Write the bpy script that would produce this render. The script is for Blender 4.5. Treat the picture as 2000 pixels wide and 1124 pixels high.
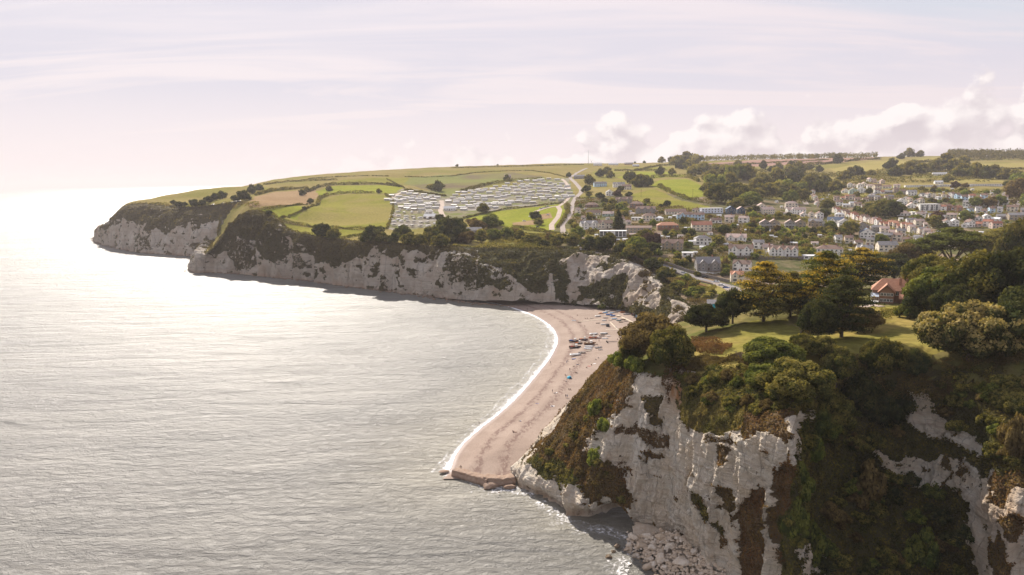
import bpy, math, random, time
import numpy as np
from mathutils import Matrix, Vector
T0 = time.time()
for o in list(bpy.data.objects):
    bpy.data.objects.remove(o)
SC = bpy.context.scene
COL = SC.collection
random.seed(7)
RNG = np.random.default_rng(11)

# ------------------------------------------------------------------ camera
CAM_H = 100.0
PITCH = math.radians(8.97)
ROLL = math.radians(0.89)
FOC = 1333.0
_f = np.array([0.0, math.cos(PITCH), -math.sin(PITCH)])
_r0 = np.array([1.0, 0.0, 0.0])
_u0 = np.array([0.0, math.sin(PITCH), math.cos(PITCH)])
_r = math.cos(ROLL) * _r0 - math.sin(ROLL) * _u0
_u = math.cos(ROLL) * _u0 + math.sin(ROLL) * _r0
cd = bpy.data.cameras.new('camera')
cam = bpy.data.objects.new('camera', cd)
COL.objects.link(cam)
cd.lens = 24.0
cd.sensor_width = 36.0
cd.clip_start = 1.0
cd.clip_end = 120000.0
M = Matrix(((_r[0], _u[0], -_f[0], 0), (_r[1], _u[1], -_f[1], 0), (_r[2], _u[2], -_f[2], CAM_H), (0, 0, 0, 1)))
cam.matrix_world = M
SC.camera = cam
SC.render.resolution_x = 1024
SC.render.resolution_y = 575

# ------------------------------------------------------------------ sky, sun, exposure
SUN_AZ = math.radians(-21.0)     # measured from +Y towards +X
SUN_EL = math.radians(34.5)
world = bpy.data.worlds.new('World')
SC.world = world
world.use_nodes = True
wn = world.node_tree.nodes
wl = world.node_tree.links
wn.clear()


def nd(nodes, typ, **kw):
    n = nodes.new(typ)
    for k, v in kw.items():
        if k == 'ins':
            for a, b in v.items():
                n.inputs[a].default_value = b
        else:
            setattr(n, k, v)
    return n


def build_sky():
    out = nd(wn, 'ShaderNodeOutputWorld')
    bg = nd(wn, 'ShaderNodeBackground', ins={'Strength': 0.1})
    wl.new(bg.outputs[0], out.inputs[0])
    sky = nd(wn, 'ShaderNodeTexSky')
    sky.sky_type = 'NISHITA'
    sky.sun_disc = False
    sky.sun_elevation = SUN_EL
    sky.sun_rotation = SUN_AZ
    sky.air_density = 1.0
    sky.dust_density = 0.6
    sky.ozone_density = 1.0
    tc = nd(wn, 'ShaderNodeTexCoord')
    sep = nd(wn, 'ShaderNodeSeparateXYZ')
    wl.new(tc.outputs['Generated'], sep.inputs[0])

    def mth(op, a=None, b=None, c=None, clamp=False):
        n = nd(wn, 'ShaderNodeMath', operation=op)
        n.use_clamp = clamp
        for i, x in enumerate((a, b, c)):
            if x is None:
                continue
            if isinstance(x, (int, float)):
                n.inputs[i].default_value = x
            else:
                wl.new(x, n.inputs[i])
        return n.outputs[0]

    def mrange(x, a, b, c=0.0, d=1.0, smooth=True):
        n = nd(wn, 'ShaderNodeMapRange')
        if smooth:
            n.interpolation_type = 'SMOOTHSTEP'
        wl.new(x, n.inputs[0])
        for i, v in enumerate((a, b, c, d)):
            n.inputs[i + 1].default_value = v
        return n.outputs[0]

    def mixc(f, a, b):
        n = nd(wn, 'ShaderNodeMix', data_type='RGBA')
        if isinstance(f, (int, float)):
            n.inputs[0].default_value = f
        else:
            wl.new(f, n.inputs[0])
        for s, x in ((6, a), (7, b)):
            if isinstance(x, tuple):
                n.inputs[s].default_value = x + (1,)
            else:
                wl.new(x, n.inputs[s])
        return n.outputs[2]
    z = sep.outputs[2]
    az = mth('ARCTAN2', sep.outputs[0], sep.outputs[1])     # azimuth from +Y
    el = mth('ARCSINE', z)
    # direction projected on a high cloud sheet
    zz = mth('MAXIMUM', z, 0.02)
    zc = mth('ADD', zz, 0.12)
    cx = mth('DIVIDE', sep.outputs[0], zc)
    cy = mth('DIVIDE', sep.outputs[1], zc)
    cv = nd(wn, 'ShaderNodeCombineXYZ')
    wl.new(cx, cv.inputs[0])
    wl.new(cy, cv.inputs[1])
    mp = nd(wn, 'ShaderNodeMapping')
    wl.new(cv.outputs[0], mp.inputs[0])
    mp.inputs['Rotation'].default_value = (0, 0, math.radians(28))
    mp.inputs['Scale'].default_value = (0.45, 1.9, 1)
    n1 = nd(wn, 'ShaderNodeTexNoise', ins={'Scale': 0.85, 'Detail': 8, 'Roughness': 0.58, 'Distortion': 0.9})
    wl.new(mp.outputs[0], n1.inputs['Vector'])
    cir = mrange(n1.outputs[0], 0.40, 0.60)
    # veil: thick towards the horizon, thinner with cirrus structure above
    low = mrange(z, 0.03, 0.22)
    inv = mth('SUBTRACT', 1.0, low)
    v0 = mth('MULTIPLY', cir, 0.52)
    v1 = mth('ADD', v0, 0.44)
    thin = mrange(z, 0.30, 0.90, 1.0, 0.55)
    veil = mth('MULTIPLY', mth('MAXIMUM', v1, mth('MULTIPLY', inv, 0.97)), thin)
    # colour of veil: creamier to the sun side, lavender away from it
    side = mrange(az, -0.7, 0.9)
    vcol = mixc(side, (6.27, 5.65, 5.70), (5.89, 5.22, 5.37))
    vcol2 = mixc(mrange(z, 0.0, 0.36), vcol, mixc(side, (6.17, 5.79, 6.13), (5.61, 5.08, 5.46)))
    cl = nd(wn, 'ShaderNodeVectorMath', operation='MINIMUM')
    wl.new(sky.outputs[0], cl.inputs[0])
    cl.inputs[1].default_value = (4.27, 4.37, 5.22)
    c0 = mixc(veil, cl.outputs[0], vcol2)
    # cumulus banks low above the land, higher towards the right
    top = nd(wn, 'ShaderNodeFloatCurve')
    azn = mrange(az, -0.9, 0.9, 0, 1, False)
    wl.new(azn, top.inputs[1])
    cu = top.mapping.curves[0]
    pts = [(0.0, 0.0), (0.28, 0.0), (0.32, 0.16), (0.346, 0.28), (0.378, 0.2), (0.409, 0.3), (0.44, 0.2), (0.467, 0.38), (0.496, 0.50), (0.517, 0.30), (0.537, 0.48), (0.562, 0.57), (0.60, 0.52), (0.627, 0.40), (0.65, 0.60), (0.67, 0.70), (0.692, 0.74), (0.714, 0.68), (0.735, 0.72), (0.75, 0.66), (0.766, 0.58), (0.785, 0.60), (0.807, 0.64), (0.828, 0.70), (0.845, 0.62), (0.857, 0.68), (1.0, 0.5)]
    for i, p in enumerate(pts):
        if i == 0:
            cu.points[0].location = p
        elif i == 1:
            cu.points[1].location = p
        else:
            cu.points.new(*p)
    top.mapping.update()
    tv = nd(wn, 'ShaderNodeCombineXYZ')
    wl.new(mth('MULTIPLY', az, 1.0), tv.inputs[0])
    wl.new(mth('MULTIPLY', el, 1.2), tv.inputs[1])
    toph = mth('MULTIPLY', top.outputs[0], 0.130)

    def cloudd(offs):
        ov_ = nd(wn, 'ShaderNodeVectorMath', operation='ADD')
        wl.new(tv.outputs[0], ov_.inputs[0])
        ov_.inputs[1].default_value = offs
        nz = nd(wn, 'ShaderNodeTexNoise', ins={'Scale': 22.0, 'Detail': 8, 'Roughness': 0.62})
        wl.new(ov_.outputs[0], nz.inputs['Vector'])
        # warp the cells a little with the noise
        wv_ = nd(wn, 'ShaderNodeVectorMath', operation='MULTIPLY_ADD')
        wl.new(nz.outputs[1], wv_.inputs[0])
        wv_.inputs[1].default_value = (0.03, 0.03, 0.0)
        wl.new(ov_.outputs[0], wv_.inputs[2])
        tot = mth('MULTIPLY', mth('SUBTRACT', nz.outputs[0], 0.5), 1.9)
        for sc_, am in ((11.0, 2.6), (27.0, 1.5), (60.0, 0.6)):
            vo = nd(wn, 'ShaderNodeTexVoronoi', feature='SMOOTH_F1', ins={'Scale': sc_, 'Smoothness': 0.4})
            wl.new(wv_.outputs[0], vo.inputs['Vector'])
            tot = mth('ADD', tot, mth('MULTIPLY', mth('SUBTRACT', 0.45, vo.outputs['Distance']), am))
        return tot
    pa, pb = cloudd((0, 0, 0)), cloudd((-0.008, 0.016, 0))
    rel = mth('SUBTRACT', toph, el)                   # > 0 under the cloud top line
    dens = mth('ADD', mth('ADD', mth('MULTIPLY', rel, 30.0), 0.22), mth('MULTIPLY', pa, 0.9))
    has = mrange(top.outputs[0], 0.0, 0.36)
    dm = mth('MULTIPLY', mth('MULTIPLY', mrange(dens, 0.0, 0.45), has), mrange(el, -0.02, 0.03, 0.6, 1.0))
    shade = mrange(mth('SUBTRACT', pa, pb), -0.75, 0.75)
    deep = mrange(dens, 0.4, 3.2)
    lit = mth('SUBTRACT', mth('MULTIPLY', shade, 1.15), mth('MULTIPLY', deep, 0.55))
    lit = mth('ADD', lit, 0.12, clamp=True)
    ccol = mixc(lit, (4.46, 3.99, 4.27), (6.93, 6.46, 6.37))
    fade = mrange(az, -0.5, 0.2, 0.45, 0.95)
    c1 = mixc(mth('MULTIPLY', dm, fade), c0, ccol)
    wl.new(c1, bg.inputs[0])


build_sky()
sd = bpy.data.lights.new('sun', 'SUN')
sun = bpy.data.objects.new('sun', sd)
COL.objects.link(sun)
sd.energy = 5.0
sd.angle = math.radians(0.6)
sd.color = (1.0, 0.92, 0.82)
SUNV = np.array([math.sin(SUN_AZ) * math.cos(SUN_EL), math.cos(SUN_AZ) * math.cos(SUN_EL), math.sin(SUN_EL)])
sun.rotation_euler = Vector(-SUNV).to_track_quat('-Z', 'Y').to_euler()
sun.location = (0, 0, 400)
vs = SC.view_settings
vs.view_transform = 'Standard'
vs.look = 'None'
vs.exposure = 0.6
vs.gamma = 1.0
vs.use_curve_mapping = False
SC.render.engine = 'CYCLES'
cy = SC.cycles
cy.use_denoising = True
cy.denoiser = 'OPENIMAGEDENOISE'
cy.denoising_prefilter = 'ACCURATE'
cy.denoising_input_passes = 'RGB_ALBEDO_NORMAL'
cy.use_adaptive_sampling = False
cy.max_bounces = 5
cy.diffuse_bounces = 2
cy.glossy_bounces = 1
cy.transmission_bounces = 2
cy.transparent_max_bounces = 24
cy.volume_bounces = 0
cy.caustics_reflective = False
cy.caustics_refractive = False
cy.sample_clamp_indirect = 4.0


# ------------------------------------------------------------------ projection helpers
def ray(px, py):
    px = np.asarray(px, float)
    py = np.asarray(py, float)
    u = (px - 1000.0) / FOC
    v = (py - 562.0) / FOC
    return _f + u[..., None] * _r - v[..., None] * _u


def PD(px, py, d):
    r = ray(px, py)
    t = np.asarray(d, float) / r[..., 1]
    return np.array([0, 0, CAM_H]) + r * t[..., None]


def PZ(px, py, z):
    r = ray(px, py)
    t = (np.asarray(z, float) - CAM_H) / r[..., 2]
    return np.array([0, 0, CAM_H]) + r * t[..., None]


def proj(p):
    q = np.asarray(p, float) - np.array([0, 0, CAM_H])
    w = q @ _f
    return 1000.0 + FOC * (q @ _r) / w, 562.0 - FOC * (q @ _u) / w


# ------------------------------------------------------------------ noise
def _h(ix, iy, iz):
    h = (ix.astype(np.int64) * 374761393 + iy.astype(np.int64) * 668265263 + iz.astype(np.int64) * 2147483647) & 0xffffffff
    h = ((h ^ (h >> 13)) * 1274126177) & 0xffffffff
    h = ((h ^ (h >> 16)) * 2246822519) & 0xffffffff
    h = h ^ (h >> 15)
    return (h & 0xffffff).astype(np.float32) / float(0xffffff) * 2 - 1


def vnoise(p):
    p = np.asarray(p, float)
    i = np.floor(p).astype(np.int64)
    f = (p - i).astype(np.float32)
    f = f * f * (3 - 2 * f)
    x, y, z = f[:, 0], f[:, 1], f[:, 2]
    X, Y, Z = i[:, 0], i[:, 1], i[:, 2]
    def L(a, b, t):
        return a + (b - a) * t
    a = L(L(_h(X, Y, Z), _h(X + 1, Y, Z), x), L(_h(X, Y + 1, Z), _h(X + 1, Y + 1, Z), x), y)
    b = L(L(_h(X, Y, Z + 1), _h(X + 1, Y, Z + 1), x), L(_h(X, Y + 1, Z + 1), _h(X + 1, Y + 1, Z + 1), x), y)
    return L(a, b, z)


def fbm(p, o=4, rough=0.5):
    p = np.asarray(p, float)
    s = 0
    a = 1.0
    t = 0
    for k in range(o):
        s = s + a * vnoise(p + 17.3 * k)
        t += a
        a *= rough
        p = p * 2.03
    return s / t


def pip(x, y, poly):
    """points in polygon"""
    x = np.asarray(x, float)
    y = np.asarray(y, float)
    ins = np.zeros(x.shape, bool)
    n = len(poly)
    j = n - 1
    for i in range(n):
        xi, yi = poly[i]
        xj, yj = poly[j]
        if yi != yj:
            c = ((yi > y) != (yj > y)) & (x < (xj - xi) * (y - yi) / (yj - yi) + xi)
            ins ^= c
        j = i
    return ins


def seg_dist(x, y, line):
    """distance of points to a polyline, with sign by side (left of travel +)"""
    x = np.asarray(x, float)
    y = np.asarray(y, float)
    best = np.full(x.shape, 1e9)
    sg = np.ones(x.shape)
    for (x0, y0), (x1, y1) in zip(line[:-1], line[1:]):
        dx, dy = x1 - x0, y1 - y0
        t = np.clip(((x - x0) * dx + (y - y0) * dy) / (dx * dx + dy * dy), 0, 1)
        qx, qy = x - x0 - t * dx, y - y0 - t * dy
        d = np.hypot(qx, qy)
        m = d < best
        best = np.where(m, d, best)
        sg = np.where(m, np.sign(dx * (y - y0) - dy * (x - x0)), sg)
    return best, sg


def resample(pts, n):
    pts = np.asarray(pts, float)
    s = np.concatenate([[0], np.cumsum(np.linalg.norm(np.diff(pts, axis=0), axis=1))])
    t = np.linspace(0, s[-1], n)
    return np.stack([np.interp(t, s, pts[:, k]) for k in range(pts.shape[1])], 1)


def smoothline(pts, n, it=2):
    """Chaikin corner cutting, then even resampling"""
    p = np.asarray(pts, float)
    for _ in range(it):
        a = p[:-1] * 0.75 + p[1:] * 0.25
        b = p[:-1] * 0.25 + p[1:] * 0.75
        q = np.empty((2 * len(a), p.shape[1]))
        q[0::2] = a
        q[1::2] = b
        p = np.vstack([p[:1], q, p[-1:]])
    return resample(p, n)


# ------------------------------------------------------------------ mesh helpers
def mesh_np(name, V, F, mat=None, smooth=False, col=None, mi=None):
    """V (n,3), F (m,3|4) arrays, col (n,3) point colours"""
    me = bpy.data.meshes.new(name)
    V = np.ascontiguousarray(V, np.float32)
    F = np.ascontiguousarray(F, np.int32)
    k = F.shape[1]
    me.vertices.add(len(V))
    me.vertices.foreach_set('co', V.ravel())
    me.loops.add(F.size)
    me.loops.foreach_set('vertex_index', F.ravel())
    me.polygons.add(len(F))
    me.polygons.foreach_set('loop_start', np.arange(0, F.size, k, dtype=np.int32))
    me.polygons.foreach_set('loop_total', np.full(len(F), k, np.int32))
    if mi is not None:
        me.polygons.foreach_set('material_index', np.ascontiguousarray(mi, np.int32))
    me.polygons.foreach_set('use_smooth', np.full(len(F), smooth, bool))
    me.update(calc_edges=True)
    if col is not None:
        a = me.color_attributes.new('Col', 'FLOAT_COLOR', 'POINT')
        c = np.ones((len(V), 4), np.float32)
        c[:, :3] = col
        a.data.foreach_set('color', c.ravel())
    for m in (mat if isinstance(mat, (list, tuple)) else [mat]):
        if m is not None:
            me.materials.append(m)
    return me


def link(name, me, parent=None, loc=None, rz=None, sc=None):
    o = bpy.data.objects.new(name, me)
    COL.objects.link(o)
    if parent is not None:
        o.parent = parent
    if loc is not None:
        o.location = [float(v) for v in loc]
    if rz is not None:
        o.rotation_euler = (0, 0, float(rz))
    if sc is not None:
        o.scale = (sc, sc, sc) if np.isscalar(sc) else [float(v) for v in sc]
    return o


def tag(o, label=None, cat=None, group=None, kind=None):
    if label:
        o['label'] = label
    if cat:
        o['category'] = cat
    if group:
        o['group'] = group
    if kind:
        o['kind'] = kind
    return o


def empty(name, loc=(0, 0, 0), rz=0.0, sc=1.0):
    o = bpy.data.objects.new(name, None)
    o.empty_display_size = 0.5
    COL.objects.link(o)
    o.location = [float(v) for v in loc]
    o.rotation_euler = (0, 0, float(rz))
    o.scale = (sc, sc, sc)
    return o


class MB:
    """collects boxes, prisms, tubes into one mesh"""
    def __init__(s):
        s.v = []
        s.f = []

    def add(s, vs, fs):
        b = len(s.v)
        s.v += [tuple(map(float, v)) for v in vs]
        s.f += [tuple(b + i for i in f) for f in fs]
        return s

    def box(s, x0, x1, y0, y1, z0, z1):
        return s.add([(x0, y0, z0), (x1, y0, z0), (x1, y1, z0), (x0, y1, z0), (x0, y0, z1), (x1, y0, z1), (x1, y1, z1), (x0, y1, z1)],
                     [(0, 3, 2, 1), (4, 5, 6, 7), (0, 1, 5, 4), (1, 2, 6, 5), (2, 3, 7, 6), (3, 0, 4, 7)])

    def bar(s, a, b, w, h=None):
        a = Vector(a)
        b = Vector(b)
        h = h or w
        d = (b - a).normalized()
        up = Vector((0, 0, 1)) if abs(d.z) < 0.95 else Vector((1, 0, 0))
        r = d.cross(up).normalized() * w / 2
        u = r.cross(d).normalized() * h / 2
        vs_ = [a - r - u, a + r - u, a + r + u, a - r + u, b - r - u, b + r - u, b + r + u, b - r + u]
        return s.add(vs_, [(0, 1, 2, 3), (7, 6, 5, 4), (1, 0, 4, 5), (2, 1, 5, 6), (3, 2, 6, 7), (0, 3, 7, 4)])

    def cone(s, a, b, ra, rb, n=7):
        a = Vector(a)
        b = Vector(b)
        d = (b - a).normalized()
        up = Vector((0, 0, 1)) if abs(d.z) < 0.9 else Vector((1, 0, 0))
        r = d.cross(up).normalized()
        u = r.cross(d).normalized()
        vs_ = []
        for c, q in ((a, ra), (b, rb)):
            for k in range(n):
                t = 2 * math.pi * k / n
                vs_.append(c + (r * math.cos(t) + u * math.sin(t)) * q)
        fs = [(k, (k + 1) % n, n + (k + 1) % n, n + k) for k in range(n)]
        fs += [tuple(reversed(range(n))), tuple(range(n, 2 * n))]
        return s.add(vs_, fs)

    def mesh(s, name, mat, smooth=False):
        me = bpy.data.meshes.new(name)
        me.from_pydata(s.v, [], s.f)
        if smooth:
            me.polygons.foreach_set('use_smooth', [True] * len(me.polygons))
        me.update()
        for m in (mat if isinstance(mat, (list, tuple)) else [mat]):
            me.materials.append(m)
        return me

    def build(s, name, mat, parent=None, **k):
        return link(name, s.mesh(name, mat, k.pop('smooth', False)), parent, **k)


# ------------------------------------------------------------------ material helpers
def newmat(name):
    m = bpy.data.materials.new(name)
    m.use_nodes = True
    nt = m.node_tree
    nt.nodes.clear()
    out = nt.nodes.new('ShaderNodeOutputMaterial')
    return m, nt.nodes, nt.links, out


class NB:
    """small node-building helper"""
    def __init__(s, name):
        s.m, s.n, s.l, s.out = newmat(name)

    def node(s, typ, ins=None, **kw):
        n = s.n.new(typ)
        for k, v in kw.items():
            setattr(n, k, v)
        for k, v in (ins or {}).items():
            s.set(n.inputs[k], v)
        return n

    def set(s, sock, v):
        if isinstance(v, bpy.types.NodeSocket):
            s.l.new(v, sock)
        elif isinstance(v, tuple) and len(v) == 3 and sock.type == 'RGBA':
            sock.default_value = v + (1,)
        else:
            sock.default_value = v

    def mth(s, op, a, b=None, c=None, clamp=False):
        n = s.n.new('ShaderNodeMath')
        n.operation = op
        n.use_clamp = clamp
        for i, x in enumerate((a, b, c)):
            if x is not None:
                s.set(n.inputs[i], x)
        return n.outputs[0]

    def mr(s, x, a, b, c=0.0, d=1.0, smooth=True):
        n = s.n.new('ShaderNodeMapRange')
        if smooth:
            n.interpolation_type = 'SMOOTHSTEP'
        for i, v in enumerate((x, a, b, c, d)):
            s.set(n.inputs[i], v)
        return n.outputs[0]

    def mix(s, f, a, b, blend='MIX'):
        n = s.n.new('ShaderNodeMix')
        n.data_type = 'RGBA'
        n.blend_type = blend
        s.set(n.inputs[0], f)
        s.set(n.inputs[6], a)
        s.set(n.inputs[7], b)
        return n.outputs[2]

    def noise(s, scale, detail=4, rough=0.55, vec=None, dist=0.0, stretch=None, pos=True):
        if vec is None:
            g = s.n.new('ShaderNodeNewGeometry' if pos else 'ShaderNodeTexCoord')
            vec = g.outputs['Position'] if pos else g.outputs['Object']
        if stretch is not None:
            mp = s.n.new('ShaderNodeMapping')
            s.l.new(vec, mp.inputs[0])
            mp.inputs['Scale'].default_value = stretch
            vec = mp.outputs[0]
        n = s.n.new('ShaderNodeTexNoise')
        s.l.new(vec, n.inputs['Vector'])
        n.inputs['Scale'].default_value = scale
        n.inputs['Detail'].default_value = detail
        n.inputs['Roughness'].default_value = rough
        n.inputs['Distortion'].default_value = dist
        return n.outputs[0]

    def bump(s, h, strength=0.5, dist=0.1, normal=None):
        n = s.n.new('ShaderNodeBump')
        s.set(n.inputs['Height'], h)
        n.inputs['Strength'].default_value = strength
        n.inputs['Distance'].default_value = dist
        if normal is not None:
            s.l.new(normal, n.inputs['Normal'])
        return n.outputs[0]

    def principled(s, col, rough=0.8, spec=0.3, normal=None, **kw):
        b = s.n.new('ShaderNodeBsdfPrincipled')
        s.set(b.inputs['Base Color'], col)
        s.set(b.inputs['Roughness'], rough)
        b.inputs['Specular IOR Level'].default_value = spec
        if normal is not None:
            s.l.new(normal, b.inputs['Normal'])
        for k, v in kw.items():
            s.set(b.inputs[k], v)
        s.l.new(b.outputs[0], s.out.inputs[0])
        return b


def plain(name, col, rough=0.7, var=0.12, scale=1.5, spec=0.3, metal=0.0):
    b = NB(name)
    n = b.noise(scale, 3, pos=True)
    f = b.mr(n, 0.3, 0.7, 1 - var, 1 + var)
    c = b.mix(1.0, col, (1, 1, 1), 'MULTIPLY')
    vm = b.node('ShaderNodeVectorMath', operation='SCALE')
    b.set(vm.inputs[0], c)
    b.set(vm.inputs['Scale'], f)
    b.principled(vm.outputs[0], rough, spec, Metallic=metal)
    return b.m

# ================================================================== TERRAIN
def h0(px):
    return 367.0 - 0.0155 * px


CT = []       # (X, Y, Z) control points


def cpt(px, py, d):
    CT.append(PD(px, py, d))


COLS = {
    240: [(400, 1150)], 300: [(388, 1250), (396, 1130)], 340: [(381, 1300), (405, 1060)],
    390: [(373, 1380), (390, 1180), (412, 1000)], 440: [(369, 1450), (390, 1150), (402, 980)],
    480: [(365, 1520), (385, 1150), (400, 900)],
    560: [(353, 1650), (375, 1300), (400, 1050), (430, 870), (450, 760)],
    640: [(342, 1750), (375, 1350), (400, 1080), (440, 820), (466, 690)],
    720: [(338, 1800), (370, 1350), (390, 1120), (440, 800), (472, 645)],
    800: [(334, 1850), (350, 1600), (375, 1250), (400, 1050), (430, 870), (460, 720), (478, 625)],
    900: [(327, 1950), (350, 1600), (375, 1280), (400, 1060), (440, 820), (465, 690), (482, 606)],
    1000: [(324, 2050), (340, 1700), (370, 1250), (400, 1020), (440, 790), (470, 650), (485, 594)],
    1100: [(320, 2150), (345, 1550), (370, 1220), (400, 980), (440, 770), (470, 640), (487, 585)],
    1200: [(320, 2250), (340, 1650), (360, 1300), (400, 940), (440, 730), (470, 625), (495, 560)],
    1300: [(318, 2300), (340, 1600), (370, 1130), (400, 910), (440, 700), (480, 590), (515, 525), (545, 480)],
    1400: [(314, 2400), (330, 1800), (350, 1350), (380, 1050), (410, 850), (440, 700), (480, 590), (520, 515), (560, 455), (600, 400)],
    1500: [(312, 2500), (330, 1900), (350, 1450), (380, 1150), (410, 880), (440, 720), (480, 600), (520, 520), (560, 450)],
    1600: [(310, 2500), (330, 1850), (350, 1480), (375, 1200), (400, 1000), (420, 870), (450, 720), (480, 630)],
    1700: [(308, 2500), (330, 1750), (350, 1380), (375, 1130), (400, 960), (430, 820), (460, 700), (490, 600)],
    1800: [(306, 2500), (325, 1750), (350, 1320), (375, 1090), (400, 930), (430, 790), (460, 680), (500, 560)],
    1900: [(306, 2500), (325, 1700), (350, 1300), (375, 1070), (400, 910), (430, 780), (460, 670)],
    2000: [(306, 2500), (325, 1700), (350, 1280), (375, 1050), (400, 900), (430, 770), (460, 660)],
    2150: [(306, 2500), (330, 1600), (360, 1200), (400, 880), (450, 680)],
    2300: [(306, 2500), (330, 1600), (360, 1200), (400, 880), (450, 680)],
}
for px, L in COLS.items():
    for py, d in L:
        cpt(px, py, d)
    s = PD(px, L[0][0], L[0][1])
    k = 3300.0 / s[1]
    CT.append(np.array([s[0] * k, 3300, s[2] - 25]))
    k = 5200.0 / s[1]
    CT.append(np.array([s[0] * k, 5200, s[2] - 60]))
for px, py, z in [(1300, 690, 45), (1400, 700, 47.5), (1400, 640, 47), (1500, 650, 48.5), (1500, 600, 48), (1600, 650, 49.5), (1700, 700, 50), (1700, 620, 50),
                  (1740, 585, 49), (1850, 600, 50.5), (1900, 670, 51.5), (2000, 620, 52), (2100, 600, 52), (1820, 560, 49), (1600, 570, 47), (1450, 610, 45.5),
                  (1380, 625, 41), (1240, 695, 41), (1290, 640, 38), (2200, 700, 52), (2200, 600, 52)]:
    CT.append(PZ(px, py, z))
for a in (0.36, 0.46, 0.56, 0.66, 0.76, 0.9):
    CT.append(np.array([a * 420, 420, 31.0]))
    CT.append(np.array([a * 500, 500, 28.0 + 8 * (a - .36)]))
for x, y, z in [(60, 330, 30), (95, 370, 26), (110, 410, 22)]:
    CT.append(np.array([x, y, z], float))

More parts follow.
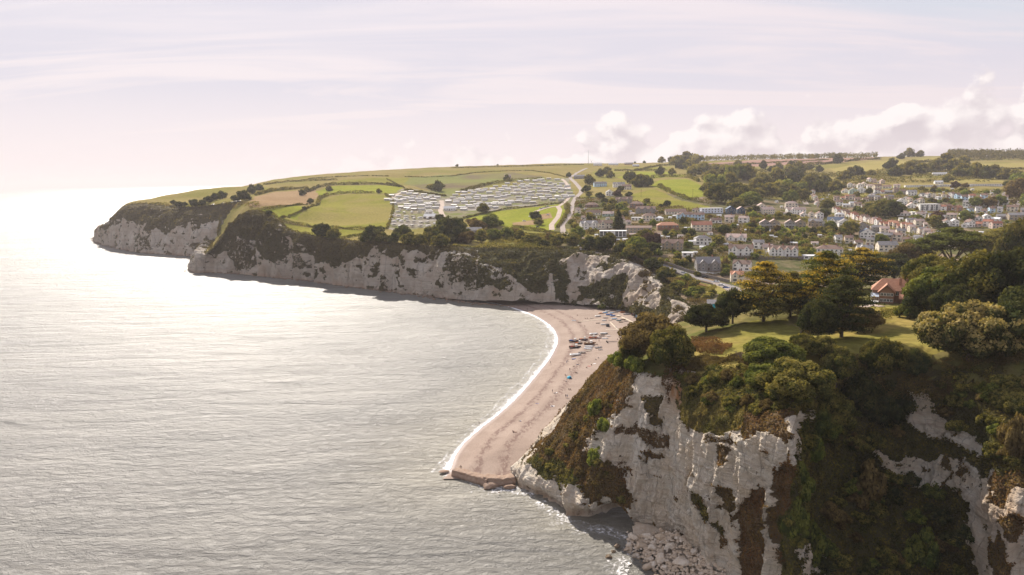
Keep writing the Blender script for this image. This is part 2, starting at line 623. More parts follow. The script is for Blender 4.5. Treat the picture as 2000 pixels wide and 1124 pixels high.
# near cliff control grid: columns of (px, py, z), all with 9 rows
NC = [
    # wrap column on the beach side (hidden), then the nose
    [(1115, 818, 0), (1118, 812, 4), (1128, 800, 8), (1140, 790, 12), (1155, 770, 17), (1180, 742, 23), (1208, 712, 30), (1235, 690, 36), (1262, 670, 38)],
    [(1052, 880, 0), (1052, 876, 1.5), (1060, 866, 4), (1080, 838, 8), (1102, 808, 13), (1140, 762, 22), (1175, 716, 31), (1212, 697, 38), (1240, 690, 40)],
    [(1012, 915, -0.5), (1012, 905, 2), (1022, 895, 4), (1048, 868, 8), (1082, 825, 15), (1115, 785, 23), (1160, 732, 33), (1195, 700, 39.5), (1230, 692, 41)],
    [(1003, 952, -1), (1005, 925, 3), (1020, 905, 6), (1052, 880, 10), (1085, 845, 16), (1125, 800, 24), (1168, 745, 33), (1200, 705, 40), (1235, 694, 42)],
    [(1045, 975, -1), (1048, 945, 4), (1058, 922, 7), (1085, 890, 12), (1112, 855, 18), (1145, 805, 26), (1178, 752, 34), (1206, 712, 40.5), (1240, 696, 42.5)],
    [(1108, 1012, -1), (1112, 985, 3.5), (1120, 955, 8), (1138, 912, 14.5), (1155, 868, 21), (1172, 815, 28.5), (1192, 760, 36), (1214, 718, 41.5), (1246, 700, 43)],
    [(1180, 1025, -1), (1182, 1000, 4.5), (1180, 975, 9), (1185, 920, 17), (1190, 868, 24), (1198, 812, 31.5), (1208, 765, 38), (1228, 722, 42.5), (1258, 702, 44)],
    [(1240, 1043, -1), (1240, 1015, 4), (1240, 975, 10.5), (1238, 915, 19), (1237, 855, 27.5), (1238, 800, 35), (1242, 760, 40), (1250, 728, 43.3), (1275, 705, 44.7)],
    [(1296, 1055, -1), (1297, 1020, 5.3), (1298, 970, 13), (1299, 905, 22.5), (1300, 850, 30), (1302, 800, 36.6), (1306, 768, 40.7), (1312, 745, 43.8), (1335, 715, 45.6)],
    [(1345, 1100, -1), (1342, 1050, 7), (1338, 990, 16), (1334, 925, 24.5), (1330, 870, 31.3), (1328, 820, 37.3), (1332, 790, 40.6), (1348, 755, 44.2), (1370, 722, 46.3)],
    [(1412, 1150, -2), (1408, 1090, 6.5), (1404, 1020, 16.5), (1402, 950, 25.3), (1400, 892, 32), (1398, 846, 37.3), (1398, 812, 40.2), (1396, 762, 44.8), (1400, 722, 47.3)],
    [(1488, 1180, -2), (1484, 1110, 7.5), (1482, 1030, 17.8), (1480, 960, 25.8), (1480, 905, 31.8), (1480, 858, 37), (1482, 815, 40.8), (1482, 764, 45.8), (1482, 722, 48.2)],
    [(1562, 1200, -1), (1560, 1120, 10), (1558, 1040, 19.7), (1556, 968, 27.7), (1554, 905, 34.2), (1556, 850, 39.6), (1562, 806, 43.4), (1564, 762, 47), (1566, 722, 49.2)],
    [(1592, 1190, -3), (1590, 1120, 5.8), (1588, 1050, 13), (1588, 980, 20.4), (1588, 912, 27.6), (1590, 855, 33.6), (1594, 806, 39.5), (1598, 762, 44.7), (1604, 722, 48.8)],
    [(1650, 1180, -4), (1650, 1120, 2.5), (1650, 1050, 9.5), (1648, 980, 17), (1646, 912, 24.6), (1646, 858, 31), (1648, 806, 37.6), (1650, 762, 43.4), (1654, 724, 48.5)],
    [(1740, 1180, -5), (1740, 1120, 1.5), (1742, 1050, 8.8), (1744, 980, 16.4), (1746, 912, 24.4), (1748, 858, 31.2), (1750, 806, 38), (1752, 762, 43.6), (1756, 724, 48.8)],
    [(1825, 1180, -4), (1825, 1120, 2.6), (1826, 1050, 10.5), (1828, 980, 18.6), (1830, 912, 26.6), (1832, 858, 33), (1834, 806, 39.4), (1836, 762, 44.6), (1840, 724, 49.6)],
    [(1895, 1190, 0), (1894, 1120, 7), (1893, 1050, 15.5), (1892, 980, 23.5), (1893, 912, 31), (1895, 858, 36.6), (1898, 806, 42), (1902, 762, 46.4), (1905, 726, 50.6)],
    [(1935, 1210, 5), (1935, 1130, 13.5), (1936, 1050, 22), (1938, 980, 29), (1940, 912, 35.5), (1942, 858, 40.4), (1945, 808, 44.6), (1948, 765, 48.4), (1952, 728, 51.5)],
    [(2010, 1220, 6), (2010, 1130, 15.5), (2010, 1050, 24.5), (2010, 980, 31.5), (2012, 912, 37.6), (2014, 858, 42.2), (2016, 808, 46), (2018, 765, 49.6), (2020, 730, 52)],
    [(2110, 1220, 4), (2110, 1130, 14), (2110, 1050, 24), (2110, 980, 31), (2112, 912, 37.4), (2114, 858, 42.4), (2116, 808, 46.4), (2118, 765, 49.8), (2120, 730, 52.2)],
    [(2300, 1220, 4), (2300, 1130, 14), (2300, 1050, 24), (2300, 980, 31), (2300, 912, 37.4), (2300, 858, 42.4), (2300, 808, 46.4), (2300, 765, 49.8), (2300, 730, 52.2)],
]
def _wall(col, d0, d1, up):
    # a near-vertical wall: rows 0-5 stand at a set distance, the rows above lead back to the lawn
    c = NC[col]
    for r in range(6):
        d = d0 + (d1 - d0) * r / 5.0
        c[r] = (c[r][0], c[r][1], float(PD(c[r][0], c[r][1], d)[2]))
    for r, z in zip((6, 7, 8), up):
        c[r] = (c[r][0], c[r][1], z)


_wall(10, 155, 158, (42.3, 46.0, 48.0))
_wall(11, 142.5, 144, (46.0, 48.4, 49.6))
_wall(12, 133.5, 136, (48.8, 50.2, 51.0))
NCG = np.array([[PZ(*q) for q in c] for c in NC])       # (cols, rows, 3)
for c in NCG:
    CT.append(c[7])
    CT.append(c[8])

# far cliffs: base pixel (z given) and rim pixel with distance
FA = [  # px_base, py_base, z_base, px_rim, py_rim, d_rim
    (398, 505, -1, 425, 470, 960), (385, 520, -1, 410, 486, 860), (379, 531, -1, 398, 500, 772), (400, 534, -1, 420, 486, 775), (450, 535, -1, 455, 432, 800),
    (480, 537, -1, 490, 408, 825), (510, 540, -1, 518, 414, 800), (540, 543, -1, 545, 432, 765),
    (570, 546, -1, 572, 456, 730), (620, 552, -1, 625, 466, 700), (680, 560, -1, 683, 470, 665), (740, 568, -1, 742, 474, 645), (800, 576, -1, 800, 479, 628),
    (860, 582, 0, 860, 481, 612), (910, 587, 1, 908, 483, 604), (935, 588, 2, 932, 485, 604), (980, 590, 3, 980, 485, 598), (1040, 591, 3.5, 1040, 486, 592),
    (1100, 592, 4, 1100, 487, 587), (1150, 597, 4, 1150, 488, 572), (1195, 602, 4, 1205, 496, 556), (1222, 606, 4, 1236, 510, 540),
    (1232, 612, 4, 1262, 522, 525), (1262, 622, 4, 1290, 540, 505), (1285, 640, 4, 1312, 560, 478), (1300, 655, 4, 1320, 578, 440), (1310, 668, 4, 1342, 594, 415),
    (1335, 700, 4, 1372, 612, 392), (1340, 760, 4, 1400, 640, 350)]
FB = [
    (330, 440, -1, 330, 420, 1500), (188, 462, -1, 205, 440, 1240), (186, 474, -1, 202, 446, 1170), (215, 482, -1, 222, 420, 1140), (250, 491, -1, 243, 402, 1130), (290, 496, -1, 285, 398, 1110),
    (320, 498, -1, 315, 402, 1080), (360, 501, -1, 355, 409, 1050), (400, 503, -1, 395, 413, 1010), (440, 503, -1, 436, 410, 990), (470, 500, -1, 465, 402, 990), (500, 498, -1, 495, 398, 990)]


def far_sheet_lines(L, n):
    B = np.array([PZ(a, b, z) for a, b, z, _, _, _ in L])
    R = np.array([PD(c, d, e) for _, _, _, c, d, e in L])
    BR = smoothline(np.hstack([B, R]), n, 2)
    return BR[:, :3], BR[:, 3:]


FAB, FAR = far_sheet_lines(FA, 900)
FBB, FBR = far_sheet_lines(FB, 420)
for R in (FAR[40::60], FBR[80:330:40]):
    for c in R:
        CT.append(c)

CT = np.array(CT)
_A = np.stack([CT[:, 0] / CT[:, 1], np.log(CT[:, 1])], 1)


def tps_fit(A, z, lam=2e-4):
    n = len(A)
    r = np.linalg.norm(A[:, None] - A[None], axis=2)
    K = np.where(r > 0, r * r * np.log(r + 1e-12), 0) + lam * np.eye(n)
    P = np.hstack([np.ones((n, 1)), A])
    S = np.zeros((n + 3, n + 3))
    S[:n, :n] = K
    S[:n, n:] = P
    S[n:, :n] = P.T
    return np.linalg.solve(S, np.concatenate([z, [0, 0, 0]]))


def tps_eval(A, w, Q):
    out = np.empty(len(Q))
    for i in range(0, len(Q), 20000):
        q = Q[i:i + 20000]
        r2 = ((q[:, None] - A[None]) ** 2).sum(2)
        out[i:i + 20000] = (0.5 * r2 * np.log(r2 + 1e-20)) @ w[:len(A)] + w[-3] + q @ w[-2:]
    return out


_w = tps_fit(_A, CT[:, 2])
GA = np.linspace(-0.75, 1.05, 260)
GB = np.linspace(math.log(120), math.log(5400), 300)
_ga, _gb = np.meshgrid(GA, GB, indexing='ij')
GZ = tps_eval(_A, _w, np.stack([_ga.ravel(), _gb.ravel()], 1)).reshape(_ga.shape)


def Hrbf(X, Y):
    X = np.asarray(X, float)
    Y = np.maximum(np.asarray(Y, float), 121)
    a = np.clip((X / Y - GA[0]) / (GA[1] - GA[0]), 0, len(GA) - 1.001)
    b = np.clip((np.log(Y) - GB[0]) / (GB[1] - GB[0]), 0, len(GB) - 1.001)
    i = a.astype(int)
    j = b.astype(int)
    fa = a - i
    fb = b - j
    return (GZ[i, j] * (1 - fa) * (1 - fb) + GZ[i + 1, j] * fa * (1 - fb) + GZ[i, j + 1] * (1 - fa) * fb + GZ[i + 1, j + 1] * fa * fb)


def H(X, Y):
    X = np.asarray(X, float)
    Y = np.asarray(Y, float)
    q = np.stack([X.ravel() / 40, Y.ravel() / 40, np.zeros(X.size)], 1)
    n = fbm(q, 3).reshape(X.shape)
    return Hrbf(X, Y) + n * 0.6 * np.clip(Y / 500, 0.3, 3)


# land outline in plan, along the cliff rims
near_rim = NCG[:, 7, :2]
rimB = FBR[60:, :2]
rimA = FAR[30:, :2]
LAND = [tuple(p) for p in [(-9000, 9000), (-1400, 6000), (-640, 3000), (-610, 2200), (-625, 1750), (-650, 1550), (-690, 1400), (-712, 1280)]]
LAND += [tuple(p) for p in rimB[::8]]
LAND += [tuple(p) for p in rimA[::8]]
LAND += [tuple(p) for p in near_rim]
LAND += [(6000, 100), (9000, 9000)]


def Hfull(X, Y):
    z = H(X, Y)
    return np.where(pip(X, Y, LAND), z, -3.0)


_YS = np.exp(np.linspace(math.log(150), math.log(5200), 1500))


def hit(px, py, full=True):
    """the first point of the land that the photo shows at a pixel"""
    r = ray(px, py)
    X = r[0] / r[1] * _YS
    Z = CAM_H + r[2] / r[1] * _YS
    g = (Hfull if full else H)(X, _YS)
    b = Z <= g
    if not b.any():
        return hit(px, py + 0.6, full)
    i = int(np.argmax(b))
    if i == 0:
        return np.array([X[0], _YS[0], g[0]])
    t = (Z[i - 1] - g[i - 1]) / ((Z[i - 1] - g[i - 1]) - (Z[i] - g[i]) + 1e-9)
    y = _YS[i - 1] + t * (_YS[i] - _YS[i - 1])
    x = r[0] / r[1] * y
    return np.array([x, y, float(H(np.array([x]), np.array([y]))[0])])


def hits(L):
    return np.array([hit(a, b) for a, b in L])


def sdet(p, q):
    return p[0] * q[1] - p[1] * q[0]


# ------------------------------------------------------------------ setting materials
def mat_grass(name, c1, c2, c3=None, sc=0.02, rows=None):
    b = NB(name)
    n1 = b.noise(sc, 5, 0.6)
    n2 = b.noise(0.35, 4, 0.65)
    n3 = b.noise(sc * 0.35, 3, 0.5, dist=0.6)
    c = b.mix(b.mr(n1, 0.35, 0.65), c1, c2)
    if c3:
        c = b.mix(b.mr(n3, 0.48, 0.62), c, c3)
    if rows:
        g = b.node('ShaderNodeNewGeometry')
        mp = b.node('ShaderNodeMapping')
        b.l.new(g.outputs['Position'], mp.inputs[0])
        mp.inputs['Rotation'].default_value = (0, 0, rows)
        w = b.node('ShaderNodeTexWave', wave_type='BANDS', bands_direction='X')
        b.l.new(mp.outputs[0], w.inputs[0])
        w.inputs['Scale'].default_value = 0.09
        w.inputs['Distortion'].default_value = 2.0
        w.inputs['Detail'].default_value = 2
        c = b.mix(b.mth('MULTIPLY', w.outputs[1], 0.16), c, (c1[0] * .6, c1[1] * .6, c1[2] * .6))
    f = b.mr(n2, 0.25, 0.75, 0.72, 1.22)
    vm = b.node('ShaderNodeVectorMath', operation='SCALE')
    b.set(vm.inputs[0], c)
    b.set(vm.inputs['Scale'], f)
    bp = b.bump(n2, 0.5, 0.5)
    b.principled(vm.outputs[0], 1.0, 0.0, bp)
    return b.m


M_green = mat_grass('meadow_green', (0.205, 0.200, 0.038), (0.255, 0.235, 0.052), (0.27, 0.225, 0.075), rows=0.4)
M_bright = mat_grass('pasture_green', (0.225, 0.245, 0.035), (0.275, 0.275, 0.045), None, rows=1.1)
M_olive = mat_grass('dry_grass', (0.235, 0.190, 0.065), (0.28, 0.225, 0.090), (0.215, 0.195, 0.055))
M_brown = mat_grass('stubble', (0.31, 0.21, 0.115), (0.35, 0.245, 0.14), None, rows=0.9)
M_heath = mat_grass('rough_pasture', (0.17, 0.13, 0.085), (0.20, 0.185, 0.075), (0.20, 0.21, 0.07), sc=0.012)
M_red = mat_grass('ploughed_soil', (0.33, 0.20, 0.155), (0.38, 0.24, 0.185), None, rows=0.2)
M_tan = mat_grass('straw_field', (0.34, 0.275, 0.10), (0.30, 0.255, 0.08), None, rows=0.7)
M_garden = mat_grass('garden_ground', (0.090, 0.100, 0.038), (0.17, 0.145, 0.075), (0.24, 0.18, 0.12), sc=0.09)
M_lawn = mat_grass('cliff_top_lawn', (0.245, 0.205, 0.052), (0.310, 0.230, 0.075), (0.20, 0.18, 0.045), sc=0.05)
M_park = mat_grass('caravan_park_grass', (0.17, 0.19, 0.06), (0.25, 0.21, 0.15), (0.30, 0.27, 0.23), sc=0.06)
M_rough = mat_grass('rough_grass', (0.125, 0.115, 0.042), (0.19, 0.155, 0.060), (0.11, 0.115, 0.035), sc=0.1)
M_russet = mat_grass('russet_slope', (0.22, 0.12, 0.055), (0.26, 0.16, 0.075), (0.16, 0.15, 0.05), sc=0.15)

FIELDS = [
    ('pasture_green', M_bright, [(498, 414), (520, 408), (590, 403), (597, 408), (545, 428), (520, 425)]),
    ('meadow_green', M_green, [(547, 428), (600, 408), (625, 393), (650, 384), (700, 378), (752, 382), (766, 395), (766, 420), (757, 447), (690, 447), (610, 442), (575, 435)]),
    ('stubble', M_brown, [(484, 402), (498, 384), (540, 375), (600, 370), (618, 372), (622, 386), (606, 397), (560, 403), (500, 407)]),
    ('pasture_green', M_green, [(545, 432), (620, 446), (720, 450), (745, 449), (700, 462), (640, 468), (600, 470), (570, 455)]),
    ('pasture_green', M_bright, [(602, 376), (650, 364), (740, 362), (787, 366), (772, 378), (690, 377), (630, 383)]),
    ('dry_grass', M_olive, [(515, 362), (600, 348), (700, 340), (800, 335), (830, 340), (760, 345), (690, 350), (600, 356), (540, 366)]),
    ('dry_grass', M_olive, [(300, 388), (390, 374), (480, 366), (487, 371), (470, 385), (445, 400), (400, 404), (345, 401), (320, 396)]),
    ('pasture_green', M_green, [(670, 352), (760, 347), (800, 348), (790, 360), (740, 360), (640, 362)]),
    ('rough_pasture', M_heath, [(762, 350), (860, 342), (1000, 337), (1060, 345), (1075, 352), (1000, 354), (960, 360), (900, 378), (865, 380), (800, 362)]),
    ('straw_field', M_olive, [(830, 336), (900, 328), (1140, 324), (1148, 328), (1125, 340), (1090, 340), (1000, 332), (900, 334)]),
    ('meadow_green', M_bright, [(905, 428), (960, 414), (1070, 402), (1100, 398), (1106, 420), (1080, 452), (1040, 450), (1000, 445), (940, 436)]),
    ('pasture_green', M_bright, [(1205, 347), (1250, 336), (1300, 336), (1342, 342), (1330, 347), (1260, 350), (1225, 352)]),
    ('pasture_green', M_bright, [(1270, 364), (1290, 352), (1340, 350), (1370, 362), (1378, 384), (1340, 389), (1300, 374)]),
    ('meadow_green', M_green, [(1233, 380), (1275, 369), (1330, 392), (1388, 405), (1380, 412), (1330, 411), (1270, 404), (1240, 397)]),
    ('ploughed_soil', M_red, [(1366, 320), (1500, 312), (1620, 307), (1700, 308), (1722, 311), (1600, 321), (1500, 324), (1450, 328), (1400, 323)]),
    ('straw_field', M_tan, [(1620, 330), (1700, 316), (1750, 313), (1797, 318), (1740, 333), (1685, 341), (1640, 340)]),
    ('straw_field', M_tan, [(1565, 352), (1600, 340), (1632, 340), (1628, 348), (1575, 357)]),
    ('straw_field', M_tan, [(1780, 313), (1830, 308), (1900, 308), (1905, 312), (1850, 316)]),
    ('straw_field', M_tan, [(1885, 322), (2040, 317), (2040, 332), (1900, 330)]),
    ('straw_field', M_tan, [(1435, 337), (1480, 333), (1532, 346), (1527, 354), (1470, 342)]),
    ('pasture_green', M_green, [(1160, 335), (1250, 327), (1310, 326), (1305, 333), (1200, 342), (1150, 345)]),
    ('pasture_green', M_green, [(1330, 322), (1366, 322), (1440, 330), (1400, 336), (1340, 334)]),
    ('caravan_park_ground', M_park, [(750, 385), (790, 368), (900, 382), (1000, 362), (1060, 350), (1110, 348), (1122, 380), (1118, 396), (1060, 402), (960, 414), (905, 428), (860, 440), (790, 452), (758, 448), (768, 415), (768, 394)]),
    ('cliff_top_lawn', M_lawn, [(1345, 665), (1400, 640), (1470, 625), (1560, 625), (1700, 600), (1830, 600), (1900, 640), (2150, 650), (2150, 720), (1840, 715), (1600, 728), (1370, 728)]),
]


def build_terrain():
    na, nb = 600, 540
    aa = np.linspace(-0.70, 0.98, na)
    bb = np.exp(np.linspace(math.log(135), math.log(5300), nb))
    A2, B2 = np.meshgrid(aa, bb, indexing='ij')
    X = A2 * B2
    Y = B2
    Z = H(X, Y)
    ins = pip(X, Y, LAND)
    V = np.stack([X, Y, Z], 2).reshape(-1, 3)
    idx = np.arange(na * nb).reshape(na, nb)
    F = np.stack([idx[:-1, :-1], idx[1:, :-1], idx[1:, 1:], idx[:-1, 1:]], 2).reshape(-1, 4)
    ok = ins.reshape(-1)[F].all(1)
    F = F[ok]
    cx = V[F][:, :, 0].mean(1)
    cy_ = V[F][:, :, 1].mean(1)
    owner = np.full(len(F), -1)
    for k, (nm, m, poly) in enumerate(FIELDS):
        w = hits(poly)
        if nm == 'cliff_top_lawn':
            w = np.array([PZ(a, b, 49) for a, b in poly])
        owner[pip(cx, cy_, [tuple(p[:2]) for p in w]) & (owner < 0)] = k

    def sub(name, sel, mat):
        f = F[sel]
        u, inv = np.unique(f, return_inverse=True)
        me = mesh_np(name, V[u], inv.reshape(f.shape), mat, smooth=True)
        return tag(link(name, me), kind='structure')
    for k, (nm, m, poly) in enumerate(FIELDS):
        if (owner == k).any():
            sub('field' if nm not in ('caravan_park_ground', 'cliff_top_lawn') else ('ground' if nm != 'cliff_top_lawn' else 'lawn'), owner == k, m)
    # the rest: village gardens and rough ground
    d = cy_
    vill = (owner < 0) & (cx / cy_ > 0.05) & (d < 1050)
    near = (owner < 0) & (d < 345)
    sub('village_ground', vill & ~near, M_garden)
    sub('hills', (owner < 0) & ~vill & ~near, M_olive)
    sub('cliff_top_ground', near, M_rough)


build_terrain()
print('terrain', time.time() - T0)

# ================================================================== SEA
WATERLINE_PX = [(872, 925), (879, 912), (885, 893), (900, 870), (935, 838), (970, 812), (1005, 781), (1035, 747), (1060, 717), (1080, 690), (1089, 668), (1086, 652), (1076, 638),
                (1058, 625), (1035, 613), (1010, 604), (985, 597), (958, 591), (930, 588)]
WL = smoothline([tuple(PZ(a, b, 0)[:2]) for a, b in WATERLINE_PX], 160, 2)


def mat_sea():
    b = NB('sea_water')
    g = b.node('ShaderNodeNewGeometry')
    pos = g.outputs['Position']
    big = b.noise(0.010, 4, 0.6, vec=pos, stretch=(1, 1.6, 1), dist=0.5)
    cu = b.node('ShaderNodeAttribute', attribute_name='Col')
    shal = b.node('ShaderNodeSeparateColor', ins={0: cu.outputs['Color']}).outputs[0]
    deep = b.mix(b.mr(big, 0.35, 0.65), (0.135, 0.130, 0.112), (0.190, 0.180, 0.155))
    col = b.mix(shal, deep, (0.30, 0.27, 0.20))
    sw = b.noise(0.045, 3, 0.5, vec=pos, stretch=(0.5, 1.9, 1), dist=0.7)
    w1 = b.noise(0.30, 6, 0.66, vec=pos, stretch=(0.75, 1.5, 1), dist=0.7)
    w2 = b.noise(0.9, 4, 0.62, vec=pos, stretch=(0.8, 1.3, 1), dist=0.3)
    h = b.mth('ADD', b.mth('MULTIPLY', sw, 3.4), b.mth('ADD', b.mth('MULTIPLY', w1, 1.7), b.mth('MULTIPLY', w2, 0.55)))
    bp = b.bump(h, 1.0, 0.92)
    wind = b.noise(0.012, 4, 0.6, vec=pos, stretch=(0.45, 1.8, 1), dist=0.8)
    w4 = b.noise(0.07, 5, 0.7, vec=pos, stretch=(0.4, 1.8, 1), dist=0.6)
    ro = b.mr(b.mth('ADD', b.mth('MULTIPLY', wind, 0.5), b.mth('MULTIPLY', w4, 0.5)), 0.38, 0.62, 0.31, 0.55)
    b.principled(col, ro, 0.9, bp, IOR=1.33)
    return b.m


M_sea = mat_sea()


def build_sea():
    na, nb = 240, 340
    aa = np.linspace(-1.6, 1.0, na)
    bb = np.exp(np.linspace(math.log(60), math.log(70000), nb))
    A2, B2 = np.meshgrid(aa, bb, indexing='ij')
    X = A2 * B2
    Y = B2
    V = np.stack([X, Y, np.zeros_like(X)], 2).reshape(-1, 3)
    idx = np.arange(na * nb).reshape(na, nb)
    F = np.stack([idx[:-1, :-1], idx[1:, :-1], idx[1:, 1:], idx[:-1, 1:]], 2).reshape(-1, 4)
    sel = (Y < 900) & (np.abs(X) < 400)
    d = np.full(X.shape, 999.0)
    dd, sg = seg_dist(X[sel], Y[sel], [tuple(p) for p in WL[::5]])
    d[sel] = dd
    base, _ = seg_dist(X[sel], Y[sel], [tuple(NCG[k, 0, :2]) for k in range(2, 12)])
    d2 = np.full(X.shape, 999.0)
    d2[sel] = base
    s = np.clip(1 - np.minimum(d, 999) / 55.0, 0, 1) ** 1.6 * 0.75
    s = np.maximum(s, np.clip(1 - d2 / 22.0, 0, 1) ** 1.5 * 0.6)
    col = np.stack([s.ravel()] * 3, 1)
    me = mesh_np('sea', V, F, M_sea, smooth=True, col=col)
    tag(link('sea', me), kind='structure')
    # sea behind and beside the camera, and the bed below everything
    mb = MB()
    mb.add([(-60000, -60000, -6), (60000, -60000, -6), (60000, 90000, -6), (-60000, 90000, -6)], [(0, 1, 2, 3)])
    tag(mb.build('seabed', M_sea), kind='structure')


build_sea()

# ================================================================== BEACH
def beach_z(X, Y):
    d, sg = seg_dist(X, Y, [tuple(p) for p in WL[::3]])
    s = d * np.where(sg < 0, 1, -1)           # inland is right of travel
    z = np.where(s < 0, s * 0.10, np.where(s < 16, s * 0.115, 1.84 + (s - 16) * 0.028))
    z = z + np.where(s > 0, 0.22 * np.exp(-((s - 9) / 2.2) ** 2) + 0.18 * np.exp(-((s - 17) / 2.5) ** 2), 0)
    z = z + 0.07 * fbm(np.stack([X / 2.5, Y / 2.5, 0 * X], 1), 3) * (s > 1)
    # lower ground towards the rock ledge at the near end
    z = np.minimum(z, 1.25 + np.clip(Y - 231 - 0.10 * (X + 10), -9, 60) * 0.10)
    return np.clip(z, -2.0, 4.6), s


def mat_beach():
    b = NB('shingle')
    cu = b.node('ShaderNodeAttribute', attribute_name='Col')
    sp = b.node('ShaderNodeSeparateColor', ins={0: cu.outputs['Color']})
    s = sp.outputs[0]             # metres from the water / 60
    n1 = b.noise(0.06, 5, 0.65, dist=0.4)
    n2 = b.noise(3.0, 4, 0.75)
    n3 = b.noise(0.5, 5, 0.7, stretch=(1.6, 0.7, 1))
    c = b.mix(b.mr(n1, 0.35, 0.65), (0.29, 0.213, 0.165), (0.345, 0.26, 0.205))
    n4 = b.noise(0.22, 6, 0.7, dist=0.8)
    # strandlines of reddish weed
    sx = b.mth('ADD', s, b.mth('MULTIPLY', b.mth('SUBTRACT', n4, 0.5), 0.16))
    l1 = b.mth('ABSOLUTE', b.mth('SUBTRACT', sx, 0.17))
    l2 = b.mth('ABSOLUTE', b.mth('SUBTRACT', sx, 0.32))
    m1 = b.mth('MULTIPLY', b.mr(l1, 0.0, 0.035, 1.0, 0.0), b.mr(n3, 0.38, 0.52))
    m2 = b.mth('MULTIPLY', b.mr(l2, 0.0, 0.05, 1.0, 0.0), b.mr(n3, 0.42, 0.56))
    m = b.mth('MULTIPLY', b.mth('MAXIMUM', m1, m2), 0.7)
    c = b.mix(m, c, (0.13, 0.065, 0.05))
    c = b.mix(b.mth('MULTIPLY', b.mr(n3, 0.5, 0.72), b.mr(s, 0.0, 0.5, 0.5, 0.1)), c, (0.22, 0.15, 0.115))
    wet = b.mr(s, 0.005, 0.06, 1.0, 0.0)
    c = b.mix(wet, c, (0.22, 0.14, 0.11))
    f = b.mr(n2, 0.2, 0.8, 0.72, 1.25)
    vm = b.node('ShaderNodeVectorMath', operation='SCALE')
    b.set(vm.inputs[0], c)
    b.set(vm.inputs['Scale'], f)
    r = b.mr(wet, 0, 1, 0.9, 0.45)
    b.principled(vm.outputs[0], r, 0.25, b.bump(b.mth('ADD', n2, b.mth('MULTIPLY', n3, 2.0)), 0.5, 0.12))
    return b.m


M_beach = mat_beach()
BEACH_POLY = None


def build_beach():
    xs = np.arange(-60, 190, 1.0)
    ys = np.arange(200, 640, 1.3)
    X, Y = np.meshgrid(xs, ys, indexing='ij')
    z, s = beach_z(X.ravel(), Y.ravel())
    V = np.stack([X.ravel(), Y.ravel(), z], 1)
    idx = np.arange(X.size).reshape(X.shape)
    F = np.stack([idx[:-1, :-1], idx[1:, :-1], idx[1:, 1:], idx[:-1, 1:]], 2).reshape(-1, 4)
    # right boundary: only where the beach belongs (left of the cliffs' feet plus a margin)
    keep = (s[F].max(1) > -14)
    line = [tuple(PZ(1003, 985, 0)[:2]), tuple(NCG[2, 3, :2]), tuple(NCG[1, 4, :2]), (60, 300), (100, 340), (150, 420), (170, 520), (150, 600), (-60, 640), (-75, 600)]
    poly = [tuple(PZ(850, 940, 0)[:2]), tuple(PZ(860, 880, 0)[:2])] + [tuple(p) for p in (WL - [14, 0])[::8]] + [(-75, 640), (-60, 640), (150, 600), (175, 520), (150, 420), (100, 340), (60, 300)] + [tuple(NCG[1, 4, :2]), tuple(NCG[2, 3, :2]), tuple(PZ(1012, 935, 0)[:2]), tuple(PZ(960, 930, 0)[:2])]
    c = V[F].mean(1)
    keep &= pip(c[:, 0], c[:, 1], poly)
    F = F[keep]
    u, inv = np.unique(F, return_inverse=True)
    col = np.clip(np.stack([s[u] / 60.0] * 3, 1), 0, 1)
    me = mesh_np('beach', V[u], inv.reshape(F.shape), M_beach, smooth=True, col=col)
    tag(link('beach', me), kind='structure')


build_beach()


def beach_hit(px, py):
    z = 2.0
    for _ in range(8):
        p = PZ(px, py, z)
        zz, _s = beach_z(np.array([p[0]]), np.array([p[1]]))
        z = 0.5 * z + 0.5 * max(float(zz[0]), 0)
    p = PZ(px, py, z)
    return np.array([p[0], p[1], z])


# ------------------------------------------------------------------ surf
def mat_foam():
    b = NB('surf_foam')
    cu = b.node('ShaderNodeAttribute', attribute_name='Col')
    s = b.node('ShaderNodeSeparateColor', ins={0: cu.outputs['Color']}).outputs[0]   # 1 solid .. 0 ragged
    n = b.noise(0.9, 6, 0.7, dist=0.6)
    n2 = b.noise(0.18, 4, 0.6)
    v = b.mth('ADD', b.mth('MULTIPLY', n, 0.7), b.mth('MULTIPLY', n2, 0.3))
    a = b.mr(b.mth('ADD', v, b.mth('MULTIPLY', s, 0.62)), 0.62, 0.78)
    bs = b.node('ShaderNodeBsdfPrincipled')
    b.set(bs.inputs['Base Color'], (0.82, 0.80, 0.78))
    bs.inputs['Roughness'].default_value = 0.7
    tr = b.node('ShaderNodeBsdfTransparent')
    mx = b.node('ShaderNodeMixShader')
    b.set(mx.inputs[0], a)
    b.l.new(tr.outputs[0], mx.inputs[1])
    b.l.new(bs.outputs[0], mx.inputs[2])
    b.l.new(mx.outputs[0], b.out.inputs[0])
    return b.m


M_foam = mat_foam()


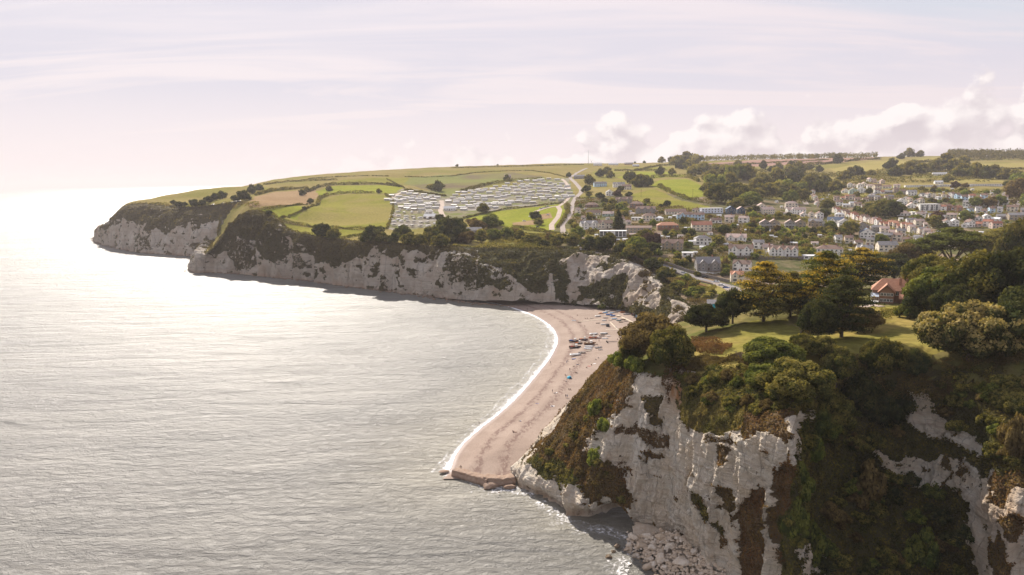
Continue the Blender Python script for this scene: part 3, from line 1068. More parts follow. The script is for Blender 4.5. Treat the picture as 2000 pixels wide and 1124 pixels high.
def foam_strip(name, line, prof, mat=M_foam, z0=0.05):
    """line (n,2) in plan; prof = [(offset metres to sea side, solidity)], per vertex noise on width"""
    line = np.asarray(line)
    n = len(line)
    t = np.gradient(line, axis=0)
    t /= np.linalg.norm(t, axis=1)[:, None]
    nr = np.stack([-t[:, 1], t[:, 0]], 1)
    wv = 1 + 0.95 * fbm(np.stack([line[:, 0] / 16, line[:, 1] / 16, 0 * line[:, 0]], 1), 4)
    V = []
    C = []
    for off, s in prof:
        k = wv if off > 0.3 else 1.0
        p = line + nr * (np.asarray(off) * k)[..., None] if not np.isscalar(k) else line + nr * off
        zz = np.full(n, z0) + max(0, -off) * 0.115
        V.append(np.column_stack([p, zz]))
        C.append(np.full((n, 3), s))
    V = np.vstack(V)
    C = np.vstack(C)
    m = len(prof)
    idx = np.arange(n * m).reshape(m, n)
    F = np.stack([idx[:-1, :-1], idx[:-1, 1:], idx[1:, 1:], idx[1:, :-1]], 2).reshape(-1, 4)
    me = mesh_np(name, V, F, mat, smooth=True, col=C)
    return tag(link(name, me), kind='stuff')


wl_f = resample(WL, 420)
foam_strip('surf_foam', wl_f[:], [(-0.8, 0.22), (-0.2, 0.46), (0.4, 0.58), (1.1, 0.36), (2.4, 0.22), (4.0, 0.16), (5.2, 0.26), (6.0, 0.10), (8, 0.0)])
cliff_line = smoothline([tuple(PZ(a, b, 0)[:2]) for a, b in [(870, 926), (925, 945), (970, 962), (1005, 958), (1045, 982), (1105, 1022), (1150, 1035), (1190, 1040), (1235, 1060), (1215, 1090), (1200, 1124), (1190, 1180)]], 260, 2)
foam_strip('surf_foam', cliff_line[::-1], [(-3, 0.22), (-0.5, 0.27), (1.2, 0.20), (3, 0.12), (6, 0.05), (9, 0.0)])

# ================================================================== CLIFFS
def mat_cliff(name, scale=1.0, far=False):
    """chalk with bedding lines, stains and soil; the vegetated share is in Col.r, its browning in Col.g, rust in Col.b"""
    b = NB(name)
    g = b.node('ShaderNodeNewGeometry')
    pos = g.outputs['Position']
    cu = b.node('ShaderNodeAttribute', attribute_name='Col')
    sp = b.node('ShaderNodeSeparateColor', ins={0: cu.outputs['Color']})
    veg, brn, rust = sp.outputs[0], sp.outputs[1], sp.outputs[2]
    st = b.noise(0.5 * scale, 6, 0.7, vec=pos, stretch=(0.10, 0.10, 2.4), dist=0.25)      # bedding
    st2 = b.noise(1.6 * scale, 4, 0.7, vec=pos, stretch=(0.06, 0.06, 2.2))
    vr = b.noise(0.35 * scale, 6, 0.68, vec=pos, stretch=(1.0, 1.0, 0.22), dist=0.6)      # run-down streaks
    pt = b.noise(0.12 * scale, 5, 0.65, vec=pos, dist=0.5)
    fi = b.noise(1.8 * scale, 6, 0.75, vec=pos)
    c = b.mix(b.mr(pt, 0.35, 0.65), (0.84, 0.70, 0.53) if not far else (0.64, 0.54, 0.43), (0.90, 0.82, 0.69) if not far else (0.80, 0.72, 0.61))
    c = b.mix(b.mth('MULTIPLY', b.mr(st, 0.52, 0.66), 0.55), c, (0.60, 0.46, 0.34))
    c = b.mix(b.mth('MULTIPLY', b.mr(st2, 0.55, 0.66), 0.5), c, (0.46, 0.38, 0.30))
    c = b.mix(b.mth('MULTIPLY', b.mr(vr, 0.55, 0.74), 0.5), c, (0.68, 0.50, 0.34))
    c = b.mix(b.mth('MULTIPLY', b.mr(fi, 0.52, 0.75), 0.35), c, (0.44, 0.38, 0.32))
    c = b.mix(b.mth('MULTIPLY', rust, b.mr(vr, 0.3, 0.6, 0.45, 1.0)), c, (0.48, 0.24, 0.10))
    soil = b.mix(brn, (0.095, 0.098, 0.038), (0.20, 0.135, 0.075))
    vn = b.noise(0.9 * scale, 5, 0.7, vec=pos)
    vv = b.mr(b.mth('ADD', veg, b.mth('MULTIPLY', b.mth('SUBTRACT', vn, 0.5), 1.1)), 0.46, 0.56)
    c = b.mix(vv, c, soil)
    mpv = b.node('ShaderNodeMapping')
    b.l.new(pos, mpv.inputs[0])
    mpv.inputs['Scale'].default_value = (0.34 * scale, 0.34 * scale, 0.14 * scale)
    wvn = b.node('ShaderNodeTexNoise', ins={'Scale': 0.8, 'Detail': 4})
    b.l.new(mpv.outputs[0], wvn.inputs['Vector'])
    wad = b.node('ShaderNodeVectorMath', operation='ADD')
    b.l.new(mpv.outputs[0], wad.inputs[0])
    b.l.new(wvn.outputs[1], wad.inputs[1])
    cr = b.node('ShaderNodeTexVoronoi', feature='DISTANCE_TO_EDGE', ins={'Scale': 1.0})
    b.l.new(wad.outputs[0], cr.inputs['Vector'])
    crack = b.mr(cr.outputs['Distance'], 0.0, 0.055, 1.0, 0.0)
    c = b.mix(b.mth('MULTIPLY', b.mth('MULTIPLY', crack, b.mr(pt, 0.45, 0.65, 0.0, 0.45)), b.mth('SUBTRACT', 1.0, vv)), c, (0.20, 0.15, 0.11))
    h = b.mth('ADD', b.mth('MULTIPLY', crack, -0.5), b.mth('ADD', b.mth('MULTIPLY', st, 1.3), b.mth('ADD', b.mth('MULTIPLY', fi, 1.3), b.mth('MULTIPLY', st2, 0.7))))
    bp = b.bump(h, 1.0, (0.95 if not far else 0.9) / scale)
    b.principled(c, 0.92, 0.15, bp)
    return b.m


M_chalk = mat_cliff('chalk', 1.0)
M_chalk_far = mat_cliff('chalk_far', 0.30, True)


def grid_interp(G, nu, nv, pw_u=1.0):
    """Catmull-Rom interpolation of a control grid (cols, rows, 3)"""
    def cr(P, n):
        m = len(P)
        t = np.linspace(0, m - 1, n)
        i = np.clip(t.astype(int), 0, m - 2)
        f = (t - i)[:, None, None]
        p1 = P[i]
        p2 = P[i + 1]
        p0 = P[np.maximum(i - 1, 0)]
        p3 = P[np.minimum(i + 2, m - 1)]
        return 0.5 * ((2 * p1) + (-p0 + p2) * f + (2 * p0 - 5 * p1 + 4 * p2 - p3) * f ** 2 + (-p0 + 3 * p1 - 3 * p2 + p3) * f ** 3)
    A = cr(G, nu)
    B = cr(np.transpose(A, (1, 0, 2)), nv)
    return np.transpose(B, (1, 0, 2))


def normals(S):
    du = np.gradient(S, axis=0)
    dv = np.gradient(S, axis=1)
    n = np.cross(du, dv)
    n /= np.linalg.norm(n, axis=2)[..., None] + 1e-9
    return n


def grid_faces(nu, nv):
    idx = np.arange(nu * nv).reshape(nu, nv)
    return np.stack([idx[:-1, :-1], idx[1:, :-1], idx[1:, 1:], idx[:-1, 1:]], 2).reshape(-1, 4)


def vegzone(px, py, polys):
    """polys: (poly, veg, brown, kind); later ones win. returns veg, brown, kind index"""
    veg = np.zeros(len(px))
    brn = np.zeros(len(px))
    knd = np.full(len(px), -1)
    for poly, v, br, k in polys:
        m = pip(px, py, poly)
        veg[m] = v
        brn[m] = br
        knd[m] = k
    return veg, brn, knd


# zone kinds: 0 brown scrub, 1 green scrub, 2 dark ivy, 3 grass slope, 4 bright bush
NZ = [
    ([(990, 1000), (1240, 1060), (1320, 1060), (1440, 1130), (1580, 1130), (1580, 700), (1170, 690), (1000, 890)], 0.12, 0.8, -1),
    ([(1020, 905), (1110, 790), (1150, 740), (1180, 690), (1215, 680), (1202, 760), (1196, 810), (1150, 848), (1140, 880), (1165, 905), (1215, 930), (1240, 985), (1225, 998), (1170, 985), (1130, 955), (1070, 940)], 0.95, 0.75, 0),
    ([(1020, 905), (1050, 890), (1090, 900), (1130, 940), (1120, 955), (1070, 940)], 1.0, 0.1, 1),
    ([(1202, 690), (1240, 700), (1240, 742), (1226, 800), (1200, 820), (1202, 760)], 0.80, 0.75, 0),
    ([(1190, 835), (1230, 838), (1300, 840), (1300, 872), (1250, 860), (1200, 850)], 0.62, 0.9, 0),
    ([(1248, 775), (1292, 770), (1285, 830), (1262, 815)], 0.72, 0.55, 0),
    ([(1255, 885), (1300, 890), (1298, 910), (1262, 905)], 0.68, 0.9, 0),
    ([(1290, 700), (1350, 700), (1330, 745), (1305, 790), (1296, 740)], 0.5, 1.0, -1),
    ([(1320, 780), (1335, 735), (1380, 715), (1600, 715), (1600, 800), (1560, 810), (1480, 815), (1440, 835), (1400, 846), (1330, 835), (1318, 815)], 0.97, 0.45, 3),
    ([(1320, 735), (1400, 720), (1600, 715), (1600, 790), (1500, 800), (1440, 800), (1390, 760), (1340, 765)], 1.0, 0.15, 1),
    ([(1440, 815), (1545, 800), (1560, 860), (1540, 870), (1500, 855), (1450, 850)], 0.80, 0.95, 0),
    ([(1525, 812), (1574, 800), (1574, 852), (1555, 865)], 0.02, 0.6, -1),
    ([(1400, 940), (1432, 955), (1440, 1000), (1430, 1030), (1402, 985)], 0.9, 0.7, 0),
    ([(1348, 958), (1372, 965), (1392, 1020), (1412, 1055), (1402, 1062), (1365, 1005)], 0.85, 0.2, 0),
    ([(1395, 870), (1430, 868), (1428, 900), (1400, 905)], 0.6, 0.8, 0),
    ([(1380, 852), (1430, 850), (1428, 862), (1384, 866)], 0.6, 0.8, 0),
    ([(1445, 1000), (1470, 955), (1492, 980), (1496, 1040), (1485, 1140), (1455, 1140), (1440, 1060)], 0.9, 0.95, 0),
    ([(1505, 935), (1545, 890), (1556, 960), (1540, 1040), (1520, 1090), (1508, 1010)], 0.9, 0.9, 0),
    ([(1565, 700), (2300, 700), (2300, 900), (2000, 905), (1960, 880), (1935, 930), (1900, 1230), (1520, 1230), (1520, 1060), (1540, 960), (1560, 880), (1578, 800)], 1.0, 0.25, 2),
    ([(1776, 762), (1812, 778), (1826, 796), (1852, 822), (1898, 850), (1912, 895), (1885, 885), (1850, 862), (1822, 858), (1792, 838), (1772, 812), (1766, 784)], 0.10, 0.3, -1),
    ([(1700, 880), (1760, 893), (1830, 898), (1885, 900), (1925, 960), (1935, 1000), (1900, 985), (1880, 960), (1830, 958), (1770, 935), (1712, 905)], 0.36, 0.6, -1),
    ([(1900, 960), (1940, 1000), (1922, 1070), (1940, 1130), (1910, 1130), (1898, 1040)], 0.15, 0.6, -1),
    ([(1922, 925), (2300, 910), (2300, 1230), (1930, 1230), (1925, 1100)], 0.20, 0.9, -1),
    ([(1930, 925), (2000, 915), (2000, 960), (1975, 950), (1960, 990), (1935, 985)], 0.9, 0.9, 0),
    ([(1945, 1010), (1985, 1000), (2010, 1030), (1990, 1070), (1955, 1050)], 0.85, 0.9, 0),
    ([(1930, 1040), (1955, 1065), (1975, 1124), (1940, 1140), (1922, 1090)], 0.9, 0.8, 0),
    ([(2010, 940), (2300, 930), (2300, 1200), (2030, 1120)], 0.7, 0.8, 0),
    ([(1935, 820), (2300, 790), (2300, 915), (1940, 930)], 1.0, 0.35, 1),
    ([(1560, 1060), (1620, 1090), (1620, 1124), (1560, 1124)], 0.3, 0.4, -1),
]


def build_near_cliff():
    nu, nv = 760, 300
    # inland row sinks a little under the lawn
    G = NCG.copy()
    ext = G[:, 8] + (G[:, 8] - G[:, 7]) * 0.5
    ext[:, 2] = Hrbf(ext[:, 0], ext[:, 1]) - 1.2
    G = np.concatenate([G, ext[:, None]], 1)
    S = grid_interp(G, nu, nv)
    N = normals(S)
    if (N[300, 100] @ np.array([-0.7, -0.7, 0.2])) < 0:
        N = -N
    P = S.reshape(-1, 3)
    Nf = N.reshape(-1, 3)
    px, py = proj(P)
    veg, brn, knd = vegzone(px + 26 * fbm(P / 4.5, 5, 0.62), py + 26 * fbm(P / 4.5 + 40, 5, 0.62), NZ)
    v01 = np.repeat(np.linspace(0, 1, nv)[None], nu, 0).ravel()
    u01 = np.repeat(np.linspace(0, 1, nu)[:, None], nv, 1).ravel()
    topm = (v01 > 0.86) & (px > 1335)
    veg = np.where(topm, 1.0, veg)
    knd = np.where(topm & (knd < 0), 1, knd)
    steep = np.clip(1 - Nf[:, 2], 0, 1)
    fade = np.clip((0.93 - v01) / 0.12, 0, 1)
    Q = P.copy()
    # buttresses and gullies running down the face
    ss = Q[:, 0] * 0.62 - Q[:, 1] * 0.78          # distance along the wall
    warp = 1.6 * fbm(Q / 9, 3)
    rib = np.abs(fbm(np.stack([(ss + warp) / 9.0, Q[:, 2] / 55, 0 * ss], 1), 3, 0.5))
    rib = 1 - np.clip(rib * 3.2, 0, 1.6)
    rib2 = np.abs(fbm(np.stack([(ss + warp) / 3.1 + 7, Q[:, 2] / 17, 0 * ss + 3], 1), 3, 0.55))
    rib2 = 1 - np.clip(rib2 * 3.0, 0, 1.5)
    blk = fbm(Q / 2.0, 5, 0.65)
    zz = Q[:, 2] + 0.05 * Q[:, 0] + 0.9 * fbm(Q / 12, 2)
    lay = zz / 1.5
    li = np.floor(lay)
    fr = lay - li
    cel = np.floor(ss / 1.9 + 0.5 * (li % 2) + 2.5 * fbm(np.stack([li * 3.7, ss / 11, 0 * ss], 1), 1))
    hsh = _h(li.astype(int), cel.astype(int), np.zeros(len(lay), int))
    hs2 = _h((li * 0.34).astype(int), (cel * 0.4).astype(int), np.ones(len(lay), int))
    ledge = np.minimum(fr / 0.15, 1.0) * (1 - np.clip((fr - 0.88) / 0.12, 0, 1)) * 0.35 + 0.28 * hsh + 0.45 * hs2
    chalk = 1 - veg
    amp = (rib * 2.3 + rib2 * 1.0) * (0.35 + 0.65 * chalk) + blk * 0.75 + ledge * chalk * 0.75 - 0.6
    amp += veg * 0.8 * fbm(Q / 3.0 + 7, 3)
    # softened over the very sharp edges of the seam with the lawn
    D = (amp - 0.8) * fade * np.clip(steep * 1.6, 0.2, 1)
    # sea-worn notch and cave at the foot of the nose
    cave = np.exp(-((px - 1190) / 42.0) ** 2 - ((Q[:, 2] - 1.0) / 3.6) ** 2) * 7.0
    notch = np.exp(-((Q[:, 2] - 0.6) / 1.6) ** 2) * 1.3 * (px < 1330)
    D = D - cave - notch
    # projecting slab over the cave
    D = D + np.exp(-((px - 1135) / 26.0) ** 2 - ((Q[:, 2] - 5.2) / 2.0) ** 2) * 2.6
    P2 = P + Nf * D[:, None]
    rust = np.clip(np.exp(-((px - 1325) / 16.0) ** 2 - ((py - 765) / 34.0) ** 2) * 1.3, 0, 1)
    rust = np.maximum(rust, 0.5 * np.exp(-((px - 1965) / 55.0) ** 2 - ((py - 1000) / 60.0) ** 2))
    rust = np.maximum(rust, 0.45 * np.exp(-(Q[:, 2] - 0.5) ** 2 / 2.5))
    spot = fbm(P / 3.6 + 90, 4, 0.6)
    veg2 = np.where(knd < 0, veg + np.clip((spot - 0.22) * 2.2, 0, 0.45) * (veg > 0.05), veg)
    col = np.stack([veg2, brn, rust], 1)
    F = grid_faces(nu, nv)
    me = mesh_np('cliff', P2, F, M_chalk, smooth=True, col=col)
    o = link('chalk_cliff', me)
    tag(o, kind='structure')
    return P2.reshape(nu, nv, 3), Nf.reshape(nu, nv, 3), veg2.reshape(nu, nv), brn.reshape(nu, nv), knd.reshape(nu, nv)


NEAR = build_near_cliff()

FZ_A = [
    ([(370, 380), (560, 380), (600, 480), (900, 484), (1320, 484), (1400, 640), (1330, 700), (1180, 640), (370, 560)], 0.20, 0.4, -1),
    ([(400, 495), (430, 455), (490, 400), (545, 425), (565, 460), (555, 500), (540, 518), (520, 500), (505, 480), (480, 505), (470, 520), (455, 500), (440, 490), (420, 500)], 0.9, 0.35, 2),
    ([(440, 500), (470, 470), (500, 470), (520, 520), (500, 530), (470, 525)], 0.6, 0.5, 2),
    ([(560, 450), (700, 468), (900, 480), (930, 485), (930, 500), (900, 498), (860, 500), (800, 494), (760, 500), (740, 488), (720, 500), (690, 506), (670, 520), (640, 515), (600, 500), (575, 495)], 0.92, 0.45, 2),
    ([(560, 490), (590, 500), (610, 520), (580, 525)], 0.55, 0.5, 2),
    ([(700, 500), (730, 508), (720, 540), (700, 530)], 0.32, 0.4, 2),
    ([(880, 505), (930, 500), (930, 570), (900, 560), (860, 550), (870, 530)], 0.58, 0.3, 2),
    ([(930, 484), (1110, 486), (1150, 490), (1240, 498), (1230, 510), (1180, 500), (1140, 500), (1100, 520), (1075, 545), (1070, 575), (1040, 570), (1010, 560), (985, 535), (960, 520), (935, 520)], 0.97, 0.15, 2),
    ([(930, 520), (985, 545), (1005, 575), (990, 580), (960, 560), (935, 565)], 0.62, 0.2, 2),
    ([(1085, 525), (1115, 530), (1112, 585), (1090, 590), (1080, 560)], 0.9, 0.1, 2),
    ([(1130, 560), (1180, 545), (1225, 540), (1230, 600), (1180, 600), (1170, 590), (1140, 580)], 0.95, 0.1, 2),
    ([(1130, 500), (1240, 500), (1236, 540), (1150, 540)], 0.42, 0.25, -1),
    ([(1232, 505), (1262, 520), (1262, 560), (1240, 560)], 0.25, 0.6, -1),
    ([(1236, 520), (1285, 530), (1300, 580), (1280, 612), (1240, 600)], 0.22, 0.9, -1),
    ([(1265, 515), (1320, 540), (1330, 580), (1315, 600), (1300, 580), (1290, 555)], 0.95, 0.1, 2),
    ([(1180, 596), (1250, 600), (1300, 612), (1320, 640), (1250, 630)], 0.8, 0.2, 2),
    ([(1290, 535), (1420, 560), (1420, 700), (1290, 640), (1300, 590)], 0.95, 0.2, 2),
    ([(1313, 592), (1345, 597), (1372, 614), (1365, 640), (1310, 640)], 0.15, 0.9, -1),
]
FZ_B = [
    ([(170, 380), (520, 380), (520, 510), (170, 510)], 0.20, 0.4, -1),
    ([(200, 455), (222, 415), (240, 395), (520, 390), (520, 440), (440, 440), (420, 434), (400, 438), (370, 440), (345, 448), (330, 455), (300, 450), (290, 470), (275, 470), (272, 440), (250, 428), (225, 440)], 0.94, 0.4, 2),
    ([(270, 440), (292, 440), (290, 485), (272, 485)], 0.55, 0.4, 2),
    ([(375, 480), (430, 460), (430, 490), (385, 492)], 0.85, 0.5, 2),
]


def build_far_cliff(name, Bl, Rl, zones, nv, seedoff, gully):
    nu = len(Bl)
    # three rows inland so the sheet tucks under the turf
    t = np.linspace(0, 1, nv)
    inl = np.zeros((nu, 2))
    tan = np.gradient(Rl[:, :2], axis=0)
    tan /= np.linalg.norm(tan, axis=1)[:, None] + 1e-9
    nin = np.stack([-tan[:, 1], tan[:, 0]], 1)
    sgn = np.sign((nin * (Rl[:, :2] - Bl[:, :2])).sum(1).mean())
    nin *= sgn
    S = np.zeros((nu, nv, 3))
    e = 0.90
    for j, tt in enumerate(t):
        if tt <= e:
            k = tt / e
            hk = 0.45 * k ** 0.9 + 0.55 * k ** 3.2
            S[:, j, :2] = Bl[:, :2] + (Rl[:, :2] - Bl[:, :2]) * hk
            S[:, j, 2] = Bl[:, 2] + (Rl[:, 2] - Bl[:, 2]) * (k ** 0.85)
        else:
            k = (tt - e) / (1 - e)
            S[:, j, :2] = Rl[:, :2] + nin * (k * 9.0)
            S[:, j, 2] = Rl[:, 2] + (Hrbf(S[:, j, 0], S[:, j, 1]) - 1.0 * k - Rl[:, 2]) * min(1, k * 1.6)
    N = normals(S)
    if N[nu // 2, nv // 2, 1] > 0:
        N = -N
    P = S.reshape(-1, 3)
    Nf = N.reshape(-1, 3)
    px, py = proj(P)
    veg, brn, knd = vegzone(px + 20 * fbm(P / 14 + seedoff, 5, 0.62), py + 14 * fbm(P / 14 + 40, 5, 0.62), zones)
    v01 = np.repeat(t[None], nu, 0).ravel()
    fade = np.clip((e - v01) / 0.15, 0, 1)
    veg = np.where(v01 > e - 0.03, 1.0, veg)
    knd = np.where(v01 > e - 0.03, 2, knd)
    rib = 1 - np.abs(fbm(np.stack([P[:, 0] / 26, P[:, 1] / 26, P[:, 2] / 160 + seedoff], 1), 3, 0.5)) * 2.6
    rib2 = fbm(np.stack([P[:, 0] / 8, P[:, 1] / 8, P[:, 2] / 30 + seedoff], 1), 3, 0.55)
    blk = fbm(P / 4.0 + seedoff, 3, 0.6)
    rv = 1 - np.clip(np.abs(fbm(np.stack([P[:, 0] / 7, P[:, 1] / 7, P[:, 2] / 60 + seedoff], 1), 3, 0.6)) * 3, 0, 1.5)
    D = (rib * gully(px) + rib2 * 1.6 + rv * 1.6 + blk * 1.3 + veg * 1.6 * fbm(P / 6 + 3, 3)) * fade
    P2 = P + Nf * D[:, None]
    spot = fbm(np.stack([P[:, 0] / 9, P[:, 1] / 9, P[:, 2] / 6], 1) + seedoff + 90, 5, 0.65)
    veg2 = np.where(veg < 0.5, veg + np.clip((spot - 0.10) * 2.6, -0.2, 0.6), veg - np.clip((spot - 0.12) * 1.6, 0, 0.5) * (v01 < 0.8))
    base = np.exp(-((P[:, 2]) / 2.2) ** 2)
    brn2 = np.maximum(brn, base)
    veg2 = np.maximum(veg2, base * 0.42)
    col = np.stack([np.clip(veg2, 0, 1), brn2, base * 0.3 + 0.35 * np.clip(fbm(P / 14 + 5, 2), 0, 1)], 1)
    me = mesh_np(name, P2, grid_faces(nu, nv), M_chalk_far, smooth=True, col=col)
    tag(link('chalk_cliff', me), kind='structure')
    return P2.reshape(nu, nv, 3), Nf.reshape(nu, nv, 3), veg2.reshape(nu, nv), brn.reshape(nu, nv), knd.reshape(nu, nv)


FCA = build_far_cliff('cliff', FAB, FAR, FZ_A, 90, 0.0, lambda px: np.where(px < 575, 9.0, 4.5))
FCB = build_far_cliff('cliff', FBB, FBR, FZ_B, 70, 31.0, lambda px: 5.0 + 0 * px)
print('cliffs', time.time() - T0)

# ================================================================== FOLIAGE
def mat_leaf(name, transl=0.3, tint=(1, 1, 1), detail=0.5):
    b = NB(name)
    cu = b.node('ShaderNodeAttribute', attribute_name='Col')
    oi = b.node('ShaderNodeObjectInfo')
    n = b.noise(detail, 3, 0.6)
    f = b.mth('MULTIPLY', b.mr(oi.outputs['Random'], 0, 1, 0.78, 1.22, False), b.mr(n, 0.3, 0.7, 0.75, 1.25))
    c = b.mix(1.0, cu.outputs['Color'], tint, 'MULTIPLY')
    vm = b.node('ShaderNodeVectorMath', operation='SCALE')
    b.set(vm.inputs[0], c)
    b.set(vm.inputs['Scale'], f)
    d = b.node('ShaderNodeBsdfDiffuse')
    b.l.new(vm.outputs[0], d.inputs['Color'])
    t = b.node('ShaderNodeBsdfTranslucent')
    tm = b.mix(1.0, vm.outputs[0], (1.35, 1.25, 0.55), 'MULTIPLY')
    b.l.new(tm, t.inputs['Color'])
    mx = b.node('ShaderNodeMixShader')
    mx.inputs[0].default_value = transl
    b.l.new(d.outputs[0], mx.inputs[1])
    b.l.new(t.outputs[0], mx.inputs[2])
    b.l.new(mx.outputs[0], b.out.inputs[0])
    return b.m


M_leaf = mat_leaf('leaves')
M_bark = plain('bark', (0.13, 0.10, 0.075), 0.95, 0.3, 3.0, 0.1)


def cards(C, N, size, col, rng, jit=0.5, asp=1.25):
    n = len(C)
    N = N + rng.normal(0, jit, (n, 3))
    N /= np.linalg.norm(N, axis=1)[:, None] + 1e-9
    a = rng.normal(0, 1, (n, 3))
    T = np.cross(N, a)
    T /= np.linalg.norm(T, axis=1)[:, None] + 1e-9
    B = np.cross(N, T)
    s = np.asarray(size, float)
    if s.ndim == 0:
        s = np.full(n, float(s))
    s = (s * rng.uniform(0.65, 1.35, n) * 0.5)[:, None]
    k = rng.uniform(0.55, 1.0, (n, 4, 1))
    P = np.stack([C - T * s * asp * k[:, 0], C - B * s * k[:, 1], C + T * s * asp * k[:, 2], C + B * s * k[:, 3]], 1)
    V = P.reshape(-1, 3)
    F = np.arange(4 * n).reshape(n, 4)
    return V, F, np.repeat(col, 4, 0)


PAL = {
    'oak': ((0.06, 0.073, 0.023), (0.195, 0.166, 0.047)),
    'olive': ((0.078, 0.088, 0.029), (0.267, 0.224, 0.065)),
    'dark': ((0.034, 0.047, 0.021), (0.086, 0.086, 0.031)),
    'green': ((0.072, 0.098, 0.029), (0.195, 0.202, 0.049)),
    'bright': ((0.117, 0.156, 0.033), (0.234, 0.247, 0.058)),
    'brown': ((0.104, 0.078, 0.036), (0.195, 0.143, 0.058)),
    'rust': ((0.137, 0.078, 0.039), (0.221, 0.124, 0.058)),
    'holm': ((0.068, 0.075, 0.029), (0.305, 0.24, 0.098)),
    'gold': ((0.065, 0.078, 0.023), (0.091, 0.098, 0.026)),
    'purple': ((0.065, 0.042, 0.039), (0.111, 0.072, 0.058)),
}


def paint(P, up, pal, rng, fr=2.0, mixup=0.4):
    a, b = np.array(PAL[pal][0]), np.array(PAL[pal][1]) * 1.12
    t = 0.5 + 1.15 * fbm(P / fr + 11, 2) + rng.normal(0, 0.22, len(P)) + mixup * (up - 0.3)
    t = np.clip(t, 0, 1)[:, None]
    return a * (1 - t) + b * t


def sphere_dirs(n, rng, up=0.15):
    d = rng.normal(0, 1, (n, 3))
    d[:, 2] += up
    d /= np.linalg.norm(d, axis=1)[:, None]
    return d


ICO_V, ICO_F = None, None


def _ico():
    global ICO_V, ICO_F
    t = (1 + 5 ** .5) / 2
    v = np.array([(-1, t, 0), (1, t, 0), (-1, -t, 0), (1, -t, 0), (0, -1, t), (0, 1, t), (0, -1, -t), (0, 1, -t), (t, 0, -1), (t, 0, 1), (-t, 0, -1), (-t, 0, 1)], float)
    ICO_V = v / np.linalg.norm(v[0])
    ICO_F = np.array([(0, 11, 5), (0, 5, 1), (0, 1, 7), (0, 7, 10), (0, 10, 11), (1, 5, 9), (5, 11, 4), (11, 10, 2), (10, 7, 6), (7, 1, 8), (3, 9, 4), (3, 4, 2), (3, 2, 6), (3, 6, 8), (3, 8, 9), (4, 9, 5), (2, 4, 11), (6, 2, 10), (8, 6, 7), (9, 8, 1)])


_ico()


def crown_mesh(name, lobes, ncards, size, pal, seed, core=0.78, jit=0.55, up=0.15, mixup=0.4, fr=2.0):
    """lobes: array (k,6) centres and radii"""
    rng = np.random.default_rng(seed)
    L = np.asarray(lobes, float)
    area = (L[:, 3] * L[:, 4] + L[:, 3] * L[:, 5] + L[:, 4] * L[:, 5])
    k = rng.choice(len(L), ncards * 2, p=area / area.sum())
    d = sphere_dirs(ncards * 2, rng, up)
    rr = (rng.uniform(0.74, 1.10, len(k)) * (1 + 0.16 * fbm(d * 2.2 + k[:, None] * 3.1, 2)))[:, None]
    P = L[k, :3] + d * L[k, 3:] * rr
    ins = np.zeros(len(P), bool)
    for q in range(len(L)):
        m = (((P - L[q, :3]) / L[q, 3:]) ** 2).sum(1) < 0.72
        ins |= m & (k != q)
    P = P[~ins][:ncards]
    d = (d / L[k, 3:])[~ins][:ncards]
    d /= np.linalg.norm(d, axis=1)[:, None]
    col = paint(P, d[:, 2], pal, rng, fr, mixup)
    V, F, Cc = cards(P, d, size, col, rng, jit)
    Fa = [np.hstack([F[:, :3]]), F[:, [0, 2, 3]]]
    Vs = [V]
    Cs = [Cc]
    Fs = Fa
    base = len(V)
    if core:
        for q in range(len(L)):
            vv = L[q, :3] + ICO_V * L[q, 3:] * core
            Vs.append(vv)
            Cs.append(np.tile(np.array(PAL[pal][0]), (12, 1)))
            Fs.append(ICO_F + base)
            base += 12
    return mesh_np(name, np.vstack(Vs), np.vstack(Fs), M_leaf, col=np.vstack(Cs))


def lobes_round(rng, R, Hh, z0, n, rl=(0.28, 0.42), flat=1.0):
    """lobes over an ellipsoid of radius R, height Hh, standing on z0"""
    cz = z0 + Hh * 0.5
    L = [[0, 0, cz, R * 0.62, R * 0.62, Hh * 0.38]]
    for i in range(n):
        t = i / n
        th = i * 2.39996 + rng.uniform(-.3, .3)
        zz = 1 - 1.55 * t
        rr = math.sqrt(max(0, 1 - zz * zz))
        q = rng.uniform(*rl) * R
        k = rng.uniform(0.55, 0.92)
        L.append([math.cos(th) * rr * R * k, math.sin(th) * rr * R * k, cz + zz * Hh * 0.5 * k, q, q, q * rng.uniform(0.65, 0.9) * flat])
    return np.array(L)


def trunk_mesh(rng, h, r, branches=4, spread=2.5, top=None, mat=None):
    mb = MB()
    mb.cone((0, 0, -0.6), (0.1, 0, h * 0.6), r, r * 0.7, 7)
    for k in range(branches):
        a = 2 * math.pi * (k + rng.uniform(-.25, .25)) / branches
        b = (0.1 * (1 - k % 2), 0, h * rng.uniform(0.35, 0.6))
        e = (math.cos(a) * spread, math.sin(a) * spread, h * rng.uniform(0.9, 1.15))
        mb.cone(b, e, r * 0.45, r * 0.15, 5)
    return mb.mesh('trunk', mat or M_bark)


PROTO = {}
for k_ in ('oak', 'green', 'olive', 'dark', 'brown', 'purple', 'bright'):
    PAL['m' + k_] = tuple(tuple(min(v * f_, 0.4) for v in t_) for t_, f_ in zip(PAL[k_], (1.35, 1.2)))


def proto(key, name, crown, trunk):
    PROTO[key] = (name, crown, trunk)


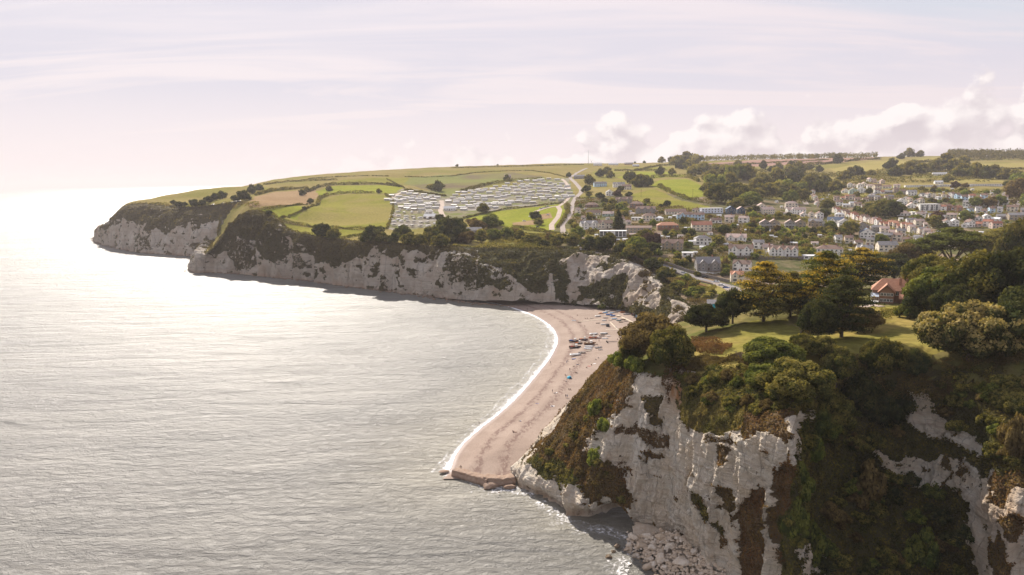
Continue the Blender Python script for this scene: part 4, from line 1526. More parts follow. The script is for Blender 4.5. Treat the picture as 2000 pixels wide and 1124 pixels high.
_r0g = np.random.default_rng(3)
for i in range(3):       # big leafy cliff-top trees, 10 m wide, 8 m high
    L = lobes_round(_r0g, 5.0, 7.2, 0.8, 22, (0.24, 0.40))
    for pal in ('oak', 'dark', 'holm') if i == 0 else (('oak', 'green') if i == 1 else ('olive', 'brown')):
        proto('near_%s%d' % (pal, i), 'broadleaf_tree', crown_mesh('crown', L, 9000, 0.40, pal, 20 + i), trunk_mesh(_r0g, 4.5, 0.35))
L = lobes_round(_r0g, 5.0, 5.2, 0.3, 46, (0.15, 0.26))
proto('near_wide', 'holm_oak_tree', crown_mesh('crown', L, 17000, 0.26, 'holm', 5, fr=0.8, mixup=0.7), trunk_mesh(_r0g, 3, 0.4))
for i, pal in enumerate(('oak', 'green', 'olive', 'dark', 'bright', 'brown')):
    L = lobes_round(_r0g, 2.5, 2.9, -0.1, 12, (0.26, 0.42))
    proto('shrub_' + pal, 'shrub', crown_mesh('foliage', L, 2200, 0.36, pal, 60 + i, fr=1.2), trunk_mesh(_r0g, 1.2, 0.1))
for i, pal in enumerate(('oak', 'green', 'olive', 'dark', 'brown', 'purple')):
    L = lobes_round(_r0g, 5.0, 7.0 + (i % 3), 0.6, 12, (0.28, 0.46))
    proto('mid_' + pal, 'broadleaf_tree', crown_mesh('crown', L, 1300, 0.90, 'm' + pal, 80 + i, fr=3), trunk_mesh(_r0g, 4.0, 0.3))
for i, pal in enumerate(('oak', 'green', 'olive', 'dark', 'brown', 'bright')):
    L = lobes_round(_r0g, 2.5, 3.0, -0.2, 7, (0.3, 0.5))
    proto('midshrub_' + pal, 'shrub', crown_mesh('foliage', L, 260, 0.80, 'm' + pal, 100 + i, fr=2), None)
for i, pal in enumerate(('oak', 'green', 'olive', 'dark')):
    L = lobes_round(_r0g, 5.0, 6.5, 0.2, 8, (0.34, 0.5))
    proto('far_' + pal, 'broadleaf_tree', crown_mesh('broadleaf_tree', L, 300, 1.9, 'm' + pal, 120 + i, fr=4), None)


def conifer_lobes(rng, h, r):
    L = []
    for k in range(9):
        t = k / 8
        z = h * (0.12 + 0.86 * t)
        q = r * (1 - t) ** 0.75 * rng.uniform(0.8, 1.1) + 0.35
        L.append([rng.uniform(-.2, .2), rng.uniform(-.2, .2), z, q, q, h * 0.10])
    return np.array(L)


proto('mid_conifer', 'conifer_tree', crown_mesh('crown', conifer_lobes(_r0g, 12, 3.6), 1500, 0.8, 'dark', 140, core=0.7), trunk_mesh(_r0g, 3, 0.3, 0))


def plates_crown(name, h, R, seed, gold=0.0, dark='oak', nplates=22, z0=0.15, top_flat=True, ncards=13000, size=0.42, sunside=-1):
    """cedar / cypress crown: stacked flat plates of foliage, upper sides tipped with gold"""
    rng = np.random.default_rng(seed)
    P, N, C = [], [], []
    V2, F2, C2 = [], [], []
    per = ncards // nplates
    base = 0
    a, b = np.array(PAL[dark][0]), np.array(PAL[dark][1])
    for k in range(nplates):
        t = (k + rng.uniform(0, .8)) / nplates
        z = h * (z0 + (1 - z0) * t)
        env = math.sin(min(1.0, (1 - t) * 1.25 + 0.18) * math.pi / 2) * (0.6 + 0.4 * min(1, t * 3 + .3))
        th = k * 2.39996 + rng.uniform(-.3, .3)
        rc = R * env * rng.uniform(0.42, 0.62) * (0.35 if t > 0.9 else 1)
        pr = R * env * rng.uniform(0.36, 0.52) + 0.5
        cx, cy_ = math.cos(th) * rc, math.sin(th) * rc
        n = per
        ang = rng.uniform(0, 2 * math.pi, n)
        q = np.sqrt(rng.uniform(0, 1, n))
        lob = 1 + 0.25 * np.sin(ang * 5 + k) + 0.12 * np.sin(ang * 11 + 2 * k)
        x = cx + np.cos(ang) * q * pr * lob
        y = cy_ + np.sin(ang) * q * pr * lob
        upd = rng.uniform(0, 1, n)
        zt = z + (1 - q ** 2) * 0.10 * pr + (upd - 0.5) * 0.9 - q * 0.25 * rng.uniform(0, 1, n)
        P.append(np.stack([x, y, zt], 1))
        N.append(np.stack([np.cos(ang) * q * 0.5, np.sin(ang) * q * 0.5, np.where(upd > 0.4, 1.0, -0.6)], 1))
        tt = np.clip(0.4 + 0.5 * upd + rng.normal(0, .2, n), 0, 1)[:, None]  # upper leaves of each plate brighter, sunlit tops put into the colour
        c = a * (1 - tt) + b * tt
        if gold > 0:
            side = min(1.0, max(0.0, 0.45 + sunside * cx / R * 0.9 - 0.25 * (cy_ / R) + 0.55 * (t - 0.4)))  # golden tips, gathered on sun side and top: sunlight put into the foliage colour
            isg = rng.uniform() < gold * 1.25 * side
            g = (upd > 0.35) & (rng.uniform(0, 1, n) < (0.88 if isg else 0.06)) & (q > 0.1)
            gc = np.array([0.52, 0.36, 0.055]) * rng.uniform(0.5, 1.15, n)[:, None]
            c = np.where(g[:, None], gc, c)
        C.append(c)
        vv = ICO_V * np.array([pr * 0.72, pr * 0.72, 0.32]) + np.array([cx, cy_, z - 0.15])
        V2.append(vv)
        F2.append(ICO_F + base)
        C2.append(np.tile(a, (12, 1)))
        base += 12
    P = np.vstack(P)
    V, F, Cc = cards(P, np.vstack(N), size, np.vstack(C), rng, 0.4)
    Fs = [F[:, :3], F[:, [0, 2, 3]]] + [f + len(V) for f in F2]
    return mesh_np(name, np.vstack([V] + V2), np.vstack(Fs), M_leaf, col=np.vstack([Cc] + C2))


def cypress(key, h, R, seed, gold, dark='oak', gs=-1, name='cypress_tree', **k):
    proto(key, name, plates_crown('crown', h, R, seed, gold, dark, sunside=gs, **k), trunk_mesh(np.random.default_rng(seed), h * 0.62, 0.55, 7, R * 0.5))


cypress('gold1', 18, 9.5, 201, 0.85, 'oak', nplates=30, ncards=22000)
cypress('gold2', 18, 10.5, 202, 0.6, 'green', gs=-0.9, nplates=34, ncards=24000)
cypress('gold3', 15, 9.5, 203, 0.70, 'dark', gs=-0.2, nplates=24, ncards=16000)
cypress('cedar_dark', 15, 9, 204, 0.0, 'dark', nplates=26, ncards=16000)
cypress('cedar_green', 15, 8, 205, 0.0, 'oak', nplates=26, ncards=15000)
cypress('pine1', 12, 6.5, 206, 0.0, 'green', nplates=12, z0=0.66, ncards=9000, name='umbrella_pine_tree')
cypress('pine2', 13, 7.5, 207, 0.0, 'olive', nplates=14, z0=0.62, ncards=9000, name='umbrella_pine_tree')


def bare_tree():
    rng = np.random.default_rng(9)
    mb = MB()

    def grow(p, d, l, r, lv):
        e = p + d * l
        mb.cone(p, e, r, r * 0.6, 4 if lv > 1 else 5)
        if lv >= 5:
            return
        for _ in range(3 if lv < 4 else 2):
            dd = (d + Vector(rng.normal(0, 0.42, 3)) + Vector((0, 0, 0.12))).normalized()
            grow(p + d * l * rng.uniform(0.6, 1.0), dd, l * rng.uniform(0.6, 0.8), r * 0.55, lv + 1)
    for _ in range(4):
        grow(Vector((rng.uniform(-.5, .5), rng.uniform(-.5, .5), 0)), Vector((rng.normal(0, .3), rng.normal(0, .3), 1)).normalized(), 2.3, 0.10, 0)
    return mb.mesh('twigs', plain('grey_twigs', (0.20, 0.155, 0.115), 0.9, 0.2, 2, 0.1))


ALLTREES = []


def tree(key, loc, width, height=None, label=None, group=None, cat='tree', rz=None, parts=True):
    """width and height in metres; prototypes are 10 m wide (shrubs 5 m)"""
    name, cm, tm = PROTO[key]
    dims = {'shrub': 5.0, 'midshrub': 5.0, 'near': 10.0, 'mid': 10.0, 'far': 10.0}
    w0 = dims.get(key.split('_')[0], None)
    if w0 is None:
        w0 = {'gold1': 19, 'gold2': 21, 'gold3': 19, 'cedar_dark': 18, 'cedar_green': 16, 'pine1': 13, 'pine2': 15}[key]
    if key == 'mid_conifer':
        w0 = 7.2
    h00 = {'near': 8.0, 'shrub': 2.9, 'midshrub': 2.9, 'mid': 8.2, 'far': 6.7}.get(key.split('_')[0])
    if h00 is None:
        h00 = {'gold1': 18, 'gold2': 18, 'gold3': 15, 'cedar_dark': 15, 'cedar_green': 15, 'pine1': 12, 'pine2': 13}[key]
    if key == 'near_wide':
        h00 = 5.6
    if key == 'mid_conifer':
        h00 = 12
    s = width / w0
    sz = (height / h00) if height else s
    rz = RNG.uniform(0, 6.28) if rz is None else rz
    if tm is None or not parts:
        o = link(name, cm, None, loc, rz, (s, s, sz))
    else:
        o = empty(name, loc, rz)
        o.scale = (s, s, sz)
        link('crown' if name.endswith('tree') else 'foliage', cm, o)
        link('trunk', tm, o)
    tag(o, label, cat, group)
    ALLTREES.append((o, proj(np.array(loc)), width, key))
    return o


_np = NEAR[0].reshape(-1, 3)
_npx, _npy = proj(_np)


def near_hit(px, py):
    """nearest point of the near cliff sheet shown at a pixel"""
    d = np.hypot(_npx - px, _npy - py)
    m = np.where(d < 5)[0]
    if len(m) == 0:
        m = np.argsort(d)[:3]
    k = m[np.argmin(_np[m, 1])]
    return _np[k]


def place(px, top, bot, w, key, label, group=None, cliff=False, cat='tree', sink=0.4):
    """px centre, py of crown top and foot, crown width: all read off the photo, turned into metres at the foot's own distance"""
    p = near_hit(px, bot) if cliff else hit(px, bot)
    dist = p[1] + w / FOC * p[1] * (0.0 if cliff else 0.25)
    p = p + np.array([0, w / FOC * p[1] * 0.15, 0])
    k = p[1] / FOC
    # the foot is hidden by the crown's own front: height from the pixels, corrected for looking down
    hgt = (bot - top) * k * 1.02
    return tree(key, p - [0, 0, sink], w * k, max(hgt, 2.0), label, group, cat)


NT = [
    (1912, 596, 718, 205, 'near_wide', 'broad dome-shaped holm oak at the right end of the cliff-top meadow', False),
    (1728, 662, 748, 82, 'near_oak0', 'round dark green tree on the cliff edge right of centre of the shaded meadow', False),
    (1637, 680, 762, 78, 'near_oak1', 'round-topped dark tree on the cliff edge left of the round meadow-edge tree', False),
    (1512, 660, 728, 118, 'near_green1', 'wide low bushy tree between the left lawn and the cliff scrub', False),
    (1572, 650, 700, 60, 'near_oak1', 'small dark tree just right of the wide low bushy tree', False),
    (1607, 655, 702, 52, 'near_olive2', 'small olive tree tucked under the dark cedars at the meadow corner', False),
    (1789, 686, 748, 52, 'near_dark0', 'narrow dark tree on the cliff edge left of the dome-shaped holm oak', False),
    (1272, 614, 706, 112, 'near_brown2', 'big brownish-green tree at the tip of the near headland above the beach', False),
    (1312, 642, 732, 86, 'near_oak0', 'dark round tree in front of the brownish tree at the headland tip', False),
    (1238, 655, 712, 56, 'near_olive2', 'olive tree leaning over the headland tip nearest the beach', False),
    (1383, 597, 650, 82, 'near_dark0', 'spreading dark tree at the left end of the lawn beside the turquoise hut', False),
    (1434, 566, 634, 64, 'near_dark0', 'very dark dense tree left of the golden cypress', False),
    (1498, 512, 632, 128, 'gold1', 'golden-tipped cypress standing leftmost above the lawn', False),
    (1548, 530, 622, 80, 'cedar_green', 'dark green cedar pressed against the leftmost golden cypress', False),
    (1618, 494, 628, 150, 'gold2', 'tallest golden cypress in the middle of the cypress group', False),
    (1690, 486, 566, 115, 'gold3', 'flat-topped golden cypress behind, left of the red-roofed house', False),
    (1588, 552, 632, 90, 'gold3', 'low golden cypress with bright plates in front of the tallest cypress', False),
    (1652, 540, 662, 125, 'cedar_dark', 'very dark cedar in front of the golden cypresses', False),
    (1602, 590, 668, 74, 'near_dark0', 'dark bushy tree at the foot of the cedar group', False),
    (1690, 600, 650, 70, 'near_brown2', 'dull brown-green bush at the top of the shaded meadow', False),
    (1752, 500, 552, 90, 'near_dark0', 'dark round tree behind the left side of the red-roofed house', False),
    (1822, 498, 590, 100, 'near_oak1', 'green tree just right of the red-roofed house', False),
    (1848, 520, 622, 130, 'near_green1', 'wide green tree in the belt right of the red-roofed house', False),
    (1920, 500, 628, 150, 'near_oak0', 'tall broad tree in the middle of the dark belt at the right', False),
    (1992, 495, 634, 140, 'near_dark0', 'very dark tree at the right edge of the photo behind the holm oak', False),
    (1782, 590, 622, 50, 'shrub_green', 'bright green bush on the drive below the red-roofed house', False),
    (1880, 560, 640, 90, 'near_dark0', 'dark tree in the belt beside the pale clearing', False),
    (1815, 560, 622, 80, 'near_dark0', 'dark tree at the top right of the meadow', False),
    (2040, 560, 700, 150, 'near_dark0', 'dark tree cut off by the right edge of the photo', False),
    (1822, 462, 545, 84, 'pine1', 'leftmost umbrella pine on the skyline of the dark belt', False),
    (1868, 450, 545, 120, 'pine1', 'bright-topped umbrella pine in front of the village roofs', False),
    (1915, 458, 545, 110, 'pine2', 'umbrella pine with bare red limbs right of the bright-topped pine', False),
    (1962, 448, 545, 110, 'pine2', 'umbrella pine near the right edge with many bare trunks', False),
    (2008, 430, 560, 100, 'near_oak1', 'tall green tree standing on the right edge of the photo', False),
    (1780, 478, 545, 80, 'near_brown2', 'thin brownish tree between the cypresses and the umbrella pines', False),
    # cliff-edge and cliff-face trees
    (1560, 700, 790, 130, 'near_olive2', 'large olive bush spilling over the cliff edge left of the dark gully', True),
    (1500, 706, 760, 90, 'near_green1', 'green bush on the cliff edge below the wide low tree', True),
    (1630, 756, 850, 92, 'near_oak1', 'dark leafy tree growing out of the top of the gully', True),
    (1612, 785, 868, 70, 'near_green1', 'green tree lower in the gully below the dark leafy tree', True),
    (1680, 720, 830, 90, 'near_dark0', 'dark tree in the shaded top of the gully', True),
    (1740, 745, 850, 90, 'near_dark0', 'black-green tree filling the gully head left of the white chalk patch', True),
    (1590, 845, 905, 44, 'shrub_bright', 'small bright green tree on the lip of the gully', True),
    (1568, 905, 985, 60, 'shrub_green', 'green ivy-clad bush on the left wall of the gully', True),
    (1560, 975, 1060, 60, 'shrub_green', 'green bush lower on the left wall of the gully', True),
    (1592, 1020, 1100, 60, 'shrub_green', 'bottom green bush on the left wall of the gully', True),
    (1162, 872, 912, 40, 'shrub_bright', 'lone yellow-green bush on the brown slope above the beach', True),
    (1160, 775, 812, 34, 'shrub_bright', 'yellow-green bush on the upper brown slope near the beach', True),
    (1178, 812, 842, 30, 'shrub_bright', 'small yellow-green bush below the upper one on the brown slope', True),
    (1214, 682, 716, 48, 'shrub_bright', 'bright yellow-green bush on the very tip of the headland edge', True),
    (1240, 692, 724, 44, 'shrub_bright', 'second bright bush on the headland edge beside the dark round tree', True),
    (1700, 900, 990, 80, 'shrub_brown', 'brown bush in the middle of the ivy face', True),
    (1810, 1030, 1110, 70, 'shrub_green', 'green bush low on the ivy face', True),
    (1985, 810, 900, 60, 'shrub_brown', 'rusty bush at the right edge on the sunlit ridge', True),
]
for px, t, b, w, key, lab, cl in NT:
    place(px, t, b, w, key, lab, cliff=cl, cat='shrub' if key.startswith('shrub') else 'tree')
bt = empty('bare_tree', hit(1563, 650) - [0, 0, .3], 0.3)
bm_ = bare_tree()
link('twigs', bm_, bt)
bt.scale = (1.15, 1.15, 1.15)
tag(bt, 'grey leafless tree standing in front of the dark cedars', 'tree')
bt2 = empty('bare_tree', hit(1443, 705) - [0, 0, .3], 1.9)
link('twigs', bm_, bt2)
bt2.scale = (0.75, 0.75, 0.6)
tag(bt2, 'low grey leafless bush at the front edge of the left lawn', 'tree')


# ------------------------------------------------------------------ scrub as stuff on the cliff faces
def scrub_on(sheet, name, n, size, sel, pals, seed, lift=0.5, fr=4.0, jit=0.7):
    P, N, veg, brn, knd = sheet
    rng = np.random.default_rng(seed)
    nu, nv = veg.shape
    du = np.linalg.norm(P[1:, :-1] - P[:-1, :-1], axis=2)
    dv = np.linalg.norm(P[:-1, 1:] - P[:-1, :-1], axis=2)
    A = (du * dv).ravel()
    m = sel(veg, brn, knd)[:-1, :-1].ravel()
    w = A * m
    if w.sum() <= 0:
        return
    k = rng.choice(len(w), n, p=w / w.sum())
    i, j = np.unravel_index(k, (nu - 1, nv - 1))
    a = rng.uniform(0, 1, (n, 1))
    b = rng.uniform(0, 1, (n, 1))
    Q = P[i, j] * (1 - a) * (1 - b) + P[i + 1, j] * a * (1 - b) + P[i, j + 1] * (1 - a) * b + P[i + 1, j + 1] * a * b
    Nn = N[i, j] * 0.7 + np.array([0, 0, 0.5])
    cl = fbm(Q / fr, 3)
    Q = Q + Nn * (np.clip(cl + 0.35, 0, 1) * lift * 2.2 * rng.uniform(0.2, 1, n))[:, None]
    bb = np.clip(brn[i, j] + 0.35 * fbm(Q / 6 + 5, 2) + rng.normal(0, .12, n), 0, 1)
    t = np.clip(0.42 + 1.3 * fbm(Q / 2.4 + 3, 3) + rng.normal(0, .28, n), 0, 1.35)[:, None]
    g = np.array(PAL[pals[0]][0]) * (1 - t) + np.array(PAL[pals[0]][1]) * t
    h = np.array(PAL[pals[1]][0]) * (1 - t) + np.array(PAL[pals[1]][1]) * t
    c = g * (1 - bb[:, None]) + h * bb[:, None]
    V, F, C = cards(Q, Nn, size, c, rng, jit)
    me = mesh_np(name, V, F, M_leaf, col=C)
    tag(link(name, me), kind='stuff')


scrub_on(NEAR, 'cliff_scrub', 60000, 0.50, lambda v, b, k: (k == 0) * np.clip((v - .45) * 2, 0, 1) + (k == -1) * (v > .42) * 0.6, ('olive', 'rust'), 1, 0.6)
scrub_on(NEAR, 'cliff_scrub', 26000, 0.50, lambda v, b, k: (k == 1) * 1.0, ('oak', 'brown'), 2, 0.8)
scrub_on(NEAR, 'ivy_growth', 62000, 0.50, lambda v, b, k: ((k == 2) & (v > .6)) * 1.0, ('oak', 'brown'), 3, 0.8, fr=3.0)
PAL['drygrass'] = ((0.16, 0.13, 0.05), (0.30, 0.23, 0.10))
scrub_on(NEAR, 'slope_grass', 22000, 0.38, lambda v, b, k: (k == 3) * 1.0, ('olive', 'drygrass'), 4, 0.25)
PAL['farveg'] = ((0.070, 0.074, 0.032), (0.160, 0.140, 0.060))
scrub_on(FCA, 'cliff_scrub', 45000, 1.35, lambda v, b, k: (v > .52) * 1.0, ('farveg', 'brown'), 5, 1.4, fr=9)
scrub_on(FCB, 'cliff_scrub', 16000, 1.9, lambda v, b, k: (v > .52) * 1.0, ('farveg', 'brown'), 6, 1.8, fr=14)
print('near trees', time.time() - T0)


rgs = np.random.default_rng(404)
NEARB = []
BUSH = [([(1570, 800), (1700, 780), (1770, 830), (1700, 880), (1880, 960), (1900, 1120), (1540, 1124), (1530, 1040), (1560, 900)], 70, (22, 52), ('dark', 'oak', 'green', 'olive', 'brown'), 'leafy bush among others covering the shaded ivy face of the gully', 'bushes on the shaded gully face'),
        ([(1335, 735), (1400, 720), (1570, 715), (1560, 790), (1480, 800), (1390, 790), (1345, 770)], 42, (16, 40), ('olive', 'green', 'oak', 'brown'), 'bush among others on the slope between the lawn and the white wall', 'bushes on the slope above the white wall'),
        ([(1820, 735), (2010, 735), (2010, 900), (1920, 880), (1840, 820)], 40, (20, 46), ('oak', 'olive', 'brown', 'green'), 'bush among others on the slope below the dome-shaped holm oak', 'bushes below the holm oak'),
        ([(1040, 900), (1110, 800), (1180, 700), (1205, 760), (1200, 810), (1150, 860), (1225, 930), (1220, 985), (1130, 950)], 46, (10, 24), ('brown', 'brown', 'olive', 'oak'), 'low bush among others on the brown slope between beach and chalk', 'low bushes on the brown slope'),
        ([(1340, 700), (1380, 690), (1560, 700), (1640, 715), (1620, 735), (1340, 738)], 30, (14, 30), ('olive', 'oak', 'brown', 'green'), 'small bush among others along the front edge of the lawn', 'bushes along the front edge of the lawn')]
for poly, nb0, wr, pals, lab, grp in BUSH:
    c_ = 0
    while c_ < nb0:
        px, py = rgs.uniform(1030, 2010), rgs.uniform(690, 1130)
        if not pip(np.array([px]), np.array([py]), poly)[0]:
            continue
        w = rgs.uniform(*wr)
        p = near_hit(px, py + w * 0.3)
        m_ = w * p[1] / FOC
        pl_ = pals[int(rgs.integers(0, len(pals)))]
        o_ = tree('shrub_' + pl_, p - [0, 0, m_ * 0.10], m_, m_ * rgs.uniform(0.45, 0.8), lab, grp, 'bush')
        o_.name = 'bush'
        NEARB.append((o_, px, py, w, pl_))
        c_ += 1


# ------------------------------------------------------------------ hedges
def hedge(px_line, label, w=2.6, h=2.4, pal='oak', dens=1.0, gaps=0.0, clump=0.5):
    W = []
    for a, b in zip(px_line[:-1], px_line[1:]):
        n = max(2, int(math.hypot(b[0] - a[0], b[1] - a[1]) / 14) + 1)
        for t in np.linspace(0, 1, n, endpoint=False):
            W.append(hit(a[0] + (b[0] - a[0]) * t, a[1] + (b[1] - a[1]) * t))
    W.append(hit(*px_line[-1]))
    W = np.array(W)
    # keep the distance from jumping over crests
    rng = np.random.default_rng(int(abs(px_line[0][0] * 7 + px_line[0][1])))
    seg = np.linalg.norm(np.diff(W[:, :2], axis=0), axis=1)
    Ltot = seg.sum()
    d = W[:, 1].mean()
    size = max(0.9, d / 683 * 0.95)
    n = int(min(2600, dens * 7.0 * Ltot * (w + 2 * h) / (size * size) / 2.6))
    n = max(n, 60)
    s = np.sort(rng.uniform(0, Ltot, n))
    cs = np.concatenate([[0], np.cumsum(seg)])
    X = np.interp(s, cs, W[:, 0])
    Y = np.interp(s, cs, W[:, 1])
    hv = fbm(np.stack([s / 14, 0 * s + d, 0 * s], 1), 3)
    hh = h * (1 + clump * 1.6 * np.clip(hv, -0.4, 1))
    if gaps:
        keep = hv > -gaps
        s, X, Y, hh = s[keep], X[keep], Y[keep], hh[keep]
        n = len(s)
    th = rng.uniform(0, math.pi, n)
    r = np.sqrt(rng.uniform(0.45, 1, n))
    ox = rng.uniform(0, 6.28, n)
    q = w * 0.5 * np.cos(th) * r * (hh / h)
    X = X + np.cos(ox) * q
    Y = Y + np.sin(ox) * q
    Z = H(X, Y) + np.sin(th) * r * hh
    P = np.stack([X, Y, Z], 1)
    N = np.stack([np.cos(ox) * np.cos(th), np.sin(ox) * np.cos(th), np.sin(th)], 1)
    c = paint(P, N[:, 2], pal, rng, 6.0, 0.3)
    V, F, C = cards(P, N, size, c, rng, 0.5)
    me = mesh_np('hedge', V, F, M_leaf, col=C)
    return tag(link('hedge', me), label, 'hedge')


HG = [
    ([(498, 414), (545, 405), (600, 400)], 'hedge between the brown stubble field and the small bright green field', 3, 2.5),
    ([(545, 428), (575, 420), (600, 408), (620, 400)], 'thin broken hedge across the bright green field near the cliff'),
    ([(545, 430), (575, 438), (612, 445), (690, 449), (758, 448)], 'long curved hedge along the bottom of the big green field', 4, 3.0),
    ([(660, 468), (700, 461), (745, 452)], 'short hedge slanting below the big green field'),
    ([(620, 402), (624, 390), (640, 382), (680, 378), (730, 378)], 'thick dark hedge along the top of the big green field', 7, 5.5),
    ([(600, 376), (625, 366), (650, 362), (700, 361)], 'hedge below the upper headland field', 6, 5),
    ([(690, 361), (740, 360), (785, 366)], 'dark hedge between two green fields left of the caravans', 6, 4.5),
    ([(515, 362), (560, 356), (600, 354), (660, 352)], 'shrubby hedge high on the headland slope', 5, 4),
    ([(500, 382), (530, 374), (560, 371), (600, 368)], 'hedge along the top of the brown stubble field', 7, 5),
    ([(752, 380), (768, 392), (768, 410), (764, 428), (757, 446)], 'hedge between the big green field and the caravan park', 4, 3),
    ([(600, 350), (660, 346), (720, 344), (760, 345)], 'thin hedge high on the left hillside'),
    ([(790, 346), (830, 347), (880, 345), (930, 338), (980, 335), (1040, 334)], 'long thin hedge across the hill above the caravan park'),
    ([(755, 350), (770, 358), (790, 368)], 'short hedge running down to the caravan park'),
    ([(880, 329), (950, 327), (1040, 325), (1140, 322)], 'hedge along the skyline above the caravan park', 4, 3),
    ([(1040, 334), (1080, 340), (1110, 348)], 'hedge on the hill beside the top of the caravan park'),
    ([(905, 428), (940, 419), (980, 411), (1040, 404), (1100, 397)], 'trimmed hedge between the caravans and the open green meadow', 3, 2.5),
    ([(1107, 400), (1110, 415), (1100, 432), (1088, 446)], 'tall hedge along the lane beside the green meadow', 8, 5),
    ([(1000, 446), (1040, 451), (1070, 455), (1095, 462)], 'hedge along the bottom of the green meadow', 5, 3.5),
    ([(900, 376), (930, 367), (960, 360), (1000, 355), (1060, 352)], 'dark hedge above the upper rows of caravans', 9, 6),
    ([(790, 372), (830, 378), (870, 384)], 'hedge at the top left corner of the caravan park', 6, 4),
    ([(1200, 334), (1240, 334), (1300, 333)], 'hedge along the far side of the upper right pasture', 5, 4),
    ([(1270, 349), (1300, 346), (1345, 347), (1365, 356)], 'thick hedge between the two bright pastures', 8, 7),
    ([(1285, 366), (1310, 378), (1340, 390), (1372, 397), (1400, 402)], 'diagonal hedge between the bright pasture and the lower dry pasture', 7, 6),
    ([(1240, 334), (1290, 324), (1360, 322)], 'hedge on the far ridge right of the farm', 5, 4),
    ([(1366, 324), (1450, 322), (1540, 317), (1620, 313)], 'dark hedge line across the reddish ploughed fields', 7, 4),
    ([(1560, 325), (1620, 320), (1680, 313), (1720, 312)], 'hedge along the top of the large straw field', 9, 7),
    ([(1560, 352), (1590, 347), (1640, 342), (1690, 343), (1740, 334)], 'thick hedge below the large straw field', 10, 8),
    ([(1740, 334), (1775, 325), (1800, 318), (1830, 317)], 'hedge at the right end of the large straw field', 9, 7),
    ([(1780, 316), (1850, 318), (1900, 314), (1960, 313)], 'far hedge between the pale ridge fields at right', 7, 5),
    ([(1890, 332), (1940, 330), (2010, 332)], 'hedge under the right-most straw field', 7, 5),
    ([(1530, 355), (1500, 352), (1470, 344), (1440, 340)], 'hedge on the wooded slope left of the valley', 9, 7),
    ([(1150, 458), (1185, 462), (1210, 475)], 'clipped hedge below the white modern house', 3, 2.5),
    ([(1330, 428), (1365, 437), (1385, 440)], 'garden hedge left of the scaffolded building', 3, 3),
    ([(1480, 474), (1560, 476), (1620, 478), (1650, 480)], 'long dark hedge above the white gabled terrace', 7, 5),
    ([(1300, 514), (1330, 524), (1358, 535)], 'hedge above the road wall left of the grey stone house', 2.5, 2),
    ([(1490, 430), (1530, 428), (1570, 436)], 'dark hedge behind the glass-fronted semi-detached houses', 4, 4),
]
for q in HG:
    hedge(q[0], q[1], *(q[2:] if len(q) > 2 else (2.8, 2.0)))


# ------------------------------------------------------------------ woods on the skyline, too far to tell trees apart
def wood(poly, name, n, hgt, size, pal, seed, kind='stuff', label=None):
    rng = np.random.default_rng(seed)
    a = np.array(poly, float)
    px = rng.uniform(a[:, 0].min(), a[:, 0].max(), 400)
    py = rng.uniform(a[:, 1].min(), a[:, 1].max(), 400)
    m = pip(px, py, poly)
    W = np.array([hit(x, y) for x, y in zip(px[m], py[m])])
    k = rng.integers(0, len(W), n)
    rad = hgt * 0.55
    d = sphere_dirs(n, rng, 0.5)
    hs = hgt * rng.uniform(0.75, 1.1, len(W))
    P = W[k] + d * np.stack([np.full(n, rad)] * 2 + [hs[k] * 0.42], 1) + np.stack([np.zeros(n)] * 2 + [hs[k] * 0.55], 1)
    c = paint(P, d[:, 2], pal, rng, 12.0, 0.4)
    V, F, C = cards(P, d, size, c, rng, 0.4)
    me = mesh_np(name, V, F, M_leaf, col=C)
    return tag(link(name, me), kind='stuff')


def ridge_wood(line, n, hgt, size, seed, dep):
    rng = np.random.default_rng(seed)
    L = resample(line, 200)
    base = resample(np.array([hit(a_, b_)[:2] for a_, b_ in L[::5]]), 200)
    t = rng.uniform(0, 199, n)
    bx, by = np.interp(t, np.arange(200), base[:, 0]), np.interp(t, np.arange(200), base[:, 1])
    Y = by + rng.uniform(0, dep, n)
    X = bx * Y / by
    q = fbm(np.stack([X / 12, Y / 12, 0 * X], 1), 2)
    hh = hgt * (0.85 + 0.5 * q)
    z = rng.uniform(0, 1, n) ** 0.6 * hh
    P = np.stack([X, Y, H(X, Y) + z], 1)
    N = np.stack([rng.normal(0, .5, n), -0.6 + rng.normal(0, .5, n), 0.2 + z / hh], 1)
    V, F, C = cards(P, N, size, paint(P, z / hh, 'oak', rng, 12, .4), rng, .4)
    tag(link('distant_wood', mesh_np('distant_wood', V, F, M_leaf, col=C)), kind='stuff')


ridge_wood([(1306, 318), (1400, 315), (1500, 312), (1600, 309), (1722, 309)], 9000, 17, 4.2, 31, 120)
ridge_wood([(1850, 311), (1900, 311), (1960, 312), (2060, 314)], 9000, 24, 4.4, 32, 200)
print('hedges', time.time() - T0)

# ================================================================== BUILDINGS
def mat_wall(name, col, rough=0.85):
    return plain(name, col, rough, 0.10, 0.8, 0.2)


WALLS = {
    'white': mat_wall('white_render', (0.84, 0.81, 0.76)), 'cream': mat_wall('cream_render', (0.76, 0.67, 0.54)),
    'grey': mat_wall('grey_stone', (0.28, 0.26, 0.24)), 'tan': mat_wall('tan_stone', (0.36, 0.29, 0.21)),
    'brown': mat_wall('brown_brick', (0.26, 0.15, 0.10)), 'blue': mat_wall('dark_blue_boards', (0.05, 0.08, 0.13)),
    'paleblue': mat_wall('pale_blue_render', (0.50, 0.66, 0.78)), 'pink': mat_wall('pinkish_render', (0.66, 0.50, 0.42)),
    'teal': mat_wall('turquoise_boards', (0.03, 0.42, 0.52)), 'sheet': mat_wall('white_sheeting', (0.72, 0.76, 0.84)),
    'green': mat_wall('pale_green_render', (0.45, 0.56, 0.48)),
}


